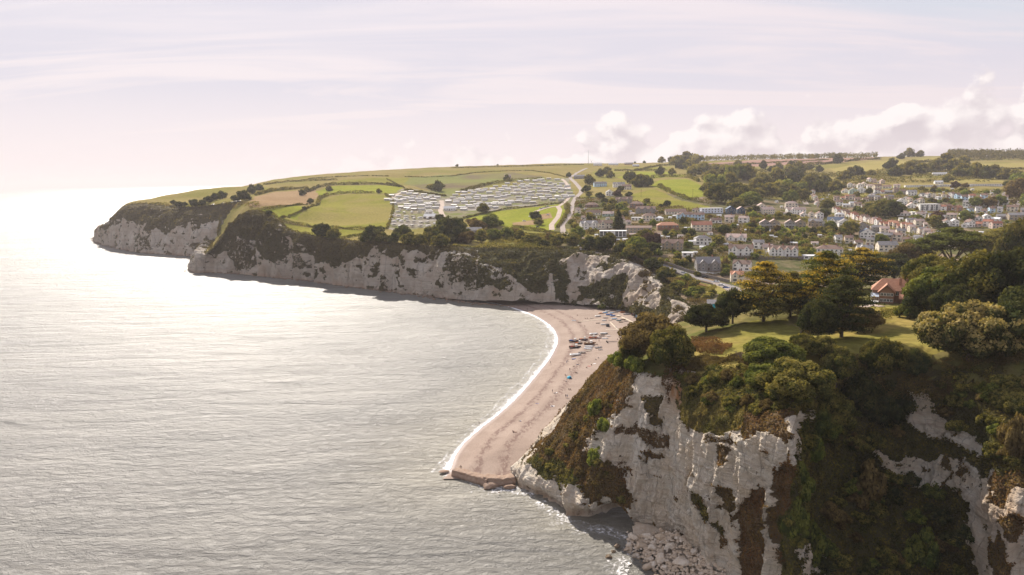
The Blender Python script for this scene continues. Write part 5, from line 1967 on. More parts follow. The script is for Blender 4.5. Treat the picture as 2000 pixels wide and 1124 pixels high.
def mat_roof(name, a, bcol):
    b = NB(name)
    g = b.node('ShaderNodeTexCoord')
    n = b.noise(1.2, 4, 0.65)
    oi = b.node('ShaderNodeObjectInfo')
    w = b.node('ShaderNodeTexWave', wave_type='BANDS', bands_direction='Z')
    b.l.new(g.outputs['Object'], w.inputs[0])
    w.inputs['Scale'].default_value = 1.6
    c = b.mix(b.mr(n, 0.35, 0.65), a, bcol)
    vm = b.node('ShaderNodeVectorMath', operation='SCALE')
    b.set(vm.inputs[0], c)
    b.set(vm.inputs['Scale'], b.mth('MULTIPLY', b.mr(oi.outputs['Random'], 0, 1, 0.85, 1.15, False), b.mr(w.outputs[1], 0, 1, 0.85, 1.05)))
    b.principled(vm.outputs[0], 0.75, 0.3, b.bump(w.outputs[1], 0.4, 0.05))
    return b.m


ROOFS = {
    'red': mat_roof('red_tiles', (0.33, 0.13, 0.085), (0.42, 0.19, 0.12)), 'orange': mat_roof('orange_tiles', (0.48, 0.22, 0.13), (0.56, 0.29, 0.18)),
    'brown': mat_roof('brown_tiles', (0.22, 0.14, 0.105), (0.30, 0.20, 0.155)), 'grey': mat_roof('grey_slates', (0.24, 0.225, 0.22), (0.34, 0.32, 0.31)),
    'pink': mat_roof('sun_bleached_tiles', (0.45, 0.33, 0.28), (0.55, 0.42, 0.36)), 'slateblue': mat_roof('blue_slates', (0.09, 0.12, 0.18), (0.14, 0.18, 0.24)),
    'pale': mat_roof('pale_sheet_roof', (0.55, 0.55, 0.55), (0.66, 0.65, 0.63)), 'white': mat_roof('white_roof', (0.75, 0.74, 0.72), (0.8, 0.79, 0.77)),
}
M_glass = plain('window_glass', (0.055, 0.062, 0.07), 0.15, 0.2, 1, 0.6)
M_frame = plain('white_frames', (0.78, 0.77, 0.74), 0.5, 0.05)
M_door = plain('dark_door', (0.10, 0.07, 0.05), 0.6)
M_brick = plain('chimney_brick', (0.34, 0.17, 0.11), 0.9, 0.2, 3)
M_pot = plain('chimney_pot', (0.50, 0.27, 0.16), 0.8)


def window_meshes(w, h):
    mb = MB()
    t = 0.09
    mb.box(-w / 2 - t, -w / 2, -0.07, 0.02, -t, h + t).box(w / 2, w / 2 + t, -0.07, 0.02, -t, h + t)
    mb.box(-w / 2, w / 2, -0.07, 0.02, h, h + t).box(-w / 2, w / 2, -0.11, 0.02, -t, 0).box(-0.035, 0.035, -0.06, 0.015, 0, h)
    fr = mb.mesh('window', M_frame)
    pane = MB().box(-w / 2 + .002, w / 2 - .002, -0.03, 0.012, 0.002, h - .002).mesh('pane', M_glass)
    return fr, pane


WIN = {'n': window_meshes(1.25, 1.35), 'w': window_meshes(2.3, 1.45), 's': window_meshes(0.9, 1.0), 'g': window_meshes(2.6, 2.3)}
DOOR = MB().box(-0.5, 0.5, -0.09, 0.01, 0, 2.05).box(-0.62, -0.505, -0.07, 0.01, 0, 2.15).box(0.505, 0.62, -0.07, 0.01, 0, 2.15).mesh('door', M_door)
CHIM = {}


def chimney_mesh(h):
    h = round(h, 1)
    if h not in CHIM:
        mb = MB()
        mb.box(-0.45, 0.45, -0.35, 0.35, -1.4, h).box(-0.53, 0.53, -0.43, 0.43, h - 0.25, h - 0.05)
        mb.cone((-0.2, 0, h + .001), (-0.2, 0, h + 0.55), 0.14, 0.11, 6).cone((0.2, 0, h + .001), (0.2, 0, h + 0.55), 0.14, 0.11, 6)
        CHIM[h] = mb.mesh('chimney', M_brick)
    return CHIM[h]


def add_win(root, x, y, z, k='n', rz=0.0):
    f = link('window', WIN[k][0], root, (x, y, z), rz)
    link('pane', WIN[k][1], f)


HOUSES = []


def house(px, py, wpx, label, wall='white', roof='brown', kind='gable', st=2, yaw=None, depth=None, gables=0, chim=1, win=True, group=None, pitch=0.62, name='house', cat='house', up=0.0, wfac=1.0, loc=None, wm=None, balc=False, base_h=None):
    p = hit(px, py) if loc is None else np.array(loc, float)
    w = wpx * p[1] / FOC * 1.03 if wm is None else wm
    yaw = RNG.uniform(-0.22, 0.22) if yaw is None else math.radians(yaw)
    yaw = yaw - math.atan2(p[0], p[1]) * 0.55
    D = depth or max(6.5, min(9.5, w * 0.62))
    hw = 2.55 * st + 0.35
    # keep the building on the slope: the floor stands at the highest ground under it, a plinth goes down
    cs, sn = math.cos(yaw), math.sin(yaw)
    cx, cy_ = p[0] - sn * D / 2, p[1] + cs * D / 2
    cor = [(cx + cs * a - sn * b_, cy_ + sn * a + cs * b_) for a in (-w / 2, w / 2) for b_ in (-D / 2, D / 2)]
    zs = H(np.array([c[0] for c in cor]), np.array([c[1] for c in cor]))
    z = float(p[2]) * 0.6 + float(zs.mean()) * 0.4 + 0.1 + up
    low = float(zs.min()) - z - 0.6
    root = empty(name, (cx, cy_, z), yaw)
    tag(root, label, cat, group)
    W, R = WALLS[wall], ROOFS[roof]
    x0, x1, y0, y1 = -w / 2, w / 2, -D / 2, D / 2
    mb = MB()
    ov = 0.35
    rb = MB()
    if kind == 'gable':
        rh = D * 0.5 * pitch
        mb.box(x0, x1, y0, y1, low, hw)
        for xx, s in ((x0, 1), (x1, -1)):
            mb.add([(xx, y0, hw), (xx, y1, hw), (xx, 0, hw + rh), (xx + s * .25, y0, hw), (xx + s * .25, y1, hw), (xx + s * .25, 0, hw + rh)], [(0, 1, 2), (5, 4, 3), (0, 3, 4, 1), (1, 4, 5, 2), (2, 5, 3, 0)])
        e = ov * pitch
        for s in (1, -1):
            yb = s * (D / 2 + ov)
            rb.add([(x0 - .3, yb, hw - e), (x1 + .3, yb, hw - e), (x1 + .3, 0, hw + rh), (x0 - .3, 0, hw + rh), (x0 - .3, yb, hw - e + .2), (x1 + .3, yb, hw - e + .2), (x1 + .3, 0, hw + rh + .2), (x0 - .3, 0, hw + rh + .2)],
                   [(0, 1, 2, 3), (7, 6, 5, 4), (0, 4, 5, 1), (1, 5, 6, 2), (2, 6, 7, 3), (3, 7, 4, 0)])
    elif kind == 'front':       # ridge runs away from the front
        rh = w * 0.5 * pitch
        mb.box(x0, x1, y0, y1, low, hw)
        for yy, s in ((y0, 1), (y1, -1)):
            mb.add([(x0, yy, hw), (x1, yy, hw), (0, yy, hw + rh), (x0, yy + s * .25, hw), (x1, yy + s * .25, hw), (0, yy + s * .25, hw + rh)], [(0, 2, 1), (3, 4, 5), (0, 1, 4, 3), (1, 2, 5, 4), (2, 0, 3, 5)])
        e = ov * pitch
        for s in (1, -1):
            xb = s * (w / 2 + ov)
            rb.add([(xb, y0 - .3, hw - e), (xb, y1 + .3, hw - e), (0, y1 + .3, hw + rh), (0, y0 - .3, hw + rh), (xb, y0 - .3, hw - e + .2), (xb, y1 + .3, hw - e + .2), (0, y1 + .3, hw + rh + .2), (0, y0 - .3, hw + rh + .2)],
                   [(0, 1, 2, 3), (7, 6, 5, 4), (0, 4, 5, 1), (1, 5, 6, 2), (2, 6, 7, 3), (3, 7, 4, 0)])
    elif kind == 'hip':
        rh = D * 0.5 * pitch
        mb.box(x0, x1, y0, y1, low, hw)
        i = min(D / 2, w / 2 - 0.4)
        a, b_, c_, d_ = (x0 - ov, y0 - ov, hw + .003), (x1 + ov, y0 - ov, hw + .003), (x1 + ov, y1 + ov, hw + .003), (x0 - ov, y1 + ov, hw + .003)
        r1, r2 = (x0 + i, 0, hw + rh), (x1 - i, 0, hw + rh)
        rb.add([a, b_, c_, d_, r1, r2], [(0, 1, 5, 4), (1, 2, 5), (2, 3, 4, 5), (3, 0, 4), (3, 2, 1, 0)])
    else:                        # flat
        rh = 0.4
        mb.box(x0, x1, y0, y1, low, hw)
        rb.box(x0 - .3, x1 + .3, y0 - .3, y1 + .3, hw + .003, hw + 0.35)
    # cross gables on the front
    gw = 0
    if gables:
        gw = min(w / (gables + (0.5 if gables > 1 else 1.2)), 5.2)
        for k in range(gables):
            gx = x0 + w * (k + 0.5) / gables if gables > 1 else x0 + w * 0.3
            gh = gw * 0.5 * 0.95
            mb.box(gx - gw / 2 + .2, gx + gw / 2 - .2, y0 - 1.0, y0 + 0.01, low, hw)
            mb.add([(gx - gw / 2 + .2, y0 - 1.0, hw), (gx + gw / 2 - .2, y0 - 1.0, hw), (gx, y0 - 1.0, hw + gh - .15), (gx - gw / 2 + .2, y0 - .8, hw), (gx + gw / 2 - .2, y0 - .8, hw), (gx, y0 - .8, hw + gh - .15)],
                   [(0, 1, 2), (5, 4, 3), (0, 3, 4, 1), (1, 4, 5, 2), (2, 5, 3, 0)])
            yb = min(y0 + gh / pitch + 0.3, y1)
            for s in (1, -1):
                rb.add([(gx + s * (gw / 2 + .15), y0 - 1.3, hw - .15), (gx, y0 - 1.3, hw + gh), (gx, yb, hw + gh), (gx + s * (gw / 2 + .15), y0 + .2, hw - .1),
                        (gx + s * (gw / 2 + .15), y0 - 1.3, hw + .03), (gx, y0 - 1.3, hw + gh + .18), (gx, yb, hw + gh + .18), (gx + s * (gw / 2 + .15), y0 + .2, hw + .08)],
                       [(0, 1, 2, 3), (7, 6, 5, 4), (0, 4, 5, 1), (1, 5, 6, 2), (2, 6, 7, 3), (3, 7, 4, 0)])
    mb.build('wall', W, root)
    ro = rb.build('roof', R, root)
    for k in range(chim):
        cxm = (x0 + 0.6 + (w - 1.2) * (k / (chim - 1) if chim > 1 else 0.72))
        if kind == 'front':
            link('chimney', chimney_mesh(1.2), ro, (0.1, y0 + D * 0.6, hw + rh))
        else:
            link('chimney', chimney_mesh(1.2), ro, (cxm if kind != 'hip' else cxm * 0.5, 0.15, hw + rh - (0.2 if kind == 'flat' else 0)))
    if win:
        n = max(1, int(w / 3.3))
        for f in range(st):
            for k in range(n):
                xx = x0 + w * (k + 0.5) / n
                yy = y0
                if gables:
                    for q in range(gables):
                        gx = x0 + w * (q + 0.5) / gables if gables > 1 else x0 + w * 0.3
                        if abs(xx - gx) < gw / 2 - .2:
                            yy = y0 - 1.0
                            xx = gx if abs(xx - gx) < 1.2 else xx
                if f == 0 and k == n // 2 and n > 1:
                    link('door', DOOR, root, (xx, yy, 0.02))
                else:
                    add_win(root, xx, yy, 0.95 + f * 2.6, 'n' if (k + f) % 2 or n > 4 else 'w')
        if kind == 'front' and rh > 2.2:
            add_win(root, 0, y0, hw + 0.35, 's')
        if gables:
            for q in range(gables):
                gx = x0 + w * (q + 0.5) / gables if gables > 1 else x0 + w * 0.3
                add_win(root, gx, y0 - 1.0, hw + 0.05, 's')
        for f in range(st):
            add_win(root, x0, 0.6, 0.95 + f * 2.6, 'n', -math.pi / 2)
            add_win(root, x1, 0.6, 0.95 + f * 2.6, 'n', math.pi / 2)
    if balc:
        b2 = MB()
        b2.box(x0, x1, y0 - 1.6, y0 - .01, 2.55, 2.7)
        for k in range(int(w / 1.6) + 1):
            b2.box(x0 + k * (w - .1) / int(w / 1.6), x0 + .1 + k * (w - .1) / int(w / 1.6), y0 - 1.6, y0 - 1.52, low if k % 2 == 0 else 2.7, 3.7)
        b2.box(x0, x1, y0 - 1.61, y0 - 1.5, 3.7, 3.78)
        b2.build('balcony', M_frame, root)
    HOUSES.append((px, py, w / p[1] * FOC, (w, hw + rh, D), root, p))
    return root


HL = [
    # px, py, wpx, label, kwargs
    (1152, 448, 32, 'white twin-gabled house with grey roof at the bend of the lane', dict(roof='grey', gables=2, chim=2)),
    (1183, 447, 26, 'pale gabled house with brown roof right behind the modern white house', dict(roof='brown', gables=1, chim=2, wall='cream')),
    (1197, 464, 50, 'large modern white house with tall glass panes and flat roof', dict(roof='white', kind='flat', chim=0, win=False)),
    (1247, 457, 48, 'long tan stone building attached right of the modern white house', dict(wall='tan', roof='brown', kind='gable', chim=0, pitch=0.35)),
    (1305, 450, 40, 'bungalow with a broad orange hipped roof and dark veranda', dict(wall='brown', roof='orange', kind='hip', st=1, chim=0, up=1.6)),
    (1268, 432, 25, 'cream two-storey house with brown hipped roof beside garages', dict(wall='cream', roof='brown', kind='hip')),
    (1243, 431, 19, 'row of low white garages left of the cream hipped house', dict(wall='white', roof='white', kind='flat', st=1, chim=0)),
    (1287, 432, 14, 'small white garden pavilion right of the cream hipped house', dict(wall='white', roof='white', kind='hip', st=1, chim=0)),
    (1340, 430, 34, 'long white house with brown roof left of the small pale blue one', dict(wall='paleblue', roof='brown', kind='hip', gables=1)),
    (1366, 430, 18, 'small pale blue house tucked beside the red-roofed house', dict(wall='paleblue', roof='brown', kind='gable')),
    (1371, 451, 37, 'big cream house with a long plain red roof', dict(wall='cream', roof='red', kind='gable', chim=2)),
    (1391, 417, 41, 'building wrapped in pale sheeting and scaffolding', dict(wall='sheet', roof='pale', kind='flat', chim=0, st=2)),
    (1428, 418, 17, 'dark blue gabled house left of its twin', dict(wall='blue', roof='slateblue', kind='front', chim=0)),
    (1448, 418, 14, 'dark blue gabled house with pink-tiled roof, right of its twin', dict(wall='blue', roof='pink', kind='front', chim=0)),
    (1488, 411, 16, 'tall cream gabled house behind the pinkish gabled one', dict(wall='cream', roof='pink', kind='front')),
    (1502, 419, 26, 'cream gabled house with pink roof near the village edge', dict(wall='cream', roof='pink', kind='gable', yaw=30)),
    (1494, 446, 18, 'left half of the glass-fronted gabled pair on terraced lawns', dict(wall='grey', roof='pink', kind='front', balc=True)),
    (1512, 446, 20, 'right half of the glass-fronted gabled pair on terraced lawns', dict(wall='tan', roof='pink', kind='front', balc=True)),
    (1543, 446, 18, 'left gabled house of the second glass-fronted pair', dict(wall='grey', roof='pink', kind='front', balc=True)),
    (1563, 446, 20, 'right gabled house of the second glass-fronted pair with tall glazing', dict(wall='tan', roof='pink', kind='front')),
    (1437, 471, 37, 'white bungalow with pinkish roof and two front gables', dict(wall='white', roof='pink', kind='gable', gables=2, st=1)),
    (1374, 479, 29, 'white boxy two-storey house with grey hipped roof', dict(wall='white', roof='grey', kind='hip')),
    (1313, 489, 40, 'brown twin-gabled Victorian house among purple shrubs', dict(wall='tan', roof='brown', gables=2, chim=2)),
    (1446, 500, 44, 'white house with pale blue ground floor and brown roof', dict(wall='white', roof='brown', gables=2, chim=2)),
    (1530, 502, 52, 'white terrace with four small front gables and brown roof', dict(wall='white', roof='brown', gables=4, chim=3)),
    (1384, 530, 44, 'grey stone Victorian house with two steep white-edged gables', dict(wall='grey', roof='grey', gables=2, chim=1, pitch=0.9)),
    (1447, 531, 32, 'white gable-fronted house with brown roof left of the cypress', dict(wall='white', roof='brown', kind='gable', yaw=-20, gables=1)),
    (1440, 552, 24, 'small orange-roofed cottage by the road bend', dict(wall='cream', roof='orange', kind='gable', gables=1)),
    (1343, 502, 20, 'long flat white garage above the road', dict(wall='white', roof='white', kind='flat', st=1, chim=0, depth=5)),
    (1160, 421, 26, 'cream bungalow with brown roof high on the left slope', dict(wall='cream', roof='brown', kind='gable', st=1)),
    (1155, 405, 24, 'low bungalow with wide dark brown roof near the lane', dict(wall='brown', roof='brown', kind='hip', st=1)),
    (1187, 423, 21, 'pink-roofed bungalow left of the dark conifer', dict(wall='green', roof='pink', kind='gable', st=1)),
    (1191, 383, 14, 'small bright white gabled house among trees below the far farm', dict(wall='white', roof='white', kind='front')),
    (1209, 366, 22, 'white gabled house left of the hill trees', dict(wall='white', roof='grey', gables=1)),
    (1173, 365, 24, 'pale house with grey roof on the upper left slope', dict(wall='paleblue', roof='grey', kind='gable')),
    (1224, 371, 18, 'brown-roofed house beside the white gabled one', dict(wall='cream', roof='brown', kind='gable')),
    (1219, 398, 30, 'wide house with large brown roof on the left slope', dict(wall='tan', roof='brown', kind='gable', gables=2)),
    (1242, 407, 24, 'brown hip-roofed house above the dormered one', dict(wall='brown', roof='brown', kind='hip')),
    (1260, 418, 36, 'dark brown house with a row of white dormers', dict(wall='grey', roof='brown', gables=3)),
    (1320, 419, 38, 'long low house with brown roof under the dry pasture', dict(wall='cream', roof='brown', kind='gable', st=1, chim=0)),
    (1360, 415, 16, 'small brown-roofed house left of the sheeted building', dict(wall='cream', roof='brown', kind='hip', st=1)),
    (1131, 350, 20, 'grey-roofed house beside the lane near the top of the caravan park', dict(wall='grey', roof='grey', kind='gable')),
    (1167, 324, 16, 'white farmhouse on the skyline', dict(wall='white', roof='white', kind='gable', chim=0, st=2)),
    (1198, 323, 18, 'long pale farm shed on the skyline', dict(wall='white', roof='pale', kind='gable', st=1, chim=0)),
    (1228, 322, 16, 'dark farm barn on the skyline', dict(wall='brown', roof='grey', kind='gable', st=1, chim=0)),
    (1242, 326, 12, 'small barn right of the dark skyline barn', dict(wall='grey', roof='pale', kind='gable', st=1, chim=0)),
    (1556, 419, 34, 'cluster house with pink roof and white gable right of the lane', dict(wall='white', roof='pink', kind='gable', gables=1)),
    (1546, 406, 22, 'pink-roofed house behind the white gable', dict(wall='cream', roof='pink', kind='hip')),
    (1592, 443, 24, 'timbered semi-detached house with grey roof', dict(wall='tan', roof='grey', gables=1)),
    (1604, 443, 10, 'narrow white gabled extension beside the timbered house', dict(wall='white', roof='white', kind='front', chim=0)),
    (1632, 440, 30, 'white house with blue slate roof and brick gable', dict(wall='white', roof='slateblue', gables=1)),
    (1640, 428, 16, 'white hip-roofed house behind the blue slate roof', dict(wall='white', roof='pale', kind='hip')),
    (1684, 452, 24, 'grey gabled house with brown roof in the trees', dict(wall='grey', roof='brown', kind='front')),
    (1694, 466, 26, 'white-gabled house with blue slate roof', dict(wall='white', roof='slateblue', kind='front')),
    (1620, 500, 46, 'white house with brown hipped roof behind the golden cypresses', dict(wall='white', roof='brown', kind='hip', chim=2)),
    (1690, 498, 28, 'white gabled house peeping over the golden cypress', dict(wall='white', roof='grey', gables=1)),
    (1584, 508, 26, 'low white outbuilding left of the hip-roofed white house', dict(wall='white', roof='white', kind='flat', st=1, chim=0)),
    (1735, 492, 34, 'grey-roofed house at the top of the dark belt', dict(wall='cream', roof='grey', kind='gable')),
    (1815, 412, 34, 'big modern white house with curved glass storeys', dict(wall='white', roof='white', kind='flat', st=3, chim=0)),
    (1838, 410, 16, 'white wing right of the big modern house', dict(wall='white', roof='slateblue', kind='flat', st=2, chim=0)),
    (1796, 420, 26, 'low white terrace building below the modern house', dict(wall='white', roof='white', kind='flat', st=1, chim=0)),
    (1765, 422, 24, 'white bungalow with pale hipped roof on a green lawn', dict(wall='white', roof='pink', kind='hip', st=1)),
]
for px, py, wpx, lab, kw in HL:
    house(px, py, wpx, lab, **kw)
# tall glazing of the modern house
_m = [h for h in HOUSES if h[0] == 1197][0]
for k in range(7):
    if k == 3:
        continue
    w_ = _m[3][0]
    for f in (0.5, 3.0):
        add_win(_m[4], -w_ / 2 + w_ * (k + 0.5) / 7, -_m[3][2] / 2, f, 'g')
_m = [h for h in HOUSES if h[0] == 1815][0]
for k in range(4):
    w_ = _m[3][0]
    for f in (0.5, 3.0, 5.6):
        add_win(_m[4], -w_ / 2 + w_ * (k + 0.5) / 4, -_m[3][2] / 2, f, 'g' if f < 5.5 else 'w')

# rows of houses: (start px,py) (end px,py) n, walls, roofs, kind, place words
ROWS = [
    ((1632, 416), (1668, 427), 7, ('cream', 'white'), ('brown', 'red'), 'terraced cottages at the top of the long village street', 'gable'),
    ((1672, 429), (1725, 442), 8, ('white', 'cream', 'pink'), ('red', 'brown', 'pink'), 'terraced cottages in the middle of the long village street', 'gable'),
    ((1732, 443), (1775, 450), 6, ('cream', 'pink'), ('red', 'orange'), 'red-roofed cottages at the foot of the long village street', 'gable'),
    ((1782, 454), (1820, 464), 5, ('cream', 'grey'), ('pink', 'grey'), 'pale-roofed cottages ending the long village street', 'gable'),
    ((1636, 392), (1676, 391), 5, ('pink', 'cream'), ('brown', 'red'), 'terrace of pinkish cottages above the wooded dip', 'gable'),
    ((1692, 393), (1742, 390), 6, ('cream', 'tan'), ('brown', 'grey'), 'brown-roofed terrace right of the pinkish one', 'gable'),
    ((1660, 366), (1698, 366), 5, ('white', 'cream'), ('pink', 'pink'), 'upper terrace of pale gables below the hill field', 'front'),
    ((1700, 356), (1724, 360), 4, ('white', 'pink'), ('pink', 'brown'), 'highest pale gables at the edge of the trees', 'front'),
    ((1652, 378), (1683, 378), 3, ('white', 'green'), ('brown', 'grey'), 'white-gabled houses between the two upper terraces', 'front'),
    ((1712, 379), (1724, 380), 2, ('white', 'white'), ('brown', 'red'), 'white houses with brown roofs beside the bare car park', 'gable'),
    ((1735, 378), (1765, 379), 3, ('grey', 'tan'), ('grey', 'brown'), 'grey-roofed blocks right of the white houses', 'gable'),
    ((1585, 377), (1600, 406), 7, ('pink', 'white'), ('brown', 'pink'), 'stepped cottages climbing the valley lane', 'front'),
    ((1784, 384), (1806, 383), 2, ('white', 'white'), ('grey', 'grey'), 'white houses left in the middle row of the far village', 'gable'),
    ((1816, 387), (1842, 390), 4, ('white', 'cream'), ('brown', 'grey'), 'white front gables in the middle row of the far village', 'front'),
    ((1852, 389), (1872, 387), 3, ('paleblue', 'white'), ('brown', 'brown'), 'brown-roofed pair in the middle row of the far village', 'gable'),
    ((1886, 391), (1920, 391), 4, ('paleblue', 'white', 'pink'), ('brown', 'red'), 'long brown-roofed terrace in the far village', 'gable'),
    ((1932, 392), (1960, 394), 3, ('white', 'white'), ('grey', 'brown'), 'white houses at the right end of the far middle row', 'gable'),
    ((1770, 395), (1800, 396), 4, ('white', 'cream'), ('brown', 'brown'), 'little white cottages left of the big modern house', 'front'),
    ((1840, 411), (1874, 413), 4, ('white', 'brown'), ('red', 'brown'), 'red-roofed bungalows right of the big modern house', 'gable'),
    ((1886, 418), (1950, 418), 6, ('white', 'paleblue', 'white'), ('brown', 'grey'), 'row of white bungalows in the lower far village', 'gable'),
    ((1978, 415), (2008, 416), 2, ('cream', 'pink'), ('brown', 'grey'), 'cream houses cut by the right edge of the photo', 'gable'),
    ((1962, 430), (2008, 431), 3, ('grey', 'tan'), ('grey', 'grey'), 'grey slate terrace near the right edge', 'gable'),
    ((1852, 443), (1898, 444), 4, ('white', 'white'), ('brown', 'white'), 'white gabled houses just above the umbrella pines', 'front'),
    ((1905, 442), (1950, 446), 3, ('pink', 'white'), ('red', 'red'), 'red-roofed houses just above the umbrella pines', 'gable'),
    ((1712, 455), (1760, 462), 4, ('grey', 'cream'), ('grey', 'pink'), 'grey-roofed houses below the village street', 'gable'),
    ((1730, 470), (1790, 476), 4, ('tan', 'cream'), ('grey', 'brown'), 'slate-roofed houses at the bottom of the village', 'gable'),
    ((1800, 478), (1860, 484), 4, ('white', 'cream'), ('grey', 'white'), 'houses half hidden behind the umbrella pines', 'gable'),
    ((1640, 404), (1690, 408), 5, ('white', 'cream'), ('brown', 'pale'), 'scattered cottages in the dip below the terraces', 'gable'),
    ((1760, 402), (1782, 406), 2, ('white', 'white'), ('grey', 'pink'), 'cottages just left of the low white terrace', 'front'),
    ((1700, 368), (1750, 369), 4, ('white', 'cream'), ('pink', 'brown'), 'houses along the road under the upper trees', 'gable'),
    ((1890, 403), (1960, 404), 5, ('white', 'cream'), ('grey', 'pink'), 'houses among trees under the far middle row', 'gable'),
    ((1800, 428), (1860, 430), 4, ('white', 'cream'), ('pink', 'grey'), 'bungalows below the big modern white house', 'gable'),
    ((1880, 430), (1930, 431), 4, ('white', 'white'), ('pale', 'brown'), 'bungalows beside the slantwise greenhouse', 'front'),
    ((1650, 445), (1672, 446), 2, ('white', 'cream'), ('grey', 'brown'), 'cottages below the top of the long street', 'front'),
    ((1780, 440), (1830, 446), 4, ('white', 'cream'), ('grey', 'pink'), 'cottages right of the foot of the long street', 'gable'),
    ((1570, 424), (1602, 428), 3, ('white', 'cream'), ('pink', 'brown'), 'houses around the lane junction above the timbered house', 'front'),
    ((1640, 476), (1700, 480), 4, ('white', 'cream'), ('grey', 'brown'), 'houses just above the hip-roofed white house', 'gable'),
    ((1400, 436), (1450, 437), 3, ('white', 'cream'), ('brown', 'pink'), 'bungalows below the dark blue houses', 'gable'),
    ((1215, 440), (1228, 441), 2, ('white', 'cream'), ('brown', 'pink'), 'cottages behind the tan stone building', 'gable'),
    ((1132, 418), (1140, 432), 2, ('cream', 'white'), ('pink', 'brown'), 'cottages beside the lane at the left', 'gable'),
    ((1480, 486), (1500, 490), 2, ('white', 'cream'), ('grey', 'pink'), 'cottages left of the white gabled terrace', 'gable'),
    ((1900, 478), (1990, 482), 5, ('white', 'cream'), ('white', 'grey'), 'pale houses glimpsed between the pine trunks', 'gable'),
]
ORD = ['first', 'second', 'third', 'fourth', 'fifth', 'sixth', 'seventh', 'eighth', 'ninth']
for a, b, n, ws, rs, lab, kd in ROWS:
    for k in range(n):
        t = k / (n - 1) if n > 1 else 0
        px = a[0] + (b[0] - a[0]) * t
        py = a[1] + (b[1] - a[1]) * t
        if 'street' not in lab:
            px += RNG.uniform(-2.2, 2.2)
            py += RNG.uniform(-1.8, 1.8)
        step = math.hypot((b[0] - a[0]) / max(1, n - 1), 0)
        wp = max(step * (1.0 if 'street' in lab or 'terrace' in lab else RNG.uniform(0.6, 0.95)), 8) if n > 1 else 16
        wcol, rcol = ws[k % len(ws)], rs[(k * 3 + k // 2) % len(rs)]
        p = hit(px, py)
        wm_ = min(max(wp * p[1] / FOC, 5.5), 13)
        house(px, py, wp, '%s from left of the %s' % (ORD[k], lab), wall=wcol, roof=rcol, kind=kd, st=2 if (k + n) % 3 else 1, wm=wm_, chim=1, group=lab, yaw=(RNG.uniform(-8, 8) if 'street' in lab or 'terrace' in lab else RNG.uniform(-32, 32)) + (12 if kd == 'gable' and abs(b[1] - a[1]) > 8 else 0))

# long low buildings at the top right
for px, py, wpx, lab in [(1803, 366, 60, 'long pale flat-roofed building at the left of the upper row'), (1868, 365, 54, 'long white flat-roofed building in the middle of the upper row'),
                         (1925, 364, 66, 'long white industrial shed at the right of the upper row'), (1836, 343, 24, 'pale blue-roofed shed among the upper trees'),
                         (1834, 360, 14, 'small white house on top of the flat-roofed row')]:
    house(px, py, wpx, lab, wall='white', roof='pale' if 'blue' not in lab else 'sheet' if False else 'pale', kind='flat' if 'long' in lab else 'gable', st=1, chim=0, yaw=2, name='building' if 'house' not in lab else 'house', cat='building' if 'house' not in lab else 'house', depth=9)
gh = house(1936, 433, 26, 'long white greenhouse lying slantwise in the lower far village', wall='white', roof='white', kind='gable', st=1, chim=0, yaw=-40, name='greenhouse', cat='greenhouse', depth=5)
# the turquoise hut by the small cliff
house(1400, 604, 36, 'turquoise beach hut with a wide grey roof above the small cliff', wall='teal', roof='grey', kind='gable', st=1, chim=0, yaw=-6, name='hut', cat='hut', win=True, pitch=0.5)
print('houses', len(HOUSES), time.time() - T0)


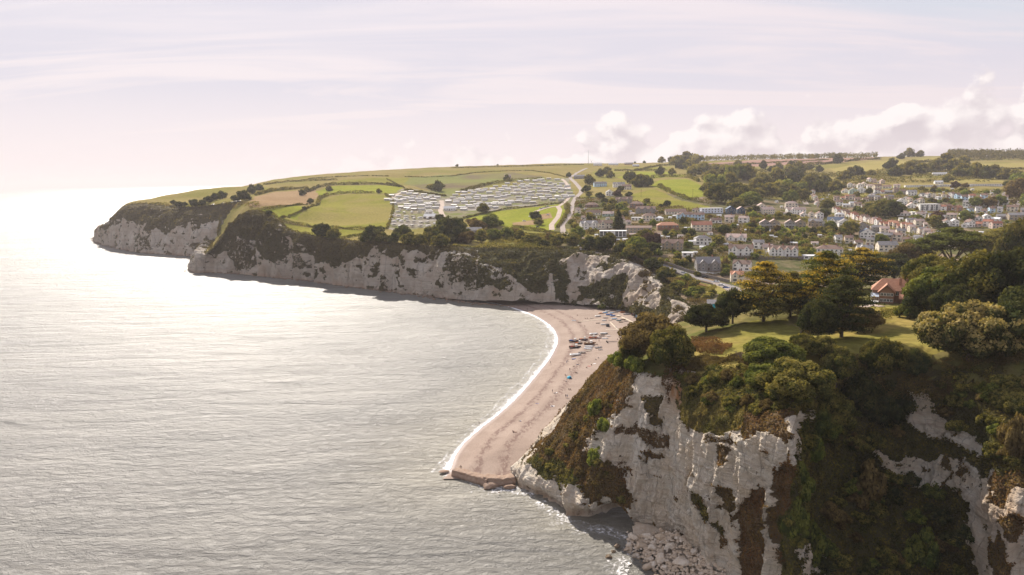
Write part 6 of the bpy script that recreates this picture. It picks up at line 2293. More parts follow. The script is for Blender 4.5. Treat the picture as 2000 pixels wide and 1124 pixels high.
# the red-roofed house among the cypresses
def big_house():
    p = hit(1742, 592)
    root = empty('house', (p[0] + 2, p[1] + 4, p[2] + 0.3), math.radians(-28))
    tag(root, 'large house with orange-red tiled hipped roof, gable and brick chimneys among dark trees', 'house')
    W, R = WALLS['brown'], ROOFS['orange']
    mb = MB()
    mb.box(-7, 7, -4.5, 4.5, -2, 4.6)
    mb.box(-4.6, 0.6, -7.4, -4.49, -2, 4.4)
    mb.add([(-4.6, -7.4, 4.4), (0.6, -7.4, 4.4), (-2, -7.4, 6.6), (-4.6, -7.1, 4.4), (0.6, -7.1, 4.4), (-2, -7.1, 6.6)], [(0, 1, 2), (5, 4, 3), (0, 3, 4, 1), (1, 4, 5, 2), (2, 5, 3, 0)])
    mb.build('wall', W, root)
    rb = MB()
    rb.add([(-7.6, -5.1, 4.61), (7.6, -5.1, 4.61), (7.6, 5.1, 4.61), (-7.6, 5.1, 4.61), (-3.6, 0, 8.9), (3.6, 0, 8.9)], [(0, 1, 5, 4), (1, 2, 5), (2, 3, 4, 5), (3, 0, 4), (3, 2, 1, 0)])
    for s in (1, -1):
        rb.add([(-2 + s * 3.2, -8.0, 4.0), (-2, -8.0, 7.2), (-2, -1.2, 7.2), (-2 + s * 3.2, -4.6, 4.0), (-2 + s * 3.2, -8.0, 4.2), (-2, -8.0, 7.42), (-2, -1.2, 7.42), (-2 + s * 3.2, -4.6, 4.2)],
               [(0, 1, 2, 3), (7, 6, 5, 4), (0, 4, 5, 1), (1, 5, 6, 2), (2, 6, 7, 3), (3, 7, 4, 0)])
    rb.add([(2.2, -8.6, 2.2), (7.2, -8.6, 2.2), (7.2, -4.5, 4.4), (2.2, -4.5, 4.4), (2.2, -8.6, 2.0), (7.2, -8.6, 2.0), (7.2, -4.5, 4.2), (2.2, -4.5, 4.2)], [(0, 1, 2, 3), (7, 6, 5, 4), (0, 4, 5, 1), (1, 5, 6, 2), (2, 6, 7, 3), (3, 7, 4, 0)])
    ro = rb.build('roof', R, root)
    link('chimney', chimney_mesh(2.2), ro, (2.6, -2.4, 7.2))
    link('chimney', chimney_mesh(1.8), ro, (5.2, 1.5, 6.9))
    c = MB()
    c.box(-7.4, -4.62, -8.4, -5.0, 0.0, 0.5)
    for k in range(5):
        c.box(-7.4 + k * 0.67, -7.3 + k * 0.67, -8.4, -8.3, 0.5, 2.4)
        c.box(-7.42, -7.32, -8.3 + k * 0.8, -8.2 + k * 0.8, 0.5, 2.4)
    c.build('conservatory', M_frame, root)
    MB().add([(-7.6, -8.6, 2.42), (-4.62, -8.6, 2.42), (-4.62, -4.8, 3.3), (-7.6, -4.8, 3.3), (-7.6, -8.6, 2.52), (-4.62, -8.6, 2.52), (-4.62, -4.8, 3.4), (-7.6, -4.8, 3.4)],
             [(3, 2, 1, 0), (4, 5, 6, 7), (0, 1, 5, 4), (1, 2, 6, 5), (2, 3, 7, 6), (3, 0, 4, 7)]).build('conservatory_roof', plain('glazed_roof', (0.5, 0.55, 0.62), 0.2, 0.05), root)
    for k in range(4):
        add_win(root, -3.7 + k * 1.15, -7.4, 2.9, 's')
        add_win(root, -3.7 + k * 1.15, -7.4, 0.6, 's')
    for x in (1.8, 4.6):
        add_win(root, x, -4.5, 2.9, 'n')
    for y in (-2, 2):
        add_win(root, -7, y, 3.0, 'n', -math.pi / 2)
    HOUSES.append((1742, 592, 70, (15, 9, 9), root, p))
    # wing behind
    house(1772, 566, 34, 'rear wing with brown roof behind the large orange-roofed house', wall='brown', roof='brown', kind='hip', st=2, chim=1, loc=p + np.array([11, 12, 0]), wm=9)


big_house()

# ================================================================== ROADS, WALLS, PATHS
M_road = plain('asphalt', (0.30, 0.245, 0.21), 0.9, 0.12, 0.3)
M_track = plain('gravel_track', (0.42, 0.33, 0.26), 0.95, 0.12, 0.3)
M_stone = plain('wall_stone', (0.22, 0.19, 0.165), 0.95, 0.25, 1.2)
M_tarmac_grey = plain('car_park_tarmac', (0.22, 0.20, 0.19), 0.9, 0.1, 0.3)


def ribbon(px_line, width, name, mat, kind='structure', lift=0.10, label=None):
    W = []
    for a, b in zip(px_line[:-1], px_line[1:]):
        n = max(2, int(math.hypot(b[0] - a[0], b[1] - a[1]) / 5) + 1)
        for t in np.linspace(0, 1, n, endpoint=False):
            W.append(hit(a[0] + (b[0] - a[0]) * t, a[1] + (b[1] - a[1]) * t)[:2])
    W.append(hit(*px_line[-1])[:2])
    L = smoothline(W, max(12, int(np.linalg.norm(np.diff(np.array(W), axis=0), axis=1).sum() / 4)), 2)
    t = np.gradient(L, axis=0)
    t /= np.linalg.norm(t, axis=1)[:, None] + 1e-9
    nr = np.stack([-t[:, 1], t[:, 0]], 1)
    rows = []
    for o in (-0.5, -0.17, 0.17, 0.5):
        q = L + nr * o * width
        rows.append(np.column_stack([q, H(q[:, 0], q[:, 1]) + lift]))
    m = len(rows)
    n = len(L)
    z = np.max([r[:, 2] for r in rows], axis=0)
    for r in rows:
        r[:, 2] = 0.7 * z + 0.3 * r[:, 2] + lift
    skirt0 = rows[0].copy()
    skirt0[:, 2] -= 2.0
    skirt1 = rows[-1].copy()
    skirt1[:, 2] -= 2.0
    rows = [skirt0] + rows + [skirt1]
    m = len(rows)
    V = np.vstack(rows)
    idx = np.arange(n * m).reshape(m, n)
    F = np.stack([idx[:-1, :-1], idx[:-1, 1:], idx[1:, 1:], idx[1:, :-1]], 2).reshape(-1, 4)
    me = mesh_np(name, V, F[:, ::-1], mat, smooth=False)
    o = link(name, me)
    if kind:
        o['kind'] = kind
    return o, L


ribbon([(1096, 463), (1100, 452), (1098, 440), (1108, 428), (1117, 414), (1118, 398), (1123, 388)], 5.5, 'road', M_road)
ribbon([(1123, 388), (1134, 378), (1136, 372), (1124, 358), (1113, 348), (1127, 338), (1146, 329)], 7.5, 'road', M_road)
ribbon([(1078, 450), (1077, 440), (1090, 424), (1094, 410), (1088, 403), (1062, 408), (1045, 414)], 6.0, 'track', M_track)
ribbon([(1090, 405), (1105, 394), (1112, 386)], 5.0, 'track', M_track)
ribbon([(1096, 463), (1120, 455), (1145, 450), (1165, 446)], 4.0, 'track', M_track)
ribbon([(1258, 508), (1290, 518), (1330, 533), (1365, 545), (1395, 552), (1428, 560), (1450, 572)], 6.0, 'road', M_tarmac_grey)
ribbon([(1395, 553), (1420, 562), (1445, 575)], 7.0, 'road', M_road)
ribbon([(862, 392), (864, 402), (860, 412), (866, 424)], 7, 'track', M_track)
ribbon([(765, 388), (780, 378), (800, 372)], 6, 'track', M_track)
ribbon([(1098, 350), (1106, 358), (1112, 368)], 6, 'track', M_track)
ribbon([(1975, 372), (1965, 385), (1978, 396), (2005, 404)], 16, 'car_park', M_road)
ribbon([(1558, 408), (1552, 400), (1535, 405), (1545, 420), (1560, 428), (1600, 428)], 6, 'road', M_road)
ribbon([(1575, 400), (1568, 388), (1572, 378)], 7, 'road', M_road)
ribbon([(1690, 388), (1708, 378), (1730, 372)], 9, 'road', M_tarmac_grey)
ribbon([(1625, 420), (1665, 434), (1720, 449), (1770, 459), (1810, 470)], 6, 'road', M_road)
ribbon([(1496, 440), (1508, 456), (1515, 466)], 1.8, 'path', M_frame)
ribbon([(1533, 440), (1545, 455), (1550, 465)], 1.6, 'path', M_bright)
ribbon([(1572, 446), (1590, 454), (1612, 462)], 2.0, 'path', M_track)
ribbon([(1230, 500), (1195, 488), (1150, 468), (1115, 462)], 1.6, 'path', M_track)
ribbon([(1680, 603), (1700, 596), (1722, 600)], 3.0, 'path', M_track)
ribbon([(1368, 598), (1385, 604), (1392, 612)], 1.5, 'path', M_frame)


def patch(poly, name, mat, lift=0.12):
    """a piece of garden, lawn or allotment: its own ground laid over the slope"""
    W = hits(poly)[:, :2]
    mn, mx_ = W.min(0), W.max(0)
    st = max((mx_ - mn).max() / 46.0, 0.6)
    xs = np.arange(mn[0] - st, mx_[0] + st, st)
    ys = np.arange(mn[1] - st, mx_[1] + st, st)
    X, Y = np.meshgrid(xs, ys, indexing='ij')
    Z = H(X, Y) + lift
    V = np.stack([X, Y, Z], 2).reshape(-1, 3)
    idx = np.arange(X.size).reshape(X.shape)
    F = np.stack([idx[:-1, :-1], idx[1:, :-1], idx[1:, 1:], idx[:-1, 1:]], 2).reshape(-1, 4)
    c = V[F].mean(1)
    F = F[pip(c[:, 0], c[:, 1], [tuple(w) for w in W])]
    if not len(F):
        return
    u, inv = np.unique(F, return_inverse=True)
    me = mesh_np(name, V[u], inv.reshape(F.shape), mat, smooth=True)
    tag(link(name, me), kind='structure')


for poly, m in [([(1342, 545), (1360, 542), (1395, 548), (1402, 556), (1370, 560), (1345, 556)], M_russet),
                ([(1395, 552), (1425, 560), (1430, 575), (1400, 574), (1378, 560)], M_green),
                ([(1345, 560), (1380, 564), (1400, 578), (1375, 588), (1350, 575)], M_olive),
                ([(1475, 440), (1490, 446), (1482, 462), (1462, 458), (1430, 448)], M_brown),
                ([(1605, 452), (1640, 450), (1662, 472), (1625, 475)], M_russet),
                ([(1510, 452), (1600, 450), (1612, 464), (1520, 464)], M_garden),
                ([(1515, 460), (1620, 462), (1640, 470), (1520, 468)], M_olive),
                ([(1105, 448), (1145, 446), (1148, 456), (1112, 458)], M_olive),
                ([(1130, 456), (1170, 452), (1180, 460), (1140, 464)], M_olive),
                ([(1750, 412), (1792, 412), (1790, 420), (1752, 420)], M_green),
                ([(1830, 418), (1880, 416), (1885, 424), (1835, 426)], M_olive),
                ([(1860, 352), (1960, 350), (1960, 356), (1860, 358)], M_tan),
                ([(1052, 420), (1074, 416), (1080, 426), (1056, 430)], M_brown),
                ([(1000, 436), (1040, 430), (1062, 436), (1040, 440), (1004, 442)], M_brown),
                ([(1395, 500), (1430, 503), (1425, 512), (1398, 508)], M_green),
                ([(1300, 518), (1352, 533), (1345, 545), (1310, 535)], M_olive)]:
    patch(poly, 'garden_ground', m)


def wall_line(px_line, label, h=1.6, t=0.5, mat=None):
    W = []
    for a, b in zip(px_line[:-1], px_line[1:]):
        n = max(2, int(math.hypot(b[0] - a[0], b[1] - a[1]) / 6) + 1)
        for s in np.linspace(0, 1, n, endpoint=False):
            W.append(hit(a[0] + (b[0] - a[0]) * s, a[1] + (b[1] - a[1]) * s)[:2])
    W.append(hit(*px_line[-1])[:2])
    L = resample(W, max(8, int(len(W) * 1.5)))
    tt = np.gradient(L, axis=0)
    tt /= np.linalg.norm(tt, axis=1)[:, None] + 1e-9
    nr = np.stack([-tt[:, 1], tt[:, 0]], 1) * t / 2
    z = H(L[:, 0], L[:, 1])
    rows = [np.column_stack([L - nr, z - 1]), np.column_stack([L - nr, z + h]), np.column_stack([L + nr, z + h]), np.column_stack([L + nr, z - 1])]
    n = len(L)
    V = np.vstack(rows)
    idx = np.arange(4 * n).reshape(4, n)
    F = np.stack([idx[:-1, :-1], idx[:-1, 1:], idx[1:, 1:], idx[1:, :-1]], 2).reshape(-1, 4)
    tag(link('garden_wall', mesh_np('garden_wall', V, F, mat or M_stone)), label, 'wall')


wall_line([(1262, 506), (1300, 516), (1340, 531), (1375, 541), (1400, 547), (1424, 553)], 'long grey stone wall along the upper side of the coast road', 2.2)
wall_line([(1256, 512), (1290, 523), (1330, 538), (1362, 550), (1392, 557)], 'low stone wall along the seaward side of the coast road', 1.1)
wall_line([(1424, 504), (1500, 506), (1560, 506), (1580, 507)], 'dark retaining wall below the white gabled terrace', 2.0)
wall_line([(1360, 532), (1395, 536), (1412, 534)], 'pale garden wall in front of the grey stone house', 1.0, 0.4, M_frame)
wall_line([(1366, 472), (1420, 476), (1428, 480)], 'pale terrace wall right of the boxy white house', 1.4, 0.4, M_frame)

# ================================================================== CARAVANS
M_car_w = plain('caravan_shell', (0.76, 0.73, 0.68), 0.5, 0.08, 0.5)
M_car_r = plain('caravan_roof', (0.84, 0.79, 0.74), 0.6, 0.08, 0.5)
M_car_c = plain('caravan_cream', (0.62, 0.56, 0.46), 0.5, 0.08, 0.5)
M_car_g = plain('caravan_roof_grey', (0.56, 0.53, 0.51), 0.6, 0.08, 0.5)


def caravan_mesh(L, W, hh, wall, roof, tour=False):
    mb = MB()
    if not tour:
        mb.box(-L / 2, L / 2, -W / 2, W / 2, 0.4, hh)
        n0 = len(mb.f)
        mb.add([(-L / 2 - .15, -W / 2 - .15, hh + .002), (L / 2 + .15, -W / 2 - .15, hh + .002), (L / 2 + .15, W / 2 + .15, hh + .002), (-L / 2 - .15, W / 2 + .15, hh + .002), (-L / 2 - .15, 0, hh + 0.75), (L / 2 + .15, 0, hh + 0.75)],
               [(0, 1, 5, 4), (1, 2, 5), (2, 3, 4, 5), (3, 0, 4), (3, 2, 1, 0)])
        n1 = len(mb.f)
        for k in range(5):
            x = -L / 2 + L * (k + 0.5) / 5
            mb.box(x - 0.75, x + 0.75, -W / 2 - .03, -W / 2 + .01, 1.25, 2.2)
        mb.box(-L / 2 - .03, -L / 2 + .01, -W / 2 + .4, W / 2 - .4, 1.2, 2.3)
        mb.box(L / 2 - .01, L / 2 + .03, -W / 2 + .4, W / 2 - .4, 1.2, 2.3)
        n2 = len(mb.f)
        mb.box(-L / 2 + .3, L / 2 - .3, -W / 2 + .3, W / 2 - .3, -0.6, 0.4)
    else:
        prof = [(-L / 2, 0.5), (-L / 2 - .1, 1.5), (-L / 2 + .5, 2.5), (L / 2 - .5, 2.6), (L / 2 + .1, 1.6), (L / 2, 0.5)]
        n = len(prof)
        vs_ = [(x, -W / 2, z) for x, z in prof] + [(x, W / 2, z) for x, z in prof]
        mb.add(vs_, [tuple(range(n)), tuple(range(2 * n - 1, n - 1, -1))])
        mb.add(vs_, [(0, 5, 11, 6), (0, 6, 7, 1), (1, 7, 8, 2), (3, 9, 10, 4), (4, 10, 11, 5)])
        n0 = len(mb.f)
        mb.add(vs_, [(2, 8, 9, 3)])
        n1 = len(mb.f)
        mb.box(-L / 4, L / 4, -W / 2 - .03, -W / 2 + .01, 1.3, 2.0)
        n2 = len(mb.f)
        mb.cone((-0.5, -W / 2 + .2, 0.3), (-0.5, -W / 2 - .02, 0.3), 0.32, 0.32, 8)
        mb.bar((L / 2, 0, 0.5), (L / 2 + 1.1, 0, 0.45), 0.1)
    me = mb.mesh('caravan', [wall, roof, M_glass])
    mi = np.zeros(len(me.polygons), np.int32)
    mi[n0:n1] = 1
    mi[n1:n2] = 2
    me.polygons.foreach_set('material_index', mi)
    return me


CARM = [caravan_mesh(11.5, 3.9, 2.9, M_car_w, M_car_r), caravan_mesh(10.5, 3.9, 2.8, M_car_c, M_car_r), caravan_mesh(11.0, 3.9, 2.9, M_car_c, M_car_g), caravan_mesh(11.5, 3.9, 2.9, M_car_w, M_car_g)]
TOUR = [caravan_mesh(6.4, 2.6, 2.5, M_car_w, M_car_r, True), caravan_mesh(5.8, 2.6, 2.5, M_car_c, M_car_g, True)]
CAR_R = [(870, 386), (905, 372), (960, 366), (1000, 358), (1030, 352), (1060, 348), (1098, 352), (1118, 376), (1116, 393), (1060, 398), (1000, 404), (955, 410), (905, 414), (880, 404)]
CAR_L = [(752, 388), (790, 374), (830, 378), (862, 388), (856, 408), (858, 420), (800, 412), (764, 404)]
CAR_T = [(768, 408), (850, 414), (858, 424), (850, 446), (790, 452), (762, 446), (764, 424)]


def ordn(k):
    return '%d%s' % (k, {1: 'st', 2: 'nd', 3: 'rd'}.get(k if k < 20 else k % 10, 'th'))


def fill_caravans(poly, wpx_m, xs_gap, ys, meshes, where, grp, hpar=0.0, cap=999, slant=0.0, yawj=0.28):
    c = 0
    tones = {0: 'white', 1: 'cream', 2: 'grey-roofed', 3: 'pale grey'}
    ppx = [q[0] for q in poly]
    rows = 0
    for r, py in enumerate(ys):
        px = min(ppx) + RNG.uniform(0, 8)
        kk = 0
        while px < max(ppx):
            y = py + slant * (px - min(ppx)) + RNG.uniform(-1.3, 1.3) + 1.6 * math.sin(px / 23.0 + r * 2.1)
            if pip(np.array([px]), np.array([y]), poly)[0] and RNG.uniform() > 0.07 and c < cap:
                p = hit(px, y)
                k = int(RNG.integers(0, len(meshes)))
                yaw = RNG.normal(0, yawj) + hpar
                q = p + np.array([0, 0, 0.25])
                o = link('caravan', meshes[k], None, q, yaw, 0.90 if meshes is CARM else 1.0)
                kk += 1
                tag(o, '%s %s caravan, %s from the left in the %s row of %s' % (tones[k], 'touring' if meshes is TOUR else 'static', ordn(kk), ordn(r + 1), where), 'caravan', grp)
                c += 1
                HOUSES.append((px, y, wpx_m, (wpx_m * p[1] / FOC, 3, 4), o, p))
            px += xs_gap * RNG.uniform(0.85, 1.25)
    return c


nC = fill_caravans(CAR_R, 12, 14.4, [350.5, 354, 357.5, 361.5, 365.5, 370, 374.5, 379, 383.5, 388, 393, 398, 403, 408, 412], CARM, 'the right park', 'static caravans in the right part of the caravan park', 0.0, 175, 0.0)
nC += fill_caravans(CAR_L, 12, 13.4, [376, 380.5, 385, 390, 395, 400, 405, 410, 415], CARM, 'the left park', 'static caravans in the left part of the caravan park', 0.1, 80, 0.03, 0.3)
nC += fill_caravans(CAR_T, 8, 13.0, [412, 418, 424, 430, 436.5, 443], TOUR, 'the touring field', 'touring caravans at the lower left of the park', 0.9, 50, 0.0, 0.5)
house(878, 412, 22, 'cream clubhouse with long pale roof at the foot of the caravan park', wall='white', roof='white', kind='gable', st=1, chim=0, name='clubhouse', cat='building')
house(838, 428, 22, 'low white-roofed building at the bottom left of the caravan park', wall='tan', roof='white', kind='gable', st=1, chim=0, name='building', cat='building')
house(992, 349, 12, 'pinkish house beside the trees above the caravan park', wall='pink', roof='pink', kind='gable', st=2)
house(926, 456, 28, 'low grey-roofed building half hidden by the cliff-top trees', wall='grey', roof='grey', kind='gable', st=1, chim=0, name='building', cat='building')
print('caravans', nC, time.time() - T0)

# ------------------------------------------------------------------ cars
M_tyre = plain('tyre_rubber', (0.02, 0.02, 0.02), 0.9)
M_cglass = plain('car_glass', (0.03, 0.035, 0.04), 0.1, 0.1, 1, 0.6)
CPAINT = {k: plain('car_paint_' + k, c, 0.3, 0.03, 1, 0.5) for k, c in {'white': (0.75, 0.75, 0.74), 'silver': (0.45, 0.46, 0.47), 'black': (0.03, 0.03, 0.035), 'red': (0.4, 0.03, 0.03), 'blue': (0.04, 0.10, 0.28)}.items()}


def loft(mb, sections):
    n = len(sections[0])
    vs_ = [v for s in sections for v in s]
    fs = []
    for k in range(len(sections) - 1):
        for i in range(n):
            j = (i + 1) % n
            fs.append((k * n + i, k * n + j, (k + 1) * n + j, (k + 1) * n + i))
    fs.append(tuple(reversed(range(n))))
    fs.append(tuple(range((len(sections) - 1) * n, len(sections) * n)))
    mb.add(vs_, fs)


def car_parts():
    b = MB()
    prof = [(-2.1, .35, .85), (-1.9, .3, .95), (-1.0, .28, 1.02), (1.1, .28, .98), (1.9, .3, .85), (2.15, .38, .7)]
    loft(b, [[(x, -.85, z0), (x, .85, z0), (x, .88, (z0 + z1) / 2), (x, .80, z1), (x, -.80, z1), (x, -.88, (z0 + z1) / 2)] for x, z0, z1 in prof])
    b.box(-1.25, .45, -.62, .62, 1.40, 1.46)
    g = MB()
    g.add([(-1.75, -.74, .99), (1.1, -.74, .99), (1.1, .74, .99), (-1.75, .74, .99), (-1.25, -.6, 1.4), (.45, -.6, 1.4), (.45, .6, 1.4), (-1.25, .6, 1.4)], [(0, 1, 5, 4), (1, 2, 6, 5), (2, 3, 7, 6), (3, 0, 4, 7), (4, 5, 6, 7)])
    w = MB()
    w.cone((0, -.1, 0), (0, .1, 0), .33, .33, 10)
    return b, g, w


_cb, _cg, _cw = car_parts()
CARB = {k: _cb.mesh('body', m) for k, m in CPAINT.items()}
CARG = _cg.mesh('windows', M_cglass)
CARW = _cw.mesh('wheel', M_tyre)


def car(px, py, colr, label, yaw, p=None, s=1.0):
    p = hit(px, py) if p is None else p
    o = empty('parked_car', p + [0, 0, .12], yaw, s)
    link('body', CARB[colr], o)
    link('windows', CARG, o)
    for x in (-1.3, 1.35):
        for y in (-.82, .82):
            link('wheel', CARW, o, (x, y, .33))
    tag(o, label, 'car')


for px, py, c, l, y in [(1056, 409, 'silver', 'silver car at the left end of the row on the green meadow', .3), (1061, 407.5, 'white', 'white car second in the row on the green meadow', .3), (1066, 406, 'black', 'black car third in the row on the green meadow', .3), (1070, 404.5, 'silver', 'silver car at the right end of the row on the green meadow', .3),
                        (1070, 421, 'white', 'white car parked alone right of the meadow trees', .1), (1036, 424, 'white', 'white car left of the meadow trees', .5), (1050, 445, 'black', 'dark car at the bottom of the green meadow', .2), (1024, 433, 'white', 'white van-like car on the bare patch of the meadow', .1),
                        (1038, 404, 'white', 'lone white car high on the meadow by the hedge', .1), (1335, 535, 'silver', 'silver car parked on the coast road', -.5), (1399, 552, 'white', 'white car at the road junction', -.4), (1376, 543, 'black', 'dark car below the grey stone house', -.4),
                        (1409, 559, 'white', 'white car just past the road junction', -.6), (1418, 564, 'blue', 'blue car at the lower end of the road', -.6), (1969, 384, 'blue', 'blue car on the big car park at the right', .4), (1168, 449, 'white', 'white car beside the twin-gabled white house', .2),
                        (1476, 500, 'white', 'white car left of the white gabled terrace', 0.1), (1484, 502, 'silver', 'silver car left of the white gabled terrace', 0.1), (1536, 411, 'silver', 'silver car on the lane into the village', 1.0)]:
    car(px, py, c, l, y)

# ------------------------------------------------------------------ skyline mast and windmill-like turbine, poles
mm = MB()
p = hit(1149, 323)
mm.cone((0, 0, 0), (0, 0, 42), 0.7, 0.35, 5)
tag(mm.build('radio_mast', plain('mast_steel', (0.3, 0.3, 0.3), 0.6), loc=p), 'thin tall radio mast rising from the skyline by the farm', 'mast')
tr = empty('wind_turbine', hit(1155, 323), 0.2)
MB().cone((0, 0, 0), (0, 0, 11), 0.5, 0.3, 6).build('tower', M_stone, tr)
bl = MB()
for k in range(4):
    a = k * math.pi / 2 + .6
    bl.bar((0, -.6, 11), (math.cos(a) * 7, -.6, 11 + math.sin(a) * 7), 0.9, 0.15)
bl.build('blade', M_stone, tr)
tag(tr, 'small dark windmill standing beside the mast on the skyline', 'windmill')
for px, py, h_ in [(1388, 412, 10), (1252, 386, 12), (1353, 386, 12), (1418, 470, 8), (1566, 470, 8)]:
    p = hit(px, py)
    mb = MB()
    mb.cone((0, 0, 0), (0, 0, h_), .22, .16, 6).bar((-1.1, 0, h_ - .9), (1.1, 0, h_ - .9), .14)
    tag(mb.build('telegraph_pole', M_bark, loc=p), 'wooden telegraph pole standing near %s' % {1388: 'the sheeted building', 1252: 'the left end of the dry pasture', 1353: 'the bright pasture', 1418: 'the white bungalow with two gables', 1566: 'the terraced lawns'}[px], 'pole')

# ================================================================== INLAND TREES
def occ(px, py, r=6):
    for h in HOUSES:
        if abs(px - h[0]) < h[2] * 0.5 + r * 0.9 and -r * 0.5 < (h[1] - py) < max(6, h[3][1] / h[5][1] * FOC) + r * 0.2:
            return True
        if abs(px - h[0]) < h[2] * 0.5 + r * 0.5 and 0 <= py - h[1] < r * 0.9:
            return True
    return False


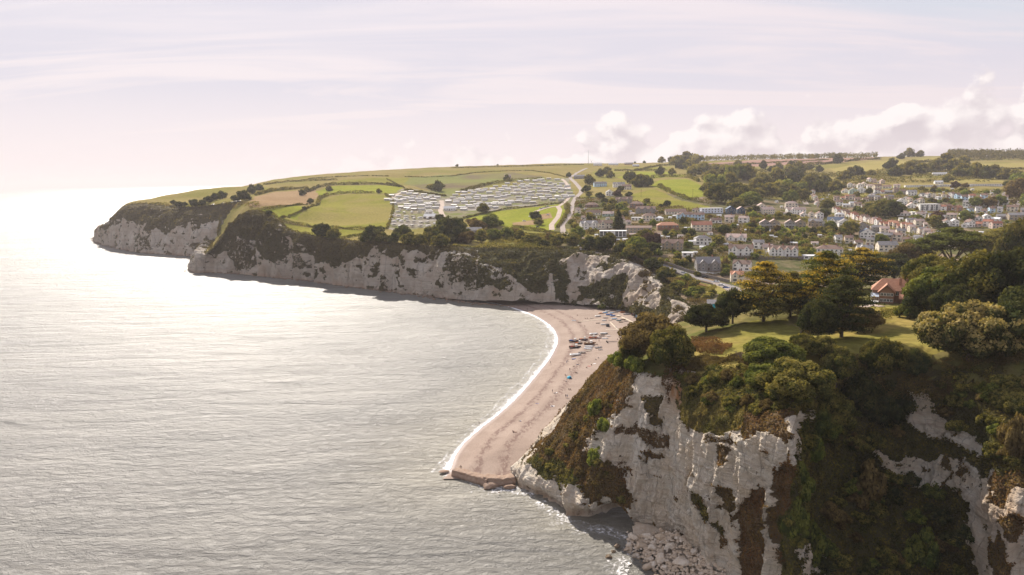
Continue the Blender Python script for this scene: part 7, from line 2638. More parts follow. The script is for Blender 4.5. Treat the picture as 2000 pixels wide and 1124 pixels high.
# hand-placed clumps read off the photo: px, foot py, crown width px, palette
HT = [
    (630, 470, 36, 'dark'), (652, 474, 26, 'oak'), (728, 472, 44, 'dark'), (745, 478, 28, 'oak'), (790, 468, 34, 'dark'), (800, 478, 30, 'oak'), (770, 474, 26, 'dark'), (818, 480, 30, 'oak'),
    (845, 474, 40, 'oak'), (875, 474, 60, 'dark'), (900, 472, 48, 'dark'), (860, 482, 34, 'oak'), (912, 476, 34, 'brown'), (935, 450, 30, 'brown'), (955, 447, 34, 'green'), (962, 442, 28, 'green'), (977, 441, 14, 'green'),
    (925, 444, 26, 'brown'), (940, 474, 30, 'olive'), (965, 470, 30, 'green'), (990, 468, 28, 'green'), (1003, 462, 22, 'brown'), (1015, 472, 24, 'olive'), (890, 452, 40, 'dark'),
    (1046, 430, 22, 'dark'), (1053, 440, 20, 'oak'), (1001, 403, 16, 'dark'), (945, 416, 26, 'oak'), (975, 411, 16, 'oak'), (990, 353, 14, 'dark'), (1111, 346, 10, 'dark'), (860, 432, 18, 'dark'), (868, 410, 12, 'oak'),
    (855, 374, 22, 'dark'), (846, 372, 14, 'oak'), (838, 369, 12, 'olive'), (862, 368, 12, 'oak'), (477, 392, 24, 'dark'), (460, 396, 16, 'dark'), (420, 392, 18, 'dark'), (432, 390, 20, 'dark'), (408, 396, 16, 'dark'), (380, 404, 18, 'dark'), (395, 402, 14, 'dark'),
    (352, 412, 16, 'dark'), (340, 400, 12, 'dark'), (362, 402, 10, 'dark'), (590, 382, 14, 'dark'), (600, 375, 12, 'oak'), (606, 398, 12, 'dark'), (595, 410, 9, 'dark'), (642, 373, 12, 'oak'), (740, 378, 10, 'oak'), (492, 378, 18, 'dark'), (506, 372, 16, 'dark'), (527, 438, 14, 'dark'),
    (1208, 448, 40, 'conifer'), (1303, 404, 14, 'dark'), (1290, 406, 10, 'dark'), (1192, 472, 26, 'oak'), (1243, 482, 36, 'oak'), (1260, 470, 30, 'oak'), (1280, 478, 24, 'purple'), (1264, 484, 30, 'purple'), (1343, 484, 18, 'green'),
    (1362, 540, 14, 'oak'), (1416, 458, 24, 'dark'), (1404, 480, 24, 'olive'), (1380, 492, 16, 'green'), (1470, 448, 16, 'dark'), (1230, 512, 34, 'oak'), (1245, 498, 40, 'green'), (1262, 508, 30, 'oak'), (1275, 496, 30, 'dark'), (1215, 494, 30, 'dark'),
    (1180, 490, 36, 'dark'), (1150, 488, 34, 'dark'), (1120, 478, 34, 'oak'), (1090, 482, 28, 'olive'), (1060, 484, 24, 'dark'), (1295, 560, 30, 'oak'), (1320, 575, 24, 'oak'), (1275, 540, 34, 'dark'), (1300, 590, 30, 'dark'),
    (1130, 468, 30, 'green'), (1100, 470, 18, 'olive'), (1075, 472, 20, 'brown'), (1048, 474, 22, 'oak'), (1030, 478, 22, 'olive'),
    (1740, 424, 42, 'dark'), (1725, 420, 34, 'oak'), (1705, 426, 30, 'oak'), (1700, 412, 24, 'oak'), (1622, 446, 20, 'green'), (1660, 462, 34, 'olive'), (1713, 440, 18, 'dark'), (1720, 478, 28, 'green'), (1648, 456, 20, 'olive'), (1615, 410, 26, 'oak'), (1610, 424, 24, 'dark'),
    (1664, 384, 12, 'dark'), (1672, 358, 20, 'dark'), (1686, 352, 14, 'olive'), (1755, 361, 16, 'dark'), (1737, 362, 22, 'brown'), (1828, 438, 28, 'purple'), (1842, 452, 24, 'dark'), (1790, 436, 24, 'bright'), (1822, 446, 26, 'olive'), (1885, 432, 26, 'green'), (1910, 440, 20, 'dark'),
    (1866, 369, 16, 'purple'), (1884, 368, 12, 'brown'), (1850, 356, 18, 'oak'), (1890, 402, 22, 'olive'), (1905, 404, 24, 'green'), (1930, 404, 26, 'brown'), (1950, 402, 24, 'green'), (1855, 404, 22, 'olive'), (1970, 424, 22, 'brown'), (1970, 368, 20, 'dark'),
    (2000, 372, 50, 'bright'), (1995, 392, 50, 'brown'), (2015, 408, 40, 'green'), (1925, 350, 26, 'dark'), (1905, 348, 30, 'oak'), (1880, 346, 34, 'oak'), (1962, 350, 28, 'oak'), (1985, 348, 24, 'olive'), (1940, 344, 28, 'oak'),
    (1800, 340, 28, 'oak'), (1775, 342, 34, 'oak'), (1750, 345, 26, 'dark'), (1740, 333, 24, 'dark'), (1820, 336, 26, 'oak'), (1860, 336, 30, 'oak'), (1845, 328, 30, 'oak'), (1880, 330, 26, 'oak'), (1760, 311, 14, 'dark'), (1775, 307, 18, 'oak'), (1797, 307, 14, 'oak'),
    (1636, 320, 20, 'dark'), (1672, 345, 26, 'dark'), (1660, 346, 20, 'oak'), (1650, 352, 24, 'oak'), (1240, 312, 4, 'dark'), (1258, 313, 6, 'dark'), (1292, 314, 14, 'oak'), (1310, 318, 14, 'dark'), (1322, 322, 22, 'oak'), (1360, 320, 22, 'olive'),
    (893, 326, 6, 'dark'), (972, 324, 4, 'dark'), (1185, 341, 20, 'oak'), (1172, 346, 16, 'dark'), (1192, 348, 16, 'oak'), (1340, 318, 26, 'oak'), (1330, 330, 20, 'dark'),
    (1440, 392, 44, 'oak'), (1405, 396, 52, 'oak'), (1395, 370, 36, 'green'), (1380, 376, 30, 'oak'), (1425, 366, 34, 'oak'), (1455, 384, 36, 'oak'), (1465, 402, 40, 'green'), (1440, 408, 34, 'oak'), (1478, 394, 30, 'olive'), (1480, 372, 34, 'oak'), (1455, 352, 38, 'oak'),
    (1435, 352, 34, 'green'), (1490, 362, 28, 'oak'), (1515, 358, 30, 'oak'), (1530, 372, 30, 'green'), (1550, 362, 30, 'dark'), (1520, 384, 40, 'olive'), (1500, 388, 34, 'olive'), (1545, 384, 34, 'oak'), (1415, 345, 30, 'oak'), (1395, 340, 26, 'olive'), (1375, 340, 28, 'oak'),
    (1355, 344, 26, 'olive'), (1390, 352, 26, 'oak'), (1345, 332, 22, 'oak'), (1290, 342, 18, 'dark'), (1312, 342, 14, 'oak'), (1235, 358, 26, 'dark'), (1250, 366, 30, 'oak'), (1262, 364, 26, 'dark'), (1226, 352, 20, 'dark'), (1150, 360, 20, 'oak'), (1145, 375, 18, 'dark'),
    (1172, 388, 18, 'dark'), (1150, 385, 14, 'olive'), (1196, 404, 20, 'olive'), (1205, 385, 18, 'purple'), (1180, 398, 14, 'dark'), (1228, 384, 14, 'dark'), (1212, 374, 14, 'dark'), (1262, 398, 12, 'olive'), (1190, 412, 18, 'olive'), (1135, 430, 18, 'dark'), (1118, 440, 16, 'oak'),
    (1560, 340, 24, 'oak'), (1540, 344, 24, 'oak'), (1555, 352, 26, 'dark'), (1580, 372, 34, 'oak'), (1600, 378, 28, 'dark'), (1618, 372, 24, 'dark'), (1632, 374, 26, 'oak'), (1560, 378, 30, 'green'), (1570, 392, 26, 'olive'), (1545, 398, 30, 'bright'), (1590, 362, 24, 'oak'),
    (1610, 360, 22, 'oak'), (1545, 330, 16, 'dark'), (1520, 332, 18, 'oak'), (1505, 336, 14, 'dark'), (1490, 330, 16, 'dark'), (1440, 327, 16, 'oak'), (1460, 330, 14, 'dark'), (1580, 332, 16, 'oak'), (1600, 336, 14, 'dark'), (1700, 345, 16, 'oak'), (1713, 352, 20, 'oak'),
]
WORDS = {'dark': 'dark green', 'oak': 'green', 'green': 'mid-green', 'olive': 'olive-green', 'brown': 'brownish', 'purple': 'purplish', 'bright': 'yellow-green', 'conifer': 'tall dark'}
LM = [(h[0], h[1], h[4]['label']) for h in HOUSES if h[4].get('label') and h[4].name.split('.')[0] != 'caravan' and 'from left of' not in h[4]['label']]
LM += [(640, 415, 'big green cliff-top field'), (545, 388, 'brown stubble field'), (540, 415, 'small bright green field'), (390, 385, 'headland pasture'), (1020, 430, 'open green meadow'), (900, 360, 'rough brown hill pasture'), (690, 370, 'green field left of the caravans'),
       (810, 400, 'left part of the caravan park'), (980, 385, 'right part of the caravan park'), (810, 440, 'touring caravan field'), (1325, 368, 'bright hill pasture'), (1300, 392, 'dry lower pasture'), (1270, 341, 'upper right pasture'), (1500, 318, 'reddish ploughed field'),
       (1700, 328, 'large straw field'), (1600, 346, 'small straw field on the valley side'), (1480, 340, 'straw field above the wood'), (1950, 325, 'right-most straw field'), (1840, 312, 'pale ridge field'), (1290, 570, 'gully above the beach'), (1100, 490, 'cliff edge over the beach'),
       (700, 480, 'far white cliff edge'), (1740, 420, 'village street terraces'), (1680, 372, 'upper village terraces'), (1900, 390, 'middle row of the far village'), (1920, 445, 'roofs above the umbrella pines'), (1590, 392, 'stepped cottages of the valley lane')]
USED = {}


def describe(px, py, w, what, tone, marks=None):
    best = min(marks or LM, key=lambda q: math.hypot(px - q[0], (py - q[1]) * 1.6))
    dx, dy = px - best[0], py - best[1]
    if abs(dx) > abs(dy) * 1.4:
        d = 'right of' if dx > 0 else 'left of'
    else:
        d = 'in front of' if dy > 0 else 'behind'
    big = 'large ' if w > 30 else ('small ' if w < 17 else '')
    lm = best[2]
    lm = ' '.join(lm.split()[:7])
    for cut in (' with', ' and', ' of', ' the', ' a', ' in', ' on', ' at', ' by', ' to', ' its'):
        if lm.endswith(cut):
            lm = lm[:-len(cut)]
    s = '%s%s %s %s the %s' % (big, tone, what, d, lm)
    k = USED.get(s, 0)
    USED[s] = k + 1
    if k:
        s = s.replace(what, ['', 'second', 'third', 'fourth', 'fifth', 'sixth', 'seventh', 'eighth', 'ninth', 'tenth', 'eleventh', 'twelfth', 'thirteenth', 'fourteenth', 'fifteenth', 'sixteenth', 'seventeenth', 'eighteenth'][min(k, 17)] + ' ' + what, 1)
    return s.strip()


LMN = [(q[0], (q[1] + q[2]) / 2, q[5]) for q in NT] + [(1840, 830, 'slanting white chalk patch'), (1820, 930, 'lower white chalk band'), (1720, 1030, 'wide ivy face'), (1920, 1060, 'right-hand chalk rib'),
       (1400, 850, 'top of the white wall'), (1345, 780, 'rust-stained chalk notch'), (1550, 840, 'small triangular chalk patch'), (1080, 880, 'green foot of the brown slope'), (1200, 960, 'lowest tip of the brown slope'), (1190, 850, 'brown ledge across the chalk'), (1375, 685, 'rufous scrub patch')]
for o_, px, py, w, pl_ in NEARB:
    o_['label'] = describe(px, py, w, 'bush', dict(WORDS, rust='rusty')[pl_], LMN)
nT = 0
placed = []
for px, py, w, pal in HT:
    if occ(px, py, w * 0.25) and w < 24:
        continue
    p = hit(px, py)
    wm = w * p[1] / FOC
    if pal == 'conifer':
        tree('mid_conifer', p - [0, 0, .5], wm * 0.62, 20, 'tall dark conifer behind the large modern white house', None, 'tree')
    else:
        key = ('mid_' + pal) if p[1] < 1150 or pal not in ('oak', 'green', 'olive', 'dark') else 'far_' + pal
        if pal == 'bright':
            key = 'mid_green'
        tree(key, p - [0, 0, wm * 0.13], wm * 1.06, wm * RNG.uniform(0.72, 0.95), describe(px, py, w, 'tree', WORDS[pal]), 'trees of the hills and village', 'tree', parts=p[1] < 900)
    placed.append((px, py, w * 0.5))
    nT += 1


def scatter(poly, n, wr, pals, what, key, mind=0.55, sz=(0.7, 0.95), seed=0, houses=True, grp='trees of the hills and village', asname=None):
    global nT
    rng = np.random.default_rng(seed)
    xs = [q[0] for q in poly]
    ys = [q[1] for q in poly]
    c = 0
    t = 0
    while c < n and t < n * 30:
        t += 1
        px, py = rng.uniform(min(xs), max(xs)), rng.uniform(min(ys), max(ys))
        w = rng.uniform(*wr)
        if not pip(np.array([px]), np.array([py]), poly)[0]:
            continue
        if any(math.hypot(px - a, (py - b) * 2.0) < mind * (w * 0.5 + r) for a, b, r in placed):
            continue
        if houses and occ(px, py, w * 0.5):
            continue
        p = hit(px, py)
        wm = w * p[1] / FOC
        pal = pals[int(rng.integers(0, len(pals)))]
        k = key + '_' + pal
        if k not in PROTO:
            k = key + '_oak'
        tree(k, p - [0, 0, wm * 0.05], wm, wm * rng.uniform(*sz), describe(px, py, w, what, WORDS[pal]), grp, 'tree' if what == 'tree' else 'shrub', parts=(what == 'tree' and p[1] < 900))
        placed.append((px, py, w * 0.5))
        c += 1
    return c


nb_ = 0
nb_ += scatter([(1240, 400), (1480, 420), (1480, 500), (1440, 545), (1340, 530), (1230, 500), (1120, 470), (1130, 400)], 80, (8, 17), ('oak', 'green', 'olive', 'dark', 'brown', 'bright'), 'shrub', 'midshrub', seed=1, grp='garden shrubs of the village')
nb_ += scatter([(1460, 415), (1700, 430), (1830, 470), (1800, 490), (1650, 500), (1470, 500)], 85, (8, 16), ('oak', 'green', 'olive', 'dark', 'brown', 'bright'), 'shrub', 'midshrub', seed=2, grp='garden shrubs of the village')
nb_ += scatter([(1600, 360), (1980, 380), (1990, 450), (1850, 440), (1640, 410)], 75, (7, 15), ('oak', 'green', 'olive', 'dark', 'brown', 'bright'), 'shrub', 'midshrub', seed=3, grp='garden shrubs of the village')
nb_ += scatter([(1240, 515), (1340, 540), (1400, 580), (1380, 596), (1300, 560)], 30, (8, 16), ('oak', 'olive', 'green'), 'shrub', 'midshrub', seed=4, grp='garden shrubs of the village')
print('inland trees', nT, nb_, time.time() - T0)


SHM = []
for wc, rc, L_ in (('white', 'white', 4.0), ('cream', 'pale', 3.4), ('white', 'pink', 5.0), ('tan', 'pale', 3.0)):
    mb = MB()
    mb.box(-L_ / 2, L_ / 2, -1.5, 1.5, -1.2, 2.3)
    n0 = len(mb.f)
    mb.add([(-L_ / 2 - .2, -1.7, 2.301), (L_ / 2 + .2, -1.7, 2.301), (L_ / 2 + .2, 1.7, 2.301), (-L_ / 2 - .2, 1.7, 2.301), (-L_ / 2 - .2, 0, 3.1), (L_ / 2 + .2, 0, 3.1)], [(0, 1, 5, 4), (1, 2, 5), (2, 3, 4, 5), (3, 0, 4), (3, 2, 1, 0)])
    n1 = len(mb.f)
    mb.box(-.5, .5, -1.53, -1.49, 0, 1.9)
    me = mb.mesh('garden_shed', [WALLS[wc], ROOFS[rc], M_door])
    mi = np.zeros(len(me.polygons), np.int32)
    mi[n0:n1] = 1
    mi[n1:] = 2
    me.polygons.foreach_set('material_index', mi)
    SHM.append((me, wc))
rs_ = np.random.default_rng(91)
ns = 0
for t in range(900):
    px, py = rs_.uniform(1130, 1985), rs_.uniform(372, 500)
    if px < 1450 and py < 405 or px > 1700 and py > 468:
        continue
    if occ(px, py, 5) or any(math.hypot(px - a, (py - b) * 1.6) < r * 0.7 + 3 for a, b, r in placed):
        continue
    if pip(np.array([px]), np.array([py]), [(1233, 370), (1400, 400), (1390, 412), (1235, 400)])[0]:
        continue
    p = hit(px, py)
    me, wc = SHM[int(rs_.integers(0, 4))]
    o = link('garden_shed', me, None, p, rs_.uniform(-.6, .6), rs_.uniform(0.8, 1.25))
    tag(o, describe(px, py, 20, 'garden shed', {'white': 'white', 'cream': 'cream', 'tan': 'brown'}[wc]), 'shed', 'small sheds and outbuildings in the village gardens')
    placed.append((px, py, 5))
    ns += 1
    if ns >= 110:
        break


# shrubbery between the gardens: masses no one could count
def shrub_mass(poly, n, size, pal, seed, hgt=2.4, name='garden_shrubbery', thr=0.0, fr=16.0):
    rng = np.random.default_rng(seed)
    W = hits(poly)
    mn, mx_ = W[:, :2].min(0), W[:, :2].max(0)
    # area-uniform in log distance so that near parts do not starve
    lb = rng.uniform(math.log(max(mn[1], 150)), math.log(mx_[1]), n * 6)
    Y = np.exp(lb)
    a0, a1 = (W[:, 0] / W[:, 1]).min(), (W[:, 0] / W[:, 1]).max()
    X = rng.uniform(a0, a1, n * 6) * Y
    m = pip(X, Y, [tuple(w[:2]) for w in W])
    X, Y = X[m], Y[m]
    dn = fbm(np.stack([X / fr, Y / fr, 0 * X], 1), 3)
    m = dn > thr
    X, Y, dn = X[m][:n], Y[m][:n], dn[m][:n]
    hh = hgt * (0.35 + 1.7 * np.clip(dn - thr, 0, .5))
    Z = H(X, Y)
    px, py = proj(np.stack([X, Y, Z], 1))
    ok = np.ones(len(X), bool)
    for h in HOUSES:
        w2 = h[2] * 0.5 + 1
        hp = h[3][1] / h[5][1] * FOC
        ok &= ~((np.abs(px - h[0]) < w2) & (py < h[1] + 3.0) & (py > h[1] - hp * 0.6))
    X, Y, Z, hh, dn = X[ok], Y[ok], Z[ok], hh[ok], dn[ok]
    k = len(X)
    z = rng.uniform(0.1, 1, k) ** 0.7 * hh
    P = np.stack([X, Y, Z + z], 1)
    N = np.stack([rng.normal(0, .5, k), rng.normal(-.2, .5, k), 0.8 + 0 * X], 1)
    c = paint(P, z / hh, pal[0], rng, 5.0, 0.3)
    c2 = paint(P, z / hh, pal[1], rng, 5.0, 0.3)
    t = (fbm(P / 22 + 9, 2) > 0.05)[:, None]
    c = np.where(t, c, c2)
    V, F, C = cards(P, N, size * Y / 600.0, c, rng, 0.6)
    tag(link(name, mesh_np(name, V, F, M_leaf, col=C)), kind='stuff')


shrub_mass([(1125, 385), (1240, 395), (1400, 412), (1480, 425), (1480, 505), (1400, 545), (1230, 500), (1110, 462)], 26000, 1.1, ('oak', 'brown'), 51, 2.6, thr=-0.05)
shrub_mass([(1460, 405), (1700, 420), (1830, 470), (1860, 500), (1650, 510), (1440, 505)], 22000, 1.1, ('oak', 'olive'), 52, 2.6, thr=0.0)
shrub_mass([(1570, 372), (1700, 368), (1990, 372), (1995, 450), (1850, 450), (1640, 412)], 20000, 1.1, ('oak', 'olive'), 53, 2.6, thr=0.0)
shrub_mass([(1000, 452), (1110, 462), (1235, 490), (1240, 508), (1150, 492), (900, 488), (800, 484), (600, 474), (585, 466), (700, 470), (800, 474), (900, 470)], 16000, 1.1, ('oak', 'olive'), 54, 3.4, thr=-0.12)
shrub_mass([(1240, 510), (1300, 525), (1400, 560), (1380, 600), (1330, 590), (1290, 548)], 7000, 0.9, ('olive', 'brown'), 55, 2.0, thr=-0.05)
shrub_mass([(1360, 325), (1560, 335), (1700, 340), (1990, 335), (1980, 362), (1700, 362), (1560, 400), (1380, 385)], 16000, 1.25, ('oak', 'olive'), 56, 5.0, name='distant_wood', thr=0.02, fr=40.0)
shrub_mass([(240, 405), (300, 395), (345, 402), (400, 405), (440, 402), (500, 395), (510, 405), (560, 450), (600, 470), (540, 440), (500, 415), (440, 412), (380, 418), (300, 402)], 9000, 1.0, ('oak', 'brown'), 57, 3.0, name='headland_scrub', thr=-0.1, fr=22.0)
shrub_mass([(1380, 700), (1500, 690), (1580, 715), (1600, 728), (1340, 728), (1330, 712)], 9000, 1.2, ('olive', 'brown'), 58, 1.6, name='meadow_edge_scrub', thr=-0.1, fr=5.0)
shrub_mass([(1350, 665), (1400, 668), (1432, 680), (1410, 694), (1360, 690), (1345, 680)], 5000, 1.2, ('rust', 'rust'), 59, 1.5, name='rufous_scrub', thr=-0.3, fr=5.0)
shrub_mass([(1600, 728), (1620, 712), (1680, 705), (1760, 712), (1840, 706), (2100, 712), (2100, 728)], 14000, 1.2, ('olive', 'brown'), 60, 2.0, name='meadow_edge_scrub', thr=-0.2, fr=5.0)
shrub_mass([(1560, 640), (1640, 630), (1700, 615), (1760, 600), (1790, 610), (1700, 632), (1620, 655), (1570, 655)], 6000, 1.1, ('brown', 'oak'), 61, 1.6, name='meadow_edge_scrub', thr=-0.1, fr=5.0)
print('shrub masses', time.time() - T0)

# ================================================================== ROCKS
def ico2(n=2):
    v = [tuple(x) for x in ICO_V]
    f = [tuple(x) for x in ICO_F]
    for _ in range(n):
        mid = {}
        nf = []

        def m(a, b):
            k = (min(a, b), max(a, b))
            if k not in mid:
                q = (np.array(v[a]) + np.array(v[b]))
                v.append(tuple(q / np.linalg.norm(q)))
                mid[k] = len(v) - 1
            return mid[k]
        for a, b, c in f:
            x, y, z = m(a, b), m(b, c), m(c, a)
            nf += [(a, x, z), (b, y, x), (c, z, y), (x, y, z)]
        f = nf
    return np.array(v), np.array(f)


I2V, I2F = ico2(2)


def rock_mesh(name, seed, mat, dims=(1, 0.8, 0.6), cuts=9, lvl=(I2V, I2F)):
    rng = np.random.default_rng(seed)
    P = lvl[0].copy()
    for _ in range(cuts):
        n = sphere_dirs(1, rng, 0)[0]
        d = rng.uniform(0.55, 0.85)
        s = P @ n
        P = P - np.outer(np.clip(s - d, 0, None), n)
    P = P * (1 + 0.10 * fbm(P * 1.6 + seed, 3))[:, None] * np.array(dims)
    return mesh_np(name, P, lvl[1], mat, smooth=False)


def mat_rock(name, a, bcol, c3, z_dark=True):
    b = NB(name)
    n1 = b.noise(0.8, 5, 0.65)
    n2 = b.noise(4.0, 5, 0.7)
    oi = b.node('ShaderNodeObjectInfo')
    c = b.mix(b.mr(n1, 0.35, 0.65), a, bcol)
    c = b.mix(b.mth('MULTIPLY', b.mr(oi.outputs['Random'], 0.5, 1.0), 0.6), c, c3)
    c = b.mix(b.mth('MULTIPLY', b.mr(n2, 0.5, 0.75), 0.4), c, (a[0] * .5, a[1] * .45, a[2] * .4))
    if z_dark:      # weed and wet stain up to the tide line
        g = b.node('ShaderNodeNewGeometry')
        z = b.node('ShaderNodeSeparateXYZ', ins={0: g.outputs['Position']}).outputs[2]
        t = b.mr(b.mth('ADD', z, b.mth('MULTIPLY', n1, 1.2)), 0.5, 1.5, 1.0, 0.0)
        c = b.mix(b.mth('MULTIPLY', t, 0.8), c, (0.12, 0.085, 0.05))
    b.principled(c, 0.9, 0.2, b.bump(n2, 0.7, 0.15))
    return b.m


M_boul = mat_rock('chalk_boulder', (0.56, 0.46, 0.35), (0.68, 0.60, 0.50), (0.46, 0.33, 0.21))
M_slab = mat_rock('brown_rock', (0.30, 0.20, 0.14), (0.38, 0.28, 0.21), (0.28, 0.18, 0.12))
BM = [rock_mesh('boulder', 300 + i, M_boul, (1, RNG.uniform(.55, .85), RNG.uniform(.42, .7)), 15) for i in range(9)]


def toe(px, py):
    z = 1.0
    base = [tuple(NCG[k, 0, :2]) for k in range(2, 12)]
    for _ in range(6):
        p = PZ(px, py, z)
        d, _s = seg_dist(np.array([p[0]]), np.array([p[1]]), base)
        z = 0.5 * z + 0.5 * max(-0.3, 5.2 - d[0] * 0.42)
    return PZ(px, py, z), d[0]


HERO = [(1238, 1052, 30, -0.9, 'long leaning pale boulder at the left end of the rockfall'), (1262, 1050, 26, -0.6, 'tall rounded boulder right of the long leaning one'), (1252, 1068, 30, 0.2, 'broad smooth pale boulder in front of the leaning boulders'),
        (1290, 1052, 26, -1.0, 'upright pale boulder close under the white cliff'), (1275, 1070, 22, 0.5, 'blocky boulder in the middle of the rockfall'), (1310, 1068, 26, 0.1, 'large pale boulder below the main white wall'),
        (1205, 1068, 14, 0.2, 'dark wet rock standing in the surf, upper one'), (1189, 1090, 17, 0.8, 'dark wet rock standing in the surf, lower left one'), (1197, 1080, 13, 0.4, 'dark wet rock between its two neighbours in the surf'),
        (1240, 1088, 18, 0.3, 'brown stained boulder at the edge of the surf'), (1290, 1095, 30, 0.1, 'big flat boulder near the bottom of the photo'), (1330, 1100, 34, -0.4, 'big tilted boulder right of the flat one'), (1265, 1110, 30, 0.6, 'large boulder at the bottom edge of the photo'),
        (1355, 1080, 26, 0.9, 'pale boulder against the foot of the main wall'), (1222, 1075, 12, 0.0, 'small orange-brown rock by the surf')]
M_wet = mat_rock('wet_rock', (0.16, 0.12, 0.085), (0.22, 0.17, 0.12), (0.20, 0.15, 0.10))
WETM = rock_mesh('boulder', 350, M_wet, (1, .85, .6))
for px, py, w, rz, lab in HERO:
    p, d = toe(px, py)
    s = w * p[1] / FOC / 2 * 1.12
    o = link('boulder', WETM if 'wet' in lab else BM[int(px) % 9], None, p + [0, 0, s * 0.25], rz, s)
    o.rotation_euler = (RNG.uniform(-.3, .3), RNG.uniform(-.5, .2), rz)
    tag(o, lab, 'boulder')
rngb = np.random.default_rng(77)
HLM = [(q[0], q[1], q[4]) for q in HERO]
nbo = 0
for t in range(2600):
    px, py = rngb.uniform(1205, 1440), rngb.uniform(1036, 1150)
    if px > 1330 and py < 1036 + (px - 1330) * 0.75:
        continue
    if px < 1225 and rngb.uniform() < 0.85:
        continue
    p, d = toe(px, py)
    if d > 17 or (d > 12 and rngb.uniform() < .5):
        continue
    w = rngb.uniform(4, 11) if rngb.uniform() < .85 else rngb.uniform(11, 20)
    s = w * p[1] / FOC / 2
    o = link('boulder', BM[int(rngb.integers(0, 9))], None, p + [0, 0, s * 0.2], 0, s)
    o.rotation_euler = tuple(rngb.uniform(-.5, .5, 2)) + (rngb.uniform(0, 6.28),)
    tag(o, describe(px, py, w * 2.2, 'boulder', ['pale', 'creamy', 'brownish', 'flat', 'tilted'][nbo % 5] if False else 'pale chalk', HLM), 'boulder', 'chalk boulders heaped under the white cliff')
    nbo += 1
    if nbo >= 270:
        break
# small rubble and the bed below it
def rubble(name, P, size, mat, seed, flat=0.7):
    rng = np.random.default_rng(seed)
    n = len(P)
    V = ICO_V[None] * (rng.uniform(0.5, 1.4, (n, 1, 1)) * size) * np.stack([rng.uniform(.7, 1.2, n), rng.uniform(.7, 1.2, n), rng.uniform(.4, .9, n) * flat], 1)[:, None, :]
    V = V + P[:, None, :] + rng.normal(0, size * 0.10, (n, 12, 3))
    F = (ICO_F[None] + (np.arange(n) * 12)[:, None, None]).reshape(-1, 3)
    return tag(link(name, mesh_np(name, V.reshape(-1, 3), F, mat)), kind='stuff')


Pr = []
for t in range(1500):
    px, py = rngb.uniform(1225, 1470), rngb.uniform(1040, 1170)
    p, d = toe(px, py)
    if d < 14:
        Pr.append(p)
rubble('rock_rubble', np.array(Pr), 0.55, M_boul, 5)
bed = []
for k in range(7, 12):
    pass
gx = np.linspace(20, 75, 60)
gy = np.linspace(110, 195, 80)
X, Y = np.meshgrid(gx, gy, indexing='ij')
d, _s = seg_dist(X.ravel(), Y.ravel(), [tuple(NCG[k, 0, :2]) for k in range(2, 12)])
Z = 3.0 - d * 0.42 + 0.5 * fbm(np.stack([X.ravel() / 2, Y.ravel() / 2, d * 0], 1), 3)
V = np.stack([X.ravel(), Y.ravel(), np.clip(Z, -3, 9)], 1)
idx = np.arange(X.size).reshape(X.shape)
F = np.stack([idx[:-1, :-1], idx[1:, :-1], idx[1:, 1:], idx[:-1, 1:]], 2).reshape(-1, 4)
F = F[(Z[F].max(1) > -1.5)]
px_, py_ = proj(V[F].mean(1))
F = F[(px_ > 1238) & (d[F].max(1) < 12)]
tag(link('scree', mesh_np('scree', V, F, M_boul, smooth=True)), kind='structure')
# tide-washed rocks along the far cliffs
Pf = []
for L, c0, c1 in ((FAB, 60, 620), (FBB, 20, 400)):
    for t in range(900):
        k = int(rngb.integers(c0, c1))
        off = abs(rngb.normal(0, 3.5))
        tt = L[min(k + 1, len(L) - 1)] - L[k]
        nn = np.array([tt[1], -tt[0]]) / (np.linalg.norm(tt[:2]) + 1e-6)
        if nn[1] > 0:
            nn = -nn
        q = L[k, :2] + nn * off
        Pf.append([q[0], q[1], 0.2])
rubble('shore_rocks', np.array(Pf), 1.3, M_slab, 6, 0.5)


# ------------------------------------------------------------------ rock ledge running out at the end of the beach
def slab(pxline_top, h, depth, label, seed, nm='rock_ledge'):
    top = np.array([PZ(a, b, h) for a, b in pxline_top])
    L = smoothline(top[:, :2], 46, 2)
    rng = np.random.default_rng(seed)
    t = np.gradient(L, axis=0)
    t /= np.linalg.norm(t, axis=1)[:, None]
    nr = np.stack([-t[:, 1], t[:, 0]], 1)
    if (nr[:, 1]).mean() < 0:
        nr = -nr
    rows = []
    for off, z in ((-0.5, -1.5), (-0.35, h * 0.35), (-0.05, h * 0.62), (0.0, h * 0.93), (0.25, h), (depth * 0.5, h * 1.02), (depth, h * 0.95), (depth + 0.4, -1.0)):
        q = np.column_stack([L + nr * off, np.full(len(L), z)])
        q += 0.30 * np.stack([fbm(q / 1.3 + 10 * k + seed, 3) for k in range(3)], 1)
        rows.append(q)
    n = len(L)
    m = len(rows)
    # closed ends
    V = np.vstack(rows)
    idx = np.arange(n * m).reshape(m, n)
    F = np.stack([idx[:-1, :-1], idx[:-1, 1:], idx[1:, 1:], idx[1:, :-1]], 2).reshape(-1, 4)
    e0 = [[idx[k, 0], idx[k + 1, 0], idx[m - 2 - k, 0], idx[m - 1 - k, 0]] for k in range(m // 2 - 1)]
    e1 = [[idx[k, -1], idx[m - 1 - k, -1], idx[m - 2 - k, -1], idx[k + 1, -1]] for k in range(m // 2 - 1)]
    F = np.vstack([F, e0, e1])
    tag(link(nm, mesh_np(nm, V, F, M_slab)), label, 'rock')


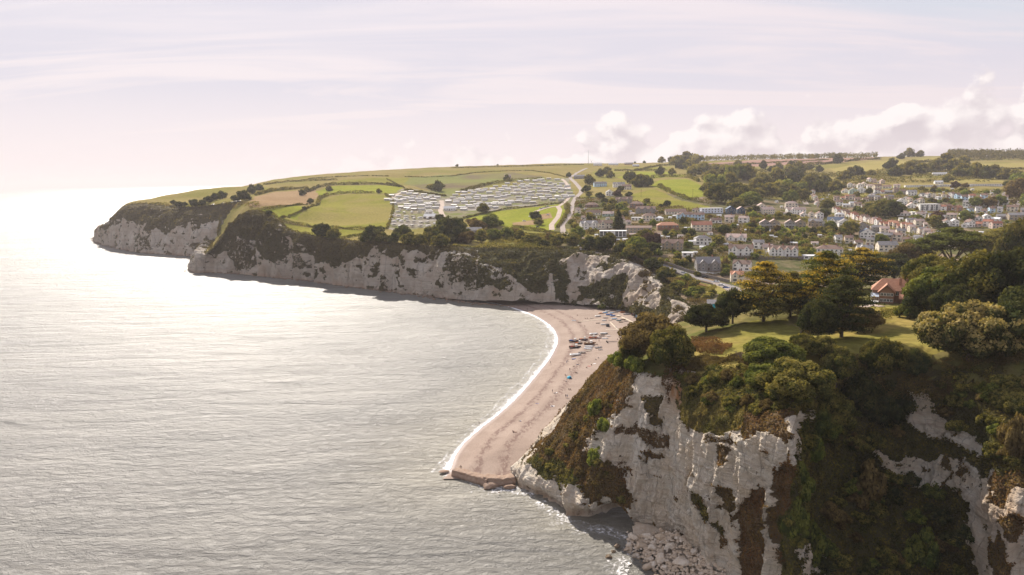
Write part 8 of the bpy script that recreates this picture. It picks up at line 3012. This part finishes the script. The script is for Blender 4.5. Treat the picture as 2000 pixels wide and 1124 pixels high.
slab([(882, 919), (905, 924), (925, 930), (950, 937)], 2.4, 3.0, 'long tilted brown rock ledge at the sea end of the shingle beach', 1)
slab([(944, 933), (965, 936), (985, 936), (1006, 932)], 2.6, 3.4, 'brown rock ledge joining the beach end to the white headland', 2)
for px, py, w, m, lab in [(957, 950, 40, 0, 'flat brown rock in the water below the ledge'), (995, 951, 28, 1, 'squarish brown rock in the water beside the white headland'), (868, 921, 26, 2, 'low dark rock awash just off the beach end'), (975, 962, 6, 3, 'tiny dark rock in the water below the ledge')]:
    p = PZ(px, py, 0.6)
    s = w * p[1] / FOC / 2
    me = rock_mesh('rock', 400 + m, M_slab, (1.0, 0.55, 0.35 if m != 2 else 0.12))
    tag(link('rock', me, None, p, 0.15, s), lab, 'rock')

# ================================================================== BOATS
BP = {k: plain('boat_paint_' + k, c, 0.4, 0.08, 1.2, 0.4) for k, c in {
    'white': (0.74, 0.72, 0.68), 'dark': (0.035, 0.04, 0.05), 'blue': (0.03, 0.12, 0.38), 'navy': (0.03, 0.05, 0.12), 'orange': (0.62, 0.20, 0.06), 'red': (0.42, 0.05, 0.03),
    'grey': (0.36, 0.37, 0.38), 'wood': (0.28, 0.16, 0.09), 'cream': (0.66, 0.56, 0.42), 'lightblue': (0.30, 0.48, 0.62), 'green': (0.05, 0.20, 0.14), 'turq': (0.02, 0.45, 0.62)}.items()}
HULLS = {}


def hull_mesh(key, Lr, Wr, Hr, col, inner):
    """open clinker-like hull, bow to +x; outer skin, gunwale, inside and floor"""
    st = np.linspace(0, 1, 12)
    secs = []
    for s in st:
        hw = Wr / 2 * (0.72 + 0.28 * math.sin(min(1, s * 2.2) * math.pi / 2)) * (1 - max(0, (s - 0.55) / 0.45) ** 2.3)
        hw = max(hw, 0.03)
        z1 = Hr * (0.86 + 0.30 * max(0, s - 0.4) ** 1.5)
        zk = Hr * 0.06 + Hr * 0.55 * max(0, (s - 0.8) / 0.2) ** 2
        x = -Lr / 2 + Lr * s
        secs.append([(x, -hw, z1), (x, -hw * 0.94, z1 * 0.62), (x, -hw * 0.62, zk + 0.14 * Hr), (x, 0, zk), (x, hw * 0.62, zk + 0.14 * Hr), (x, hw * 0.94, z1 * 0.62), (x, hw, z1),
                     (x, hw * 0.86, z1 - 0.02), (x, hw * 0.66, zk + 0.30 * Hr), (x, -hw * 0.66, zk + 0.30 * Hr), (x, -hw * 0.86, z1 - 0.02)])
    mb = MB()
    n = 11
    vs_ = [v for s in secs for v in s]
    fs = []
    mi = []
    for k in range(len(secs) - 1):
        for i in range(n):
            j = (i + 1) % n
            fs.append((k * n + i, (k + 1) * n + i, (k + 1) * n + j, k * n + j))
            mi.append(0 if i < 6 else 1)
    fs.append(tuple(range(n)))
    mi.append(0)
    mb.add(vs_, fs)
    me = mb.mesh('hull', [BP[col], BP[inner]])
    me.polygons.foreach_set('material_index', np.array(mi, np.int32))
    return me


def boat(px, py, lpx, col, kind, label, yaw=None, inner='wood'):
    p = beach_hit(px, py)
    L = min(max(lpx * p[1] / FOC * 1.05, 2.4), 8.5)
    yaw = math.radians(yaw) if yaw is not None else RNG.uniform(-0.25, 0.25)
    o = empty({'fish': 'fishing_boat', 'open': 'rowing_boat', 'cover': 'covered_dinghy', 'up': 'upturned_dinghy', 'kayak': 'kayak'}[kind], p + [0, 0, 0.05], yaw)
    W = L * (0.36 if kind != 'kayak' else 0.2)
    Hh = L * (0.17 if kind == 'fish' else (0.14 if kind != 'kayak' else 0.08))
    k = (col, kind, inner)
    if k not in HULLS:
        HULLS[k] = hull_mesh(k, 1.0, 0.36 if kind != 'kayak' else 0.2, 0.17 if kind == 'fish' else (0.14 if kind != 'kayak' else 0.08), col, inner)
    h = link('hull', HULLS[k], o, (0, 0, 0 if kind != 'up' else Hh), 0, L)
    if kind == 'up':
        h.rotation_euler = (math.pi, 0, 0)
    elif kind == 'open' or kind == 'kayak':
        for x in ((-0.2, 0.12) if kind == 'open' else (0,)):
            MB().box(L * x - .14, L * x + .14, -W * .42, W * .42, Hh * .62, Hh * .70).build('thwart', BP['cream'], o)
    elif kind == 'cover':
        z = Hh * 0.97
        MB().add([(-L * .49, -W * .40, z), (L * .2, -W * .5, z), (L * .49, 0, z * 1.12), (L * .2, W * .5, z), (-L * .49, W * .40, z), (-L * .4, 0, z + Hh * .35), (L * .25, 0, z + Hh * .55)],
                 [(0, 1, 6, 5), (1, 2, 6), (2, 3, 6), (3, 4, 5, 6), (4, 0, 5)]).build('cover', BP[inner], o)
    elif kind == 'fish':
        wh = MB()
        wh.box(L * .02, L * .20, -W * .26, W * .26, Hh * .3, Hh * 1.05 + .9).box(-L * .0, L * .22, -W * .3, W * .3, Hh * 1.05 + .901, Hh * 1.05 + 1.0)
        wh.build('wheelhouse', BP['white'], o)
        MB().box(L * .201, L * .212, -W * .2, W * .2, Hh + .35, Hh + .8).build('window', M_glass, o)
        MB().cone((-L * .05, 0, Hh * .3), (-L * .05, 0, Hh + 2.4), .05, .03, 5).bar((-L * .05, 0, Hh + 1.5), (-L * .3, 0, Hh + 1.1), .05).build('mast', BP['wood'], o)
        g = MB()
        rg = np.random.default_rng(int(px * 3))
        for _ in range(5):
            x, y = rg.uniform(-L * .38, -L * .08), rg.uniform(-W * .25, W * .25)
            g.box(x - .3, x + .3, y - .25, y + .25, Hh * .35, Hh * rg.uniform(.8, 1.25))
        g.build('gear', BP[['orange', 'blue', 'cream', 'red', 'grey'][int(px) % 5]], o)
    return tag(o, label, 'boat')


BL = [
    (1123, 680, 23, 'dark', 'fish', 'dark-hulled fishing boat at the front left of the boat cluster'), (1121, 668, 20, 'dark', 'fish', 'black fishing boat behind the front left one'), (1140, 665, 18, 'navy', 'fish', 'navy fishing boat right of the black one'),
    (1130, 672, 16, 'dark', 'fish', 'small dark fishing boat wedged between the two rows'), (1152, 673, 23, 'wood', 'fish', 'large brown-hulled fishing boat with white gunwale in the middle'), (1160, 654, 17, 'white', 'cover', 'long white boat under a pale cover at the back of the cluster', 'white'),
    (1158, 661, 16, 'orange', 'fish', 'orange fishing boat in the back row'), (1168, 661, 15, 'red', 'open', 'red and white open boat beside the orange one', 'white'), (1180, 653, 15, 'dark', 'cover', 'dark boat with white cover right of the back row', 'white'),
    (1176, 657, 12, 'white', 'open', 'white rowing boat below the dark covered one'), (1189, 657, 8, 'white', 'up', 'small upturned white dinghy at the right of the cluster'), (1182, 662, 12, 'white', 'up', 'upturned white dinghy above the trailer'),
    (1151, 678, 18, 'white', 'up', 'first of three upturned white boats, nearest the big fishing boat'), (1149, 682, 17, 'white', 'up', 'middle one of three upturned white boats'), (1150, 686, 12, 'cream', 'up', 'lowest of three upturned boats, cream coloured'),
    (1169, 680, 15, 'white', 'open', 'white open boat right of the three upturned ones', 'grey'), (1173, 684, 9, 'white', 'open', 'small white rowing boat lowest on the right', 'grey'), (1137, 690, 15, 'cream', 'open', 'cream rowing boat in front of the fishing boats', 'grey'),
    (1124, 695, 22, 'white', 'cover', 'big white motor boat nearest the viewer', 'white'), (1121, 702, 9, 'blue', 'up', 'small blue upturned tender in front of the big white boat'), (1226, 662, 7, 'orange', 'kayak', 'orange kayak near the wooded headland', 'orange'),
    (1121, 627, 9, 'white', 'up', 'lone white dinghy towards the far left of the beach top'), (1132, 630, 8, 'wood', 'open', 'lone brown dinghy at the end of the pale matting'), (1168, 632, 8, 'grey', 'open', 'grey dinghy left of the grey-white one'), (1179, 635, 11, 'grey', 'cover', 'grey and white covered dinghy on the open shingle', 'white'),
    (1156, 622, 8, 'cream', 'up', 'cream dinghy at the left tip of the matting'), (1168, 619, 12, 'white', 'cover', 'white covered dinghy at the left of the back park', 'white'), (1174, 613, 10, 'cream', 'cover', 'dinghy with orange cover at the far back', 'orange'),
    (1182, 612, 11, 'blue', 'cover', 'pale blue covered dinghy in the back park', 'lightblue'), (1190, 616, 13, 'blue', 'cover', 'bright blue covered dinghy in the middle of the back park', 'blue'), (1197, 618, 11, 'navy', 'cover', 'navy dinghy with blue cover beside the bright blue one', 'blue'),
    (1187, 609, 9, 'white', 'cover', 'white dinghy behind the blue ones', 'white'), (1195, 612, 9, 'grey', 'cover', 'grey dinghy with pale blue cover behind the navy one', 'lightblue'), (1203, 611, 9, 'white', 'open', 'white dinghy left of the orange one at the back', 'grey'),
    (1208, 608, 9, 'lightblue', 'cover', 'light blue dinghy at the back right', 'white'), (1216, 611, 10, 'orange', 'cover', 'orange covered boat at the back right', 'orange'), (1224, 615, 13, 'white', 'open', 'long white boat right of the orange covered one', 'grey'),
    (1209, 619, 10, 'cream', 'cover', 'cream covered dinghy in front of the orange one', 'cream'), (1183, 622, 10, 'white', 'open', 'white dinghy in the front row of the back park', 'grey'), (1200, 624, 11, 'grey', 'cover', 'grey dinghy with blue-grey cover in the front row', 'lightblue'),
    (1209, 627, 11, 'green', 'cover', 'dark green covered dinghy in the front row', 'grey'), (1217, 625, 10, 'wood', 'open', 'brown rowing boat in the front row'), (1192, 626, 8, 'cream', 'up', 'cream upturned dinghy in the front row'), (1180, 627, 10, 'white', 'cover', 'white covered dinghy on the near left of the back park', 'white'),
    (1213, 630, 9, 'dark', 'open', 'black dinghy on the near right of the back park'), (1223, 628, 9, 'grey', 'open', 'grey rowing boat beside the black dinghy'),
]
for q in BL:
    boat(*q[:6], inner=q[6] if len(q) > 6 else 'wood')

# trailer, sheds, bins, matting
p = beach_hit(1196, 669)
mb = MB()
mb.bar((-3.5, -1, .6), (3.2, 0, .5), .14).bar((-3.5, 1, .6), (3.2, 0, .5), .14).bar((-3.2, -1.1, .6), (-3.2, 1.1, .6), .16)
tr = empty('boat_trailer', p, 0.1)
mb.build('frame', BP['dark'], tr)
wm_ = MB().cone((0, -.12, 0), (0, .12, 0), .45, .45, 9).mesh('wheel', M_tyre)
for y in (-1.2, 1.2):
    link('wheel', wm_, tr, (-3.2, y, .45))
tag(tr, 'long black V-shaped boat trailer lying on the shingle', 'trailer')
p = beach_hit(1187, 638)
tag(MB().cone((0, 0, 0), (0, 0, 1.7), 1.3, 1.1, 10).build('winch_drum', BP['dark'], loc=p), 'dark round winch housing alone on the shingle', 'winch')
for px, py, l, c in [(1246, 620, 'pale grey beach hut left of its neighbours against the cliff', 'lightblue'), (1251, 623, 'blue-grey beach hut second from the left', 'grey'), (1256, 627, 'white beach hut third in the row', 'white'), (1238, 614, 'reddish shed behind the long white boat', 'red')]:
    p = beach_hit(px, py)
    r = empty('beach_hut', p, -0.5)
    MB().box(-1.3, 1.3, -1.2, 1.2, -.3, 2.2).build('wall', BP[c], r)
    MB().add([(-1.5, -1.4, 2.2), (1.5, -1.4, 2.2), (1.5, 1.4, 2.2), (-1.5, 1.4, 2.2), (-1.5, 0, 3.0), (1.5, 0, 3.0)], [(0, 1, 5, 4), (1, 2, 5), (2, 3, 4, 5), (3, 0, 4), (3, 2, 1, 0)]).build('roof', BP['grey'], r)
    MB().box(-.4, .4, -1.24, -1.201, 0, 1.8).build('door', BP['white'], r)
    tag(r, l, 'beach hut')


def mat_strip(a, b, w, label):
    P0, P1 = beach_hit(*a), beach_hit(*b)
    L = resample([P0[:2], P1[:2]], 14)
    t = (L[-1] - L[0]) / np.linalg.norm(L[-1] - L[0])
    n = np.array([-t[1], t[0]]) * w / 2
    rows = []
    for s in (-1, 1):
        q = L + n * s
        z, _ = beach_z(q[:, 0], q[:, 1])
        rows.append(np.column_stack([q, z + 0.16]))
    for s in (1, -1):
        q = L + n * s
        z, _ = beach_z(q[:, 0], q[:, 1])
        rows.append(np.column_stack([q, z - 0.1]))
    rows.append(rows[0])
    V = np.vstack(rows)
    m, k = 5, 14
    idx = np.arange(m * k).reshape(m, k)
    F = np.stack([idx[:-1, :-1], idx[:-1, 1:], idx[1:, 1:], idx[1:, :-1]], 2).reshape(-1, 4)
    tag(link('beach_matting', mesh_np('beach_matting', V, F, BP['cream'])), label, 'matting')


mat_strip((1131, 629), (1175, 624), 1.0, 'pale strip of matting running to the lone brown dinghy')
mat_strip((1183, 645), (1234, 644), 0.9, 'pale strip of matting across the upper shingle')
mat_strip((1206, 616), (1240, 632), 1.6, 'pale board walk along the back of the boat park')
mat_strip((1240, 632), (1252, 641), 1.4, 'pale board walk bending down towards the wooded headland')
mat_strip((1192, 630), (1206, 644), 0.9, 'pale strip of matting slanting down from the boat park')

# tent and windbreaks
p = beach_hit(1112, 739)
t_ = MB()
R_ = 1.25
for k in range(8):
    a0, a1 = k * math.pi / 4, (k + 1) * math.pi / 4
    for j in range(3):
        h0_, h1_ = j * math.pi / 6, (j + 1) * math.pi / 6
        q = lambda a, h_: (math.cos(a) * math.cos(h_) * R_, math.sin(a) * math.cos(h_) * R_, math.sin(h_) * 1.15)
        t_.add([q(a0, h0_), q(a1, h0_), q(a1, h1_), q(a0, h1_)], [(0, 1, 2, 3)])
te = empty('beach_tent', p, 0.4)
t_.build('canopy', BP['turq'], te)
MB().add([(-.5, -1.26, .02), (.5, -1.26, .02), (.3, -1.05, .8), (-.3, -1.05, .8), (-.5, -1.29, .02), (.5, -1.29, .02), (.3, -1.08, .8), (-.3, -1.08, .8)], [(0, 3, 2, 1), (4, 5, 6, 7), (0, 1, 5, 4), (1, 2, 6, 5), (2, 3, 7, 6), (3, 0, 4, 7)]).build('door', BP['navy'], te)
tag(te, 'bright turquoise dome tent in the middle of the beach', 'tent')

# ================================================================== PEOPLE
M_skin = plain('skin', (0.55, 0.33, 0.24), 0.7)
CLOTH = {k: plain('cloth_' + k, c, 0.9) for k, c in {'dark': (0.03, 0.03, 0.04), 'white': (0.7, 0.7, 0.7), 'blue': (0.04, 0.10, 0.30), 'red': (0.42, 0.05, 0.05), 'tan': (0.35, 0.25, 0.15)}.items()}
M_hair = plain('hair', (0.06, 0.035, 0.02), 0.8)


def body_mesh(pose, top, legs):
    if pose == 'stand':
        J = {'pel': (0, 0, .95), 'ch': (0, 0, 1.3), 'nk': (0, 0, 1.48), 'hd': (0, -.02, 1.64), 'lh': (.1, 0, .92), 'lk': (.11, -.03, .5), 'lf': (.12, 0, .08), 'lt': (.12, -.16, .04), 'rh': (-.1, 0, .92), 'rk': (-.12, .04, .5), 'rf': (-.14, .1, .08), 'rt': (-.14, -.06, .04),
             'ls': (.19, 0, 1.40), 'le': (.25, .02, 1.12), 'lw': (.27, -.08, .88), 'lm': (.27, -.1, .78), 'rs': (-.19, 0, 1.40), 're': (-.25, .02, 1.12), 'rw': (-.28, -.08, .88), 'rm': (-.28, -.1, .78)}
    elif pose == 'sit':
        J = {'pel': (0, 0, .14), 'ch': (0, .1, .48), 'nk': (0, .1, .66), 'hd': (0, .06, .82), 'lh': (.1, -.02, .13), 'lk': (.13, -.40, .38), 'lf': (.13, -.70, .08), 'lt': (.13, -.84, .05), 'rh': (-.1, -.02, .13), 'rk': (-.15, -.42, .32), 'rf': (-.15, -.74, .08), 'rt': (-.15, -.88, .06),
             'ls': (.19, .1, .58), 'le': (.27, .2, .32), 'lw': (.27, .3, .1), 'lm': (.27, .34, .04), 'rs': (-.19, .1, .58), 're': (-.26, -.08, .38), 'rw': (-.16, -.3, .38), 'rm': (-.15, -.38, .38)}
    else:
        J = {'pel': (0, 0, .14), 'ch': (0, .36, .17), 'nk': (0, .54, .17), 'hd': (0, .72, .18), 'lh': (.1, -.03, .12), 'lk': (.14, -.46, .22), 'lf': (.14, -.88, .08), 'lt': (.14, -.92, .2), 'rh': (-.1, -.03, .12), 'rk': (-.12, -.46, .12), 'rf': (-.12, -.9, .08), 'rt': (-.12, -.93, .2),
             'ls': (.19, .46, .16), 'le': (.36, .28, .1), 'lw': (.36, .05, .07), 'lm': (.36, -.04, .06), 'rs': (-.19, .46, .16), 're': (-.40, .5, .1), 'rw': (-.3, .7, .12), 'rm': (-.24, .74, .14)}
    R = {'pel': .15, 'ch': .16, 'nk': .06, 'hd': .11, 'lh': .10, 'lk': .065, 'lf': .045, 'lt': .04, 'ls': .065, 'le': .045, 'lw': .032, 'lm': .03}
    names = list(J)
    E = [('pel', 'ch'), ('ch', 'nk'), ('nk', 'hd'), ('pel', 'lh'), ('lh', 'lk'), ('lk', 'lf'), ('lf', 'lt'), ('pel', 'rh'), ('rh', 'rk'), ('rk', 'rf'), ('rf', 'rt'), ('ch', 'ls'), ('ls', 'le'), ('le', 'lw'), ('lw', 'lm'), ('ch', 'rs'), ('rs', 're'), ('re', 'rw'), ('rw', 'rm')]
    me = bpy.data.meshes.new('body')
    me.from_pydata([J[n] for n in names], [(names.index(a), names.index(b)) for a, b in E], [])
    o = bpy.data.objects.new('tmp', me)
    COL.objects.link(o)
    md = o.modifiers.new('s', 'SKIN')
    md.use_smooth_shade = True
    for i, n in enumerate(names):
        r = R.get(n, R.get('l' + n[1:], .05))
        me.skin_vertices[0].data[i].radius = (r, r)
    me.skin_vertices[0].data[0].use_root = True
    o.modifiers.new('u', 'SUBSURF').levels = 1
    dg = bpy.context.evaluated_depsgraph_get()
    out = bpy.data.meshes.new_from_object(o.evaluated_get(dg))
    bpy.data.objects.remove(o)
    out.name = 'body'
    for m in (M_skin, top, legs, M_hair):
        out.materials.append(m)
    JV = {n: Vector(J[n]) for n in names}
    mi = []
    for f in out.polygons:
        c = f.center
        b = min(names, key=lambda n: (c - JV[n]).length)
        k = 0
        if b in ('ch', 'ls', 'rs', 'le', 're'):
            k = 1
        elif b in ('pel', 'lh', 'rh', 'lk', 'rk'):
            k = 2
        elif b == 'hd' and (c - JV['hd']).dot((JV['hd'] - JV['nk']).normalized()) + c.y * 0.4 - JV['hd'].y * .4 > 0.02:
            k = 3
        mi.append(k)
    out.polygons.foreach_set('material_index', np.array(mi, np.int32))
    return out


BODY = {(po, t, l): body_mesh(po, CLOTH[t], CLOTH[l] if l != 'bare' else M_skin) for po, t, l in [('stand', 'dark', 'dark'), ('stand', 'white', 'blue'), ('stand', 'red', 'dark'), ('sit', 'dark', 'tan'), ('sit', 'white', 'dark'), ('lie', 'dark', 'bare'), ('lie', 'blue', 'dark')]}
PK = {'s1': ('stand', 'dark', 'dark'), 's2': ('stand', 'white', 'blue'), 's3': ('stand', 'red', 'dark'), 't1': ('sit', 'dark', 'tan'), 't2': ('sit', 'white', 'dark'), 'l1': ('lie', 'dark', 'bare'), 'l2': ('lie', 'blue', 'dark')}
PL = [(936, 831, 's1', 'person in dark clothes standing alone at the water edge low on the beach'), (1079, 767, 's1', 'person in dark clothes standing beside someone lying down'), (1084, 768, 'l1', 'person lying beside the standing one, mid beach'),
      (1105, 777, 's1', 'left one of two people standing together mid beach'), (1108, 777, 's2', 'right one of two people standing together, in a white top'), (1111, 762, 't1', 'left one of two people sitting below the tent'), (1114, 762, 't1', 'right one of two people sitting below the tent'),
      (1049, 789, 'l1', 'person lying alone nearer the water, mid beach'), (1078, 794, 'l2', 'person lying on the dry shingle below the standing pairs'), (1016, 823, 'l2', 'person in blue lying alone on the lower beach'), (1002, 844, 't1', 'person sitting alone lowest on the open shingle'),
      (1005, 845, 'l1', 'person lying beside the lowest sitting one'), (900, 913, 't1', 'person sitting by the rock ledge'), (1075, 711, 's1', 'person walking along the water edge near the boats'), (1113, 725, 's1', 'person in dark clothes standing above the tent'),
      (1124, 729, 't1', 'left one of a pair sitting right of the tent'), (1127, 729, 't2', 'right one of a pair sitting right of the tent, in white'), (1104, 734, 't1', 'person sitting just left of the tent'), (1106, 746, 't2', 'person in white sitting just below the tent'),
      (1109, 706, 't2', 'person in a white top sitting in front of the big white boat'), (1107, 710, 's2', 'person in a white top standing in front of the big white boat'), (1121, 717, 't1', 'person sitting between the tent and the boats'), (1128, 713, 'l2', 'person lying between the tent and the boats'),
      (1146, 719, 't1', 'left sunbather sitting by the wooded headland'), (1155, 714, 't1', 'middle sunbather sitting by the wooded headland'), (1163, 703, 't2', 'person in white sitting near the headland trees'), (1168, 700, 't2', 'second person in white near the headland trees'),
      (1128, 617, 't1', 'person sitting far back on the upper beach'), (1117, 621, 'l1', 'person lying far back on the upper beach'), (1143, 623, 't1', 'left one of two people sitting at the back of the beach'), (1147, 623, 't1', 'right one of two people sitting at the back of the beach'),
      (1142, 638, 't1', 'person sitting on the open upper shingle'), (1030, 606, 's1', 'person standing at the far water edge under the cliffs'), (1209, 660, 's1', 'person standing by the picnic group near the trees'), (1170, 668, 's3', 'person in a red top standing beside the brown fishing boat'),
      (1206, 664, 't1', 'left one of the picnic group near the trees'), (1212, 663, 't2', 'middle one of the picnic group near the trees'), (1217, 663, 't1', 'right one of the picnic group near the trees'), (1166, 674, 't1', 'person crouching beside the brown fishing boat'), (1203, 642, 's2', 'person in white walking on the slanting matting'),
      (1244, 637, 's3', 'person in red on the board walk'), (1238, 640, 's1', 'person in dark clothes on the board walk')]
for px, py, k, lab in PL:
    p = beach_hit(px, py)
    o = link('person', BODY[PK[k]], None, p + [0, 0, 0.02], RNG.uniform(-3, 3))
    tag(o, lab, 'person')
# towels under those who lie
for px, py, c in [(1084, 768, 'white'), (1049, 789, 'blue'), (1078, 794, 'white'), (1016, 823, 'cream'), (1128, 713, 'white'), (1160, 711, 'white'), (1150, 716, 'red')]:
    p = beach_hit(px, py)
    tag(MB().box(-.9, .9, -.45, .45, 0, .03).build('towel', BP[c], loc=p + [.3, .2, .05], rz=RNG.uniform(-.6, .6)), '%s towel spread on the shingle %s' % (c, {1084: 'beside the standing person', 1049: 'under the person nearest the water', 1078: 'below the standing pairs', 1016: 'on the lower beach', 1128: 'between tent and boats', 1160: 'under the headland trees', 1150: 'beside the sunbathers by the headland'}[px]), 'towel')
# bushes at the foot of the far cliffs
for px, py, w, pal, lab in [(1176, 604, 22, 'green', 'rounded green bush on the shingle at the foot of the cliff'), (1128, 597, 14, 'dark', 'small dark bush under the cliff left of the rounded one'), (1110, 595, 26, 'dark', 'dark bush low against the far cliff'), (1205, 602, 24, 'green', 'green bush behind the boat park'),
                            (1218, 606, 26, 'olive', 'olive bush behind the orange boat'), (1232, 608, 26, 'green', 'green bush behind the red shed'), (1250, 615, 30, 'oak', 'large bush above the beach huts'), (1268, 622, 34, 'oak', 'bush spilling down beside the headland trees'), (1190, 598, 26, 'dark', 'dark bush under the ivy of the far cliff'), (1240, 596, 24, 'olive', 'olive bush up the gully foot')]:
    p = beach_hit(px, py)
    tree('shrub_' + pal, p - [0, 0, .3], w * p[1] / FOC, None, lab, None, 'shrub')
print('beach', time.time() - T0)

# ================================================================== HAZE
def build_haze():
    me = MB().box(-20000, 20000, -3000, 65000, -8, 262).mesh('haze', None) if False else None
    mb = MB().box(-64000, 64000, -64000, 95000, -7.5, 330)
    m, n, l, out = newmat('haze_air')
    pv = n.new('ShaderNodeVolumePrincipled')
    pv.inputs['Color'].default_value = (0.95, 0.88, 0.88, 1)
    pv.inputs['Density'].default_value = 0.00007
    pv.inputs['Anisotropy'].default_value = 0.15
    l.new(pv.outputs[0], out.inputs['Volume'])
    o = mb.build('haze', m)
    tag(o, kind='stuff')


build_haze()
print('done', time.time() - T0)
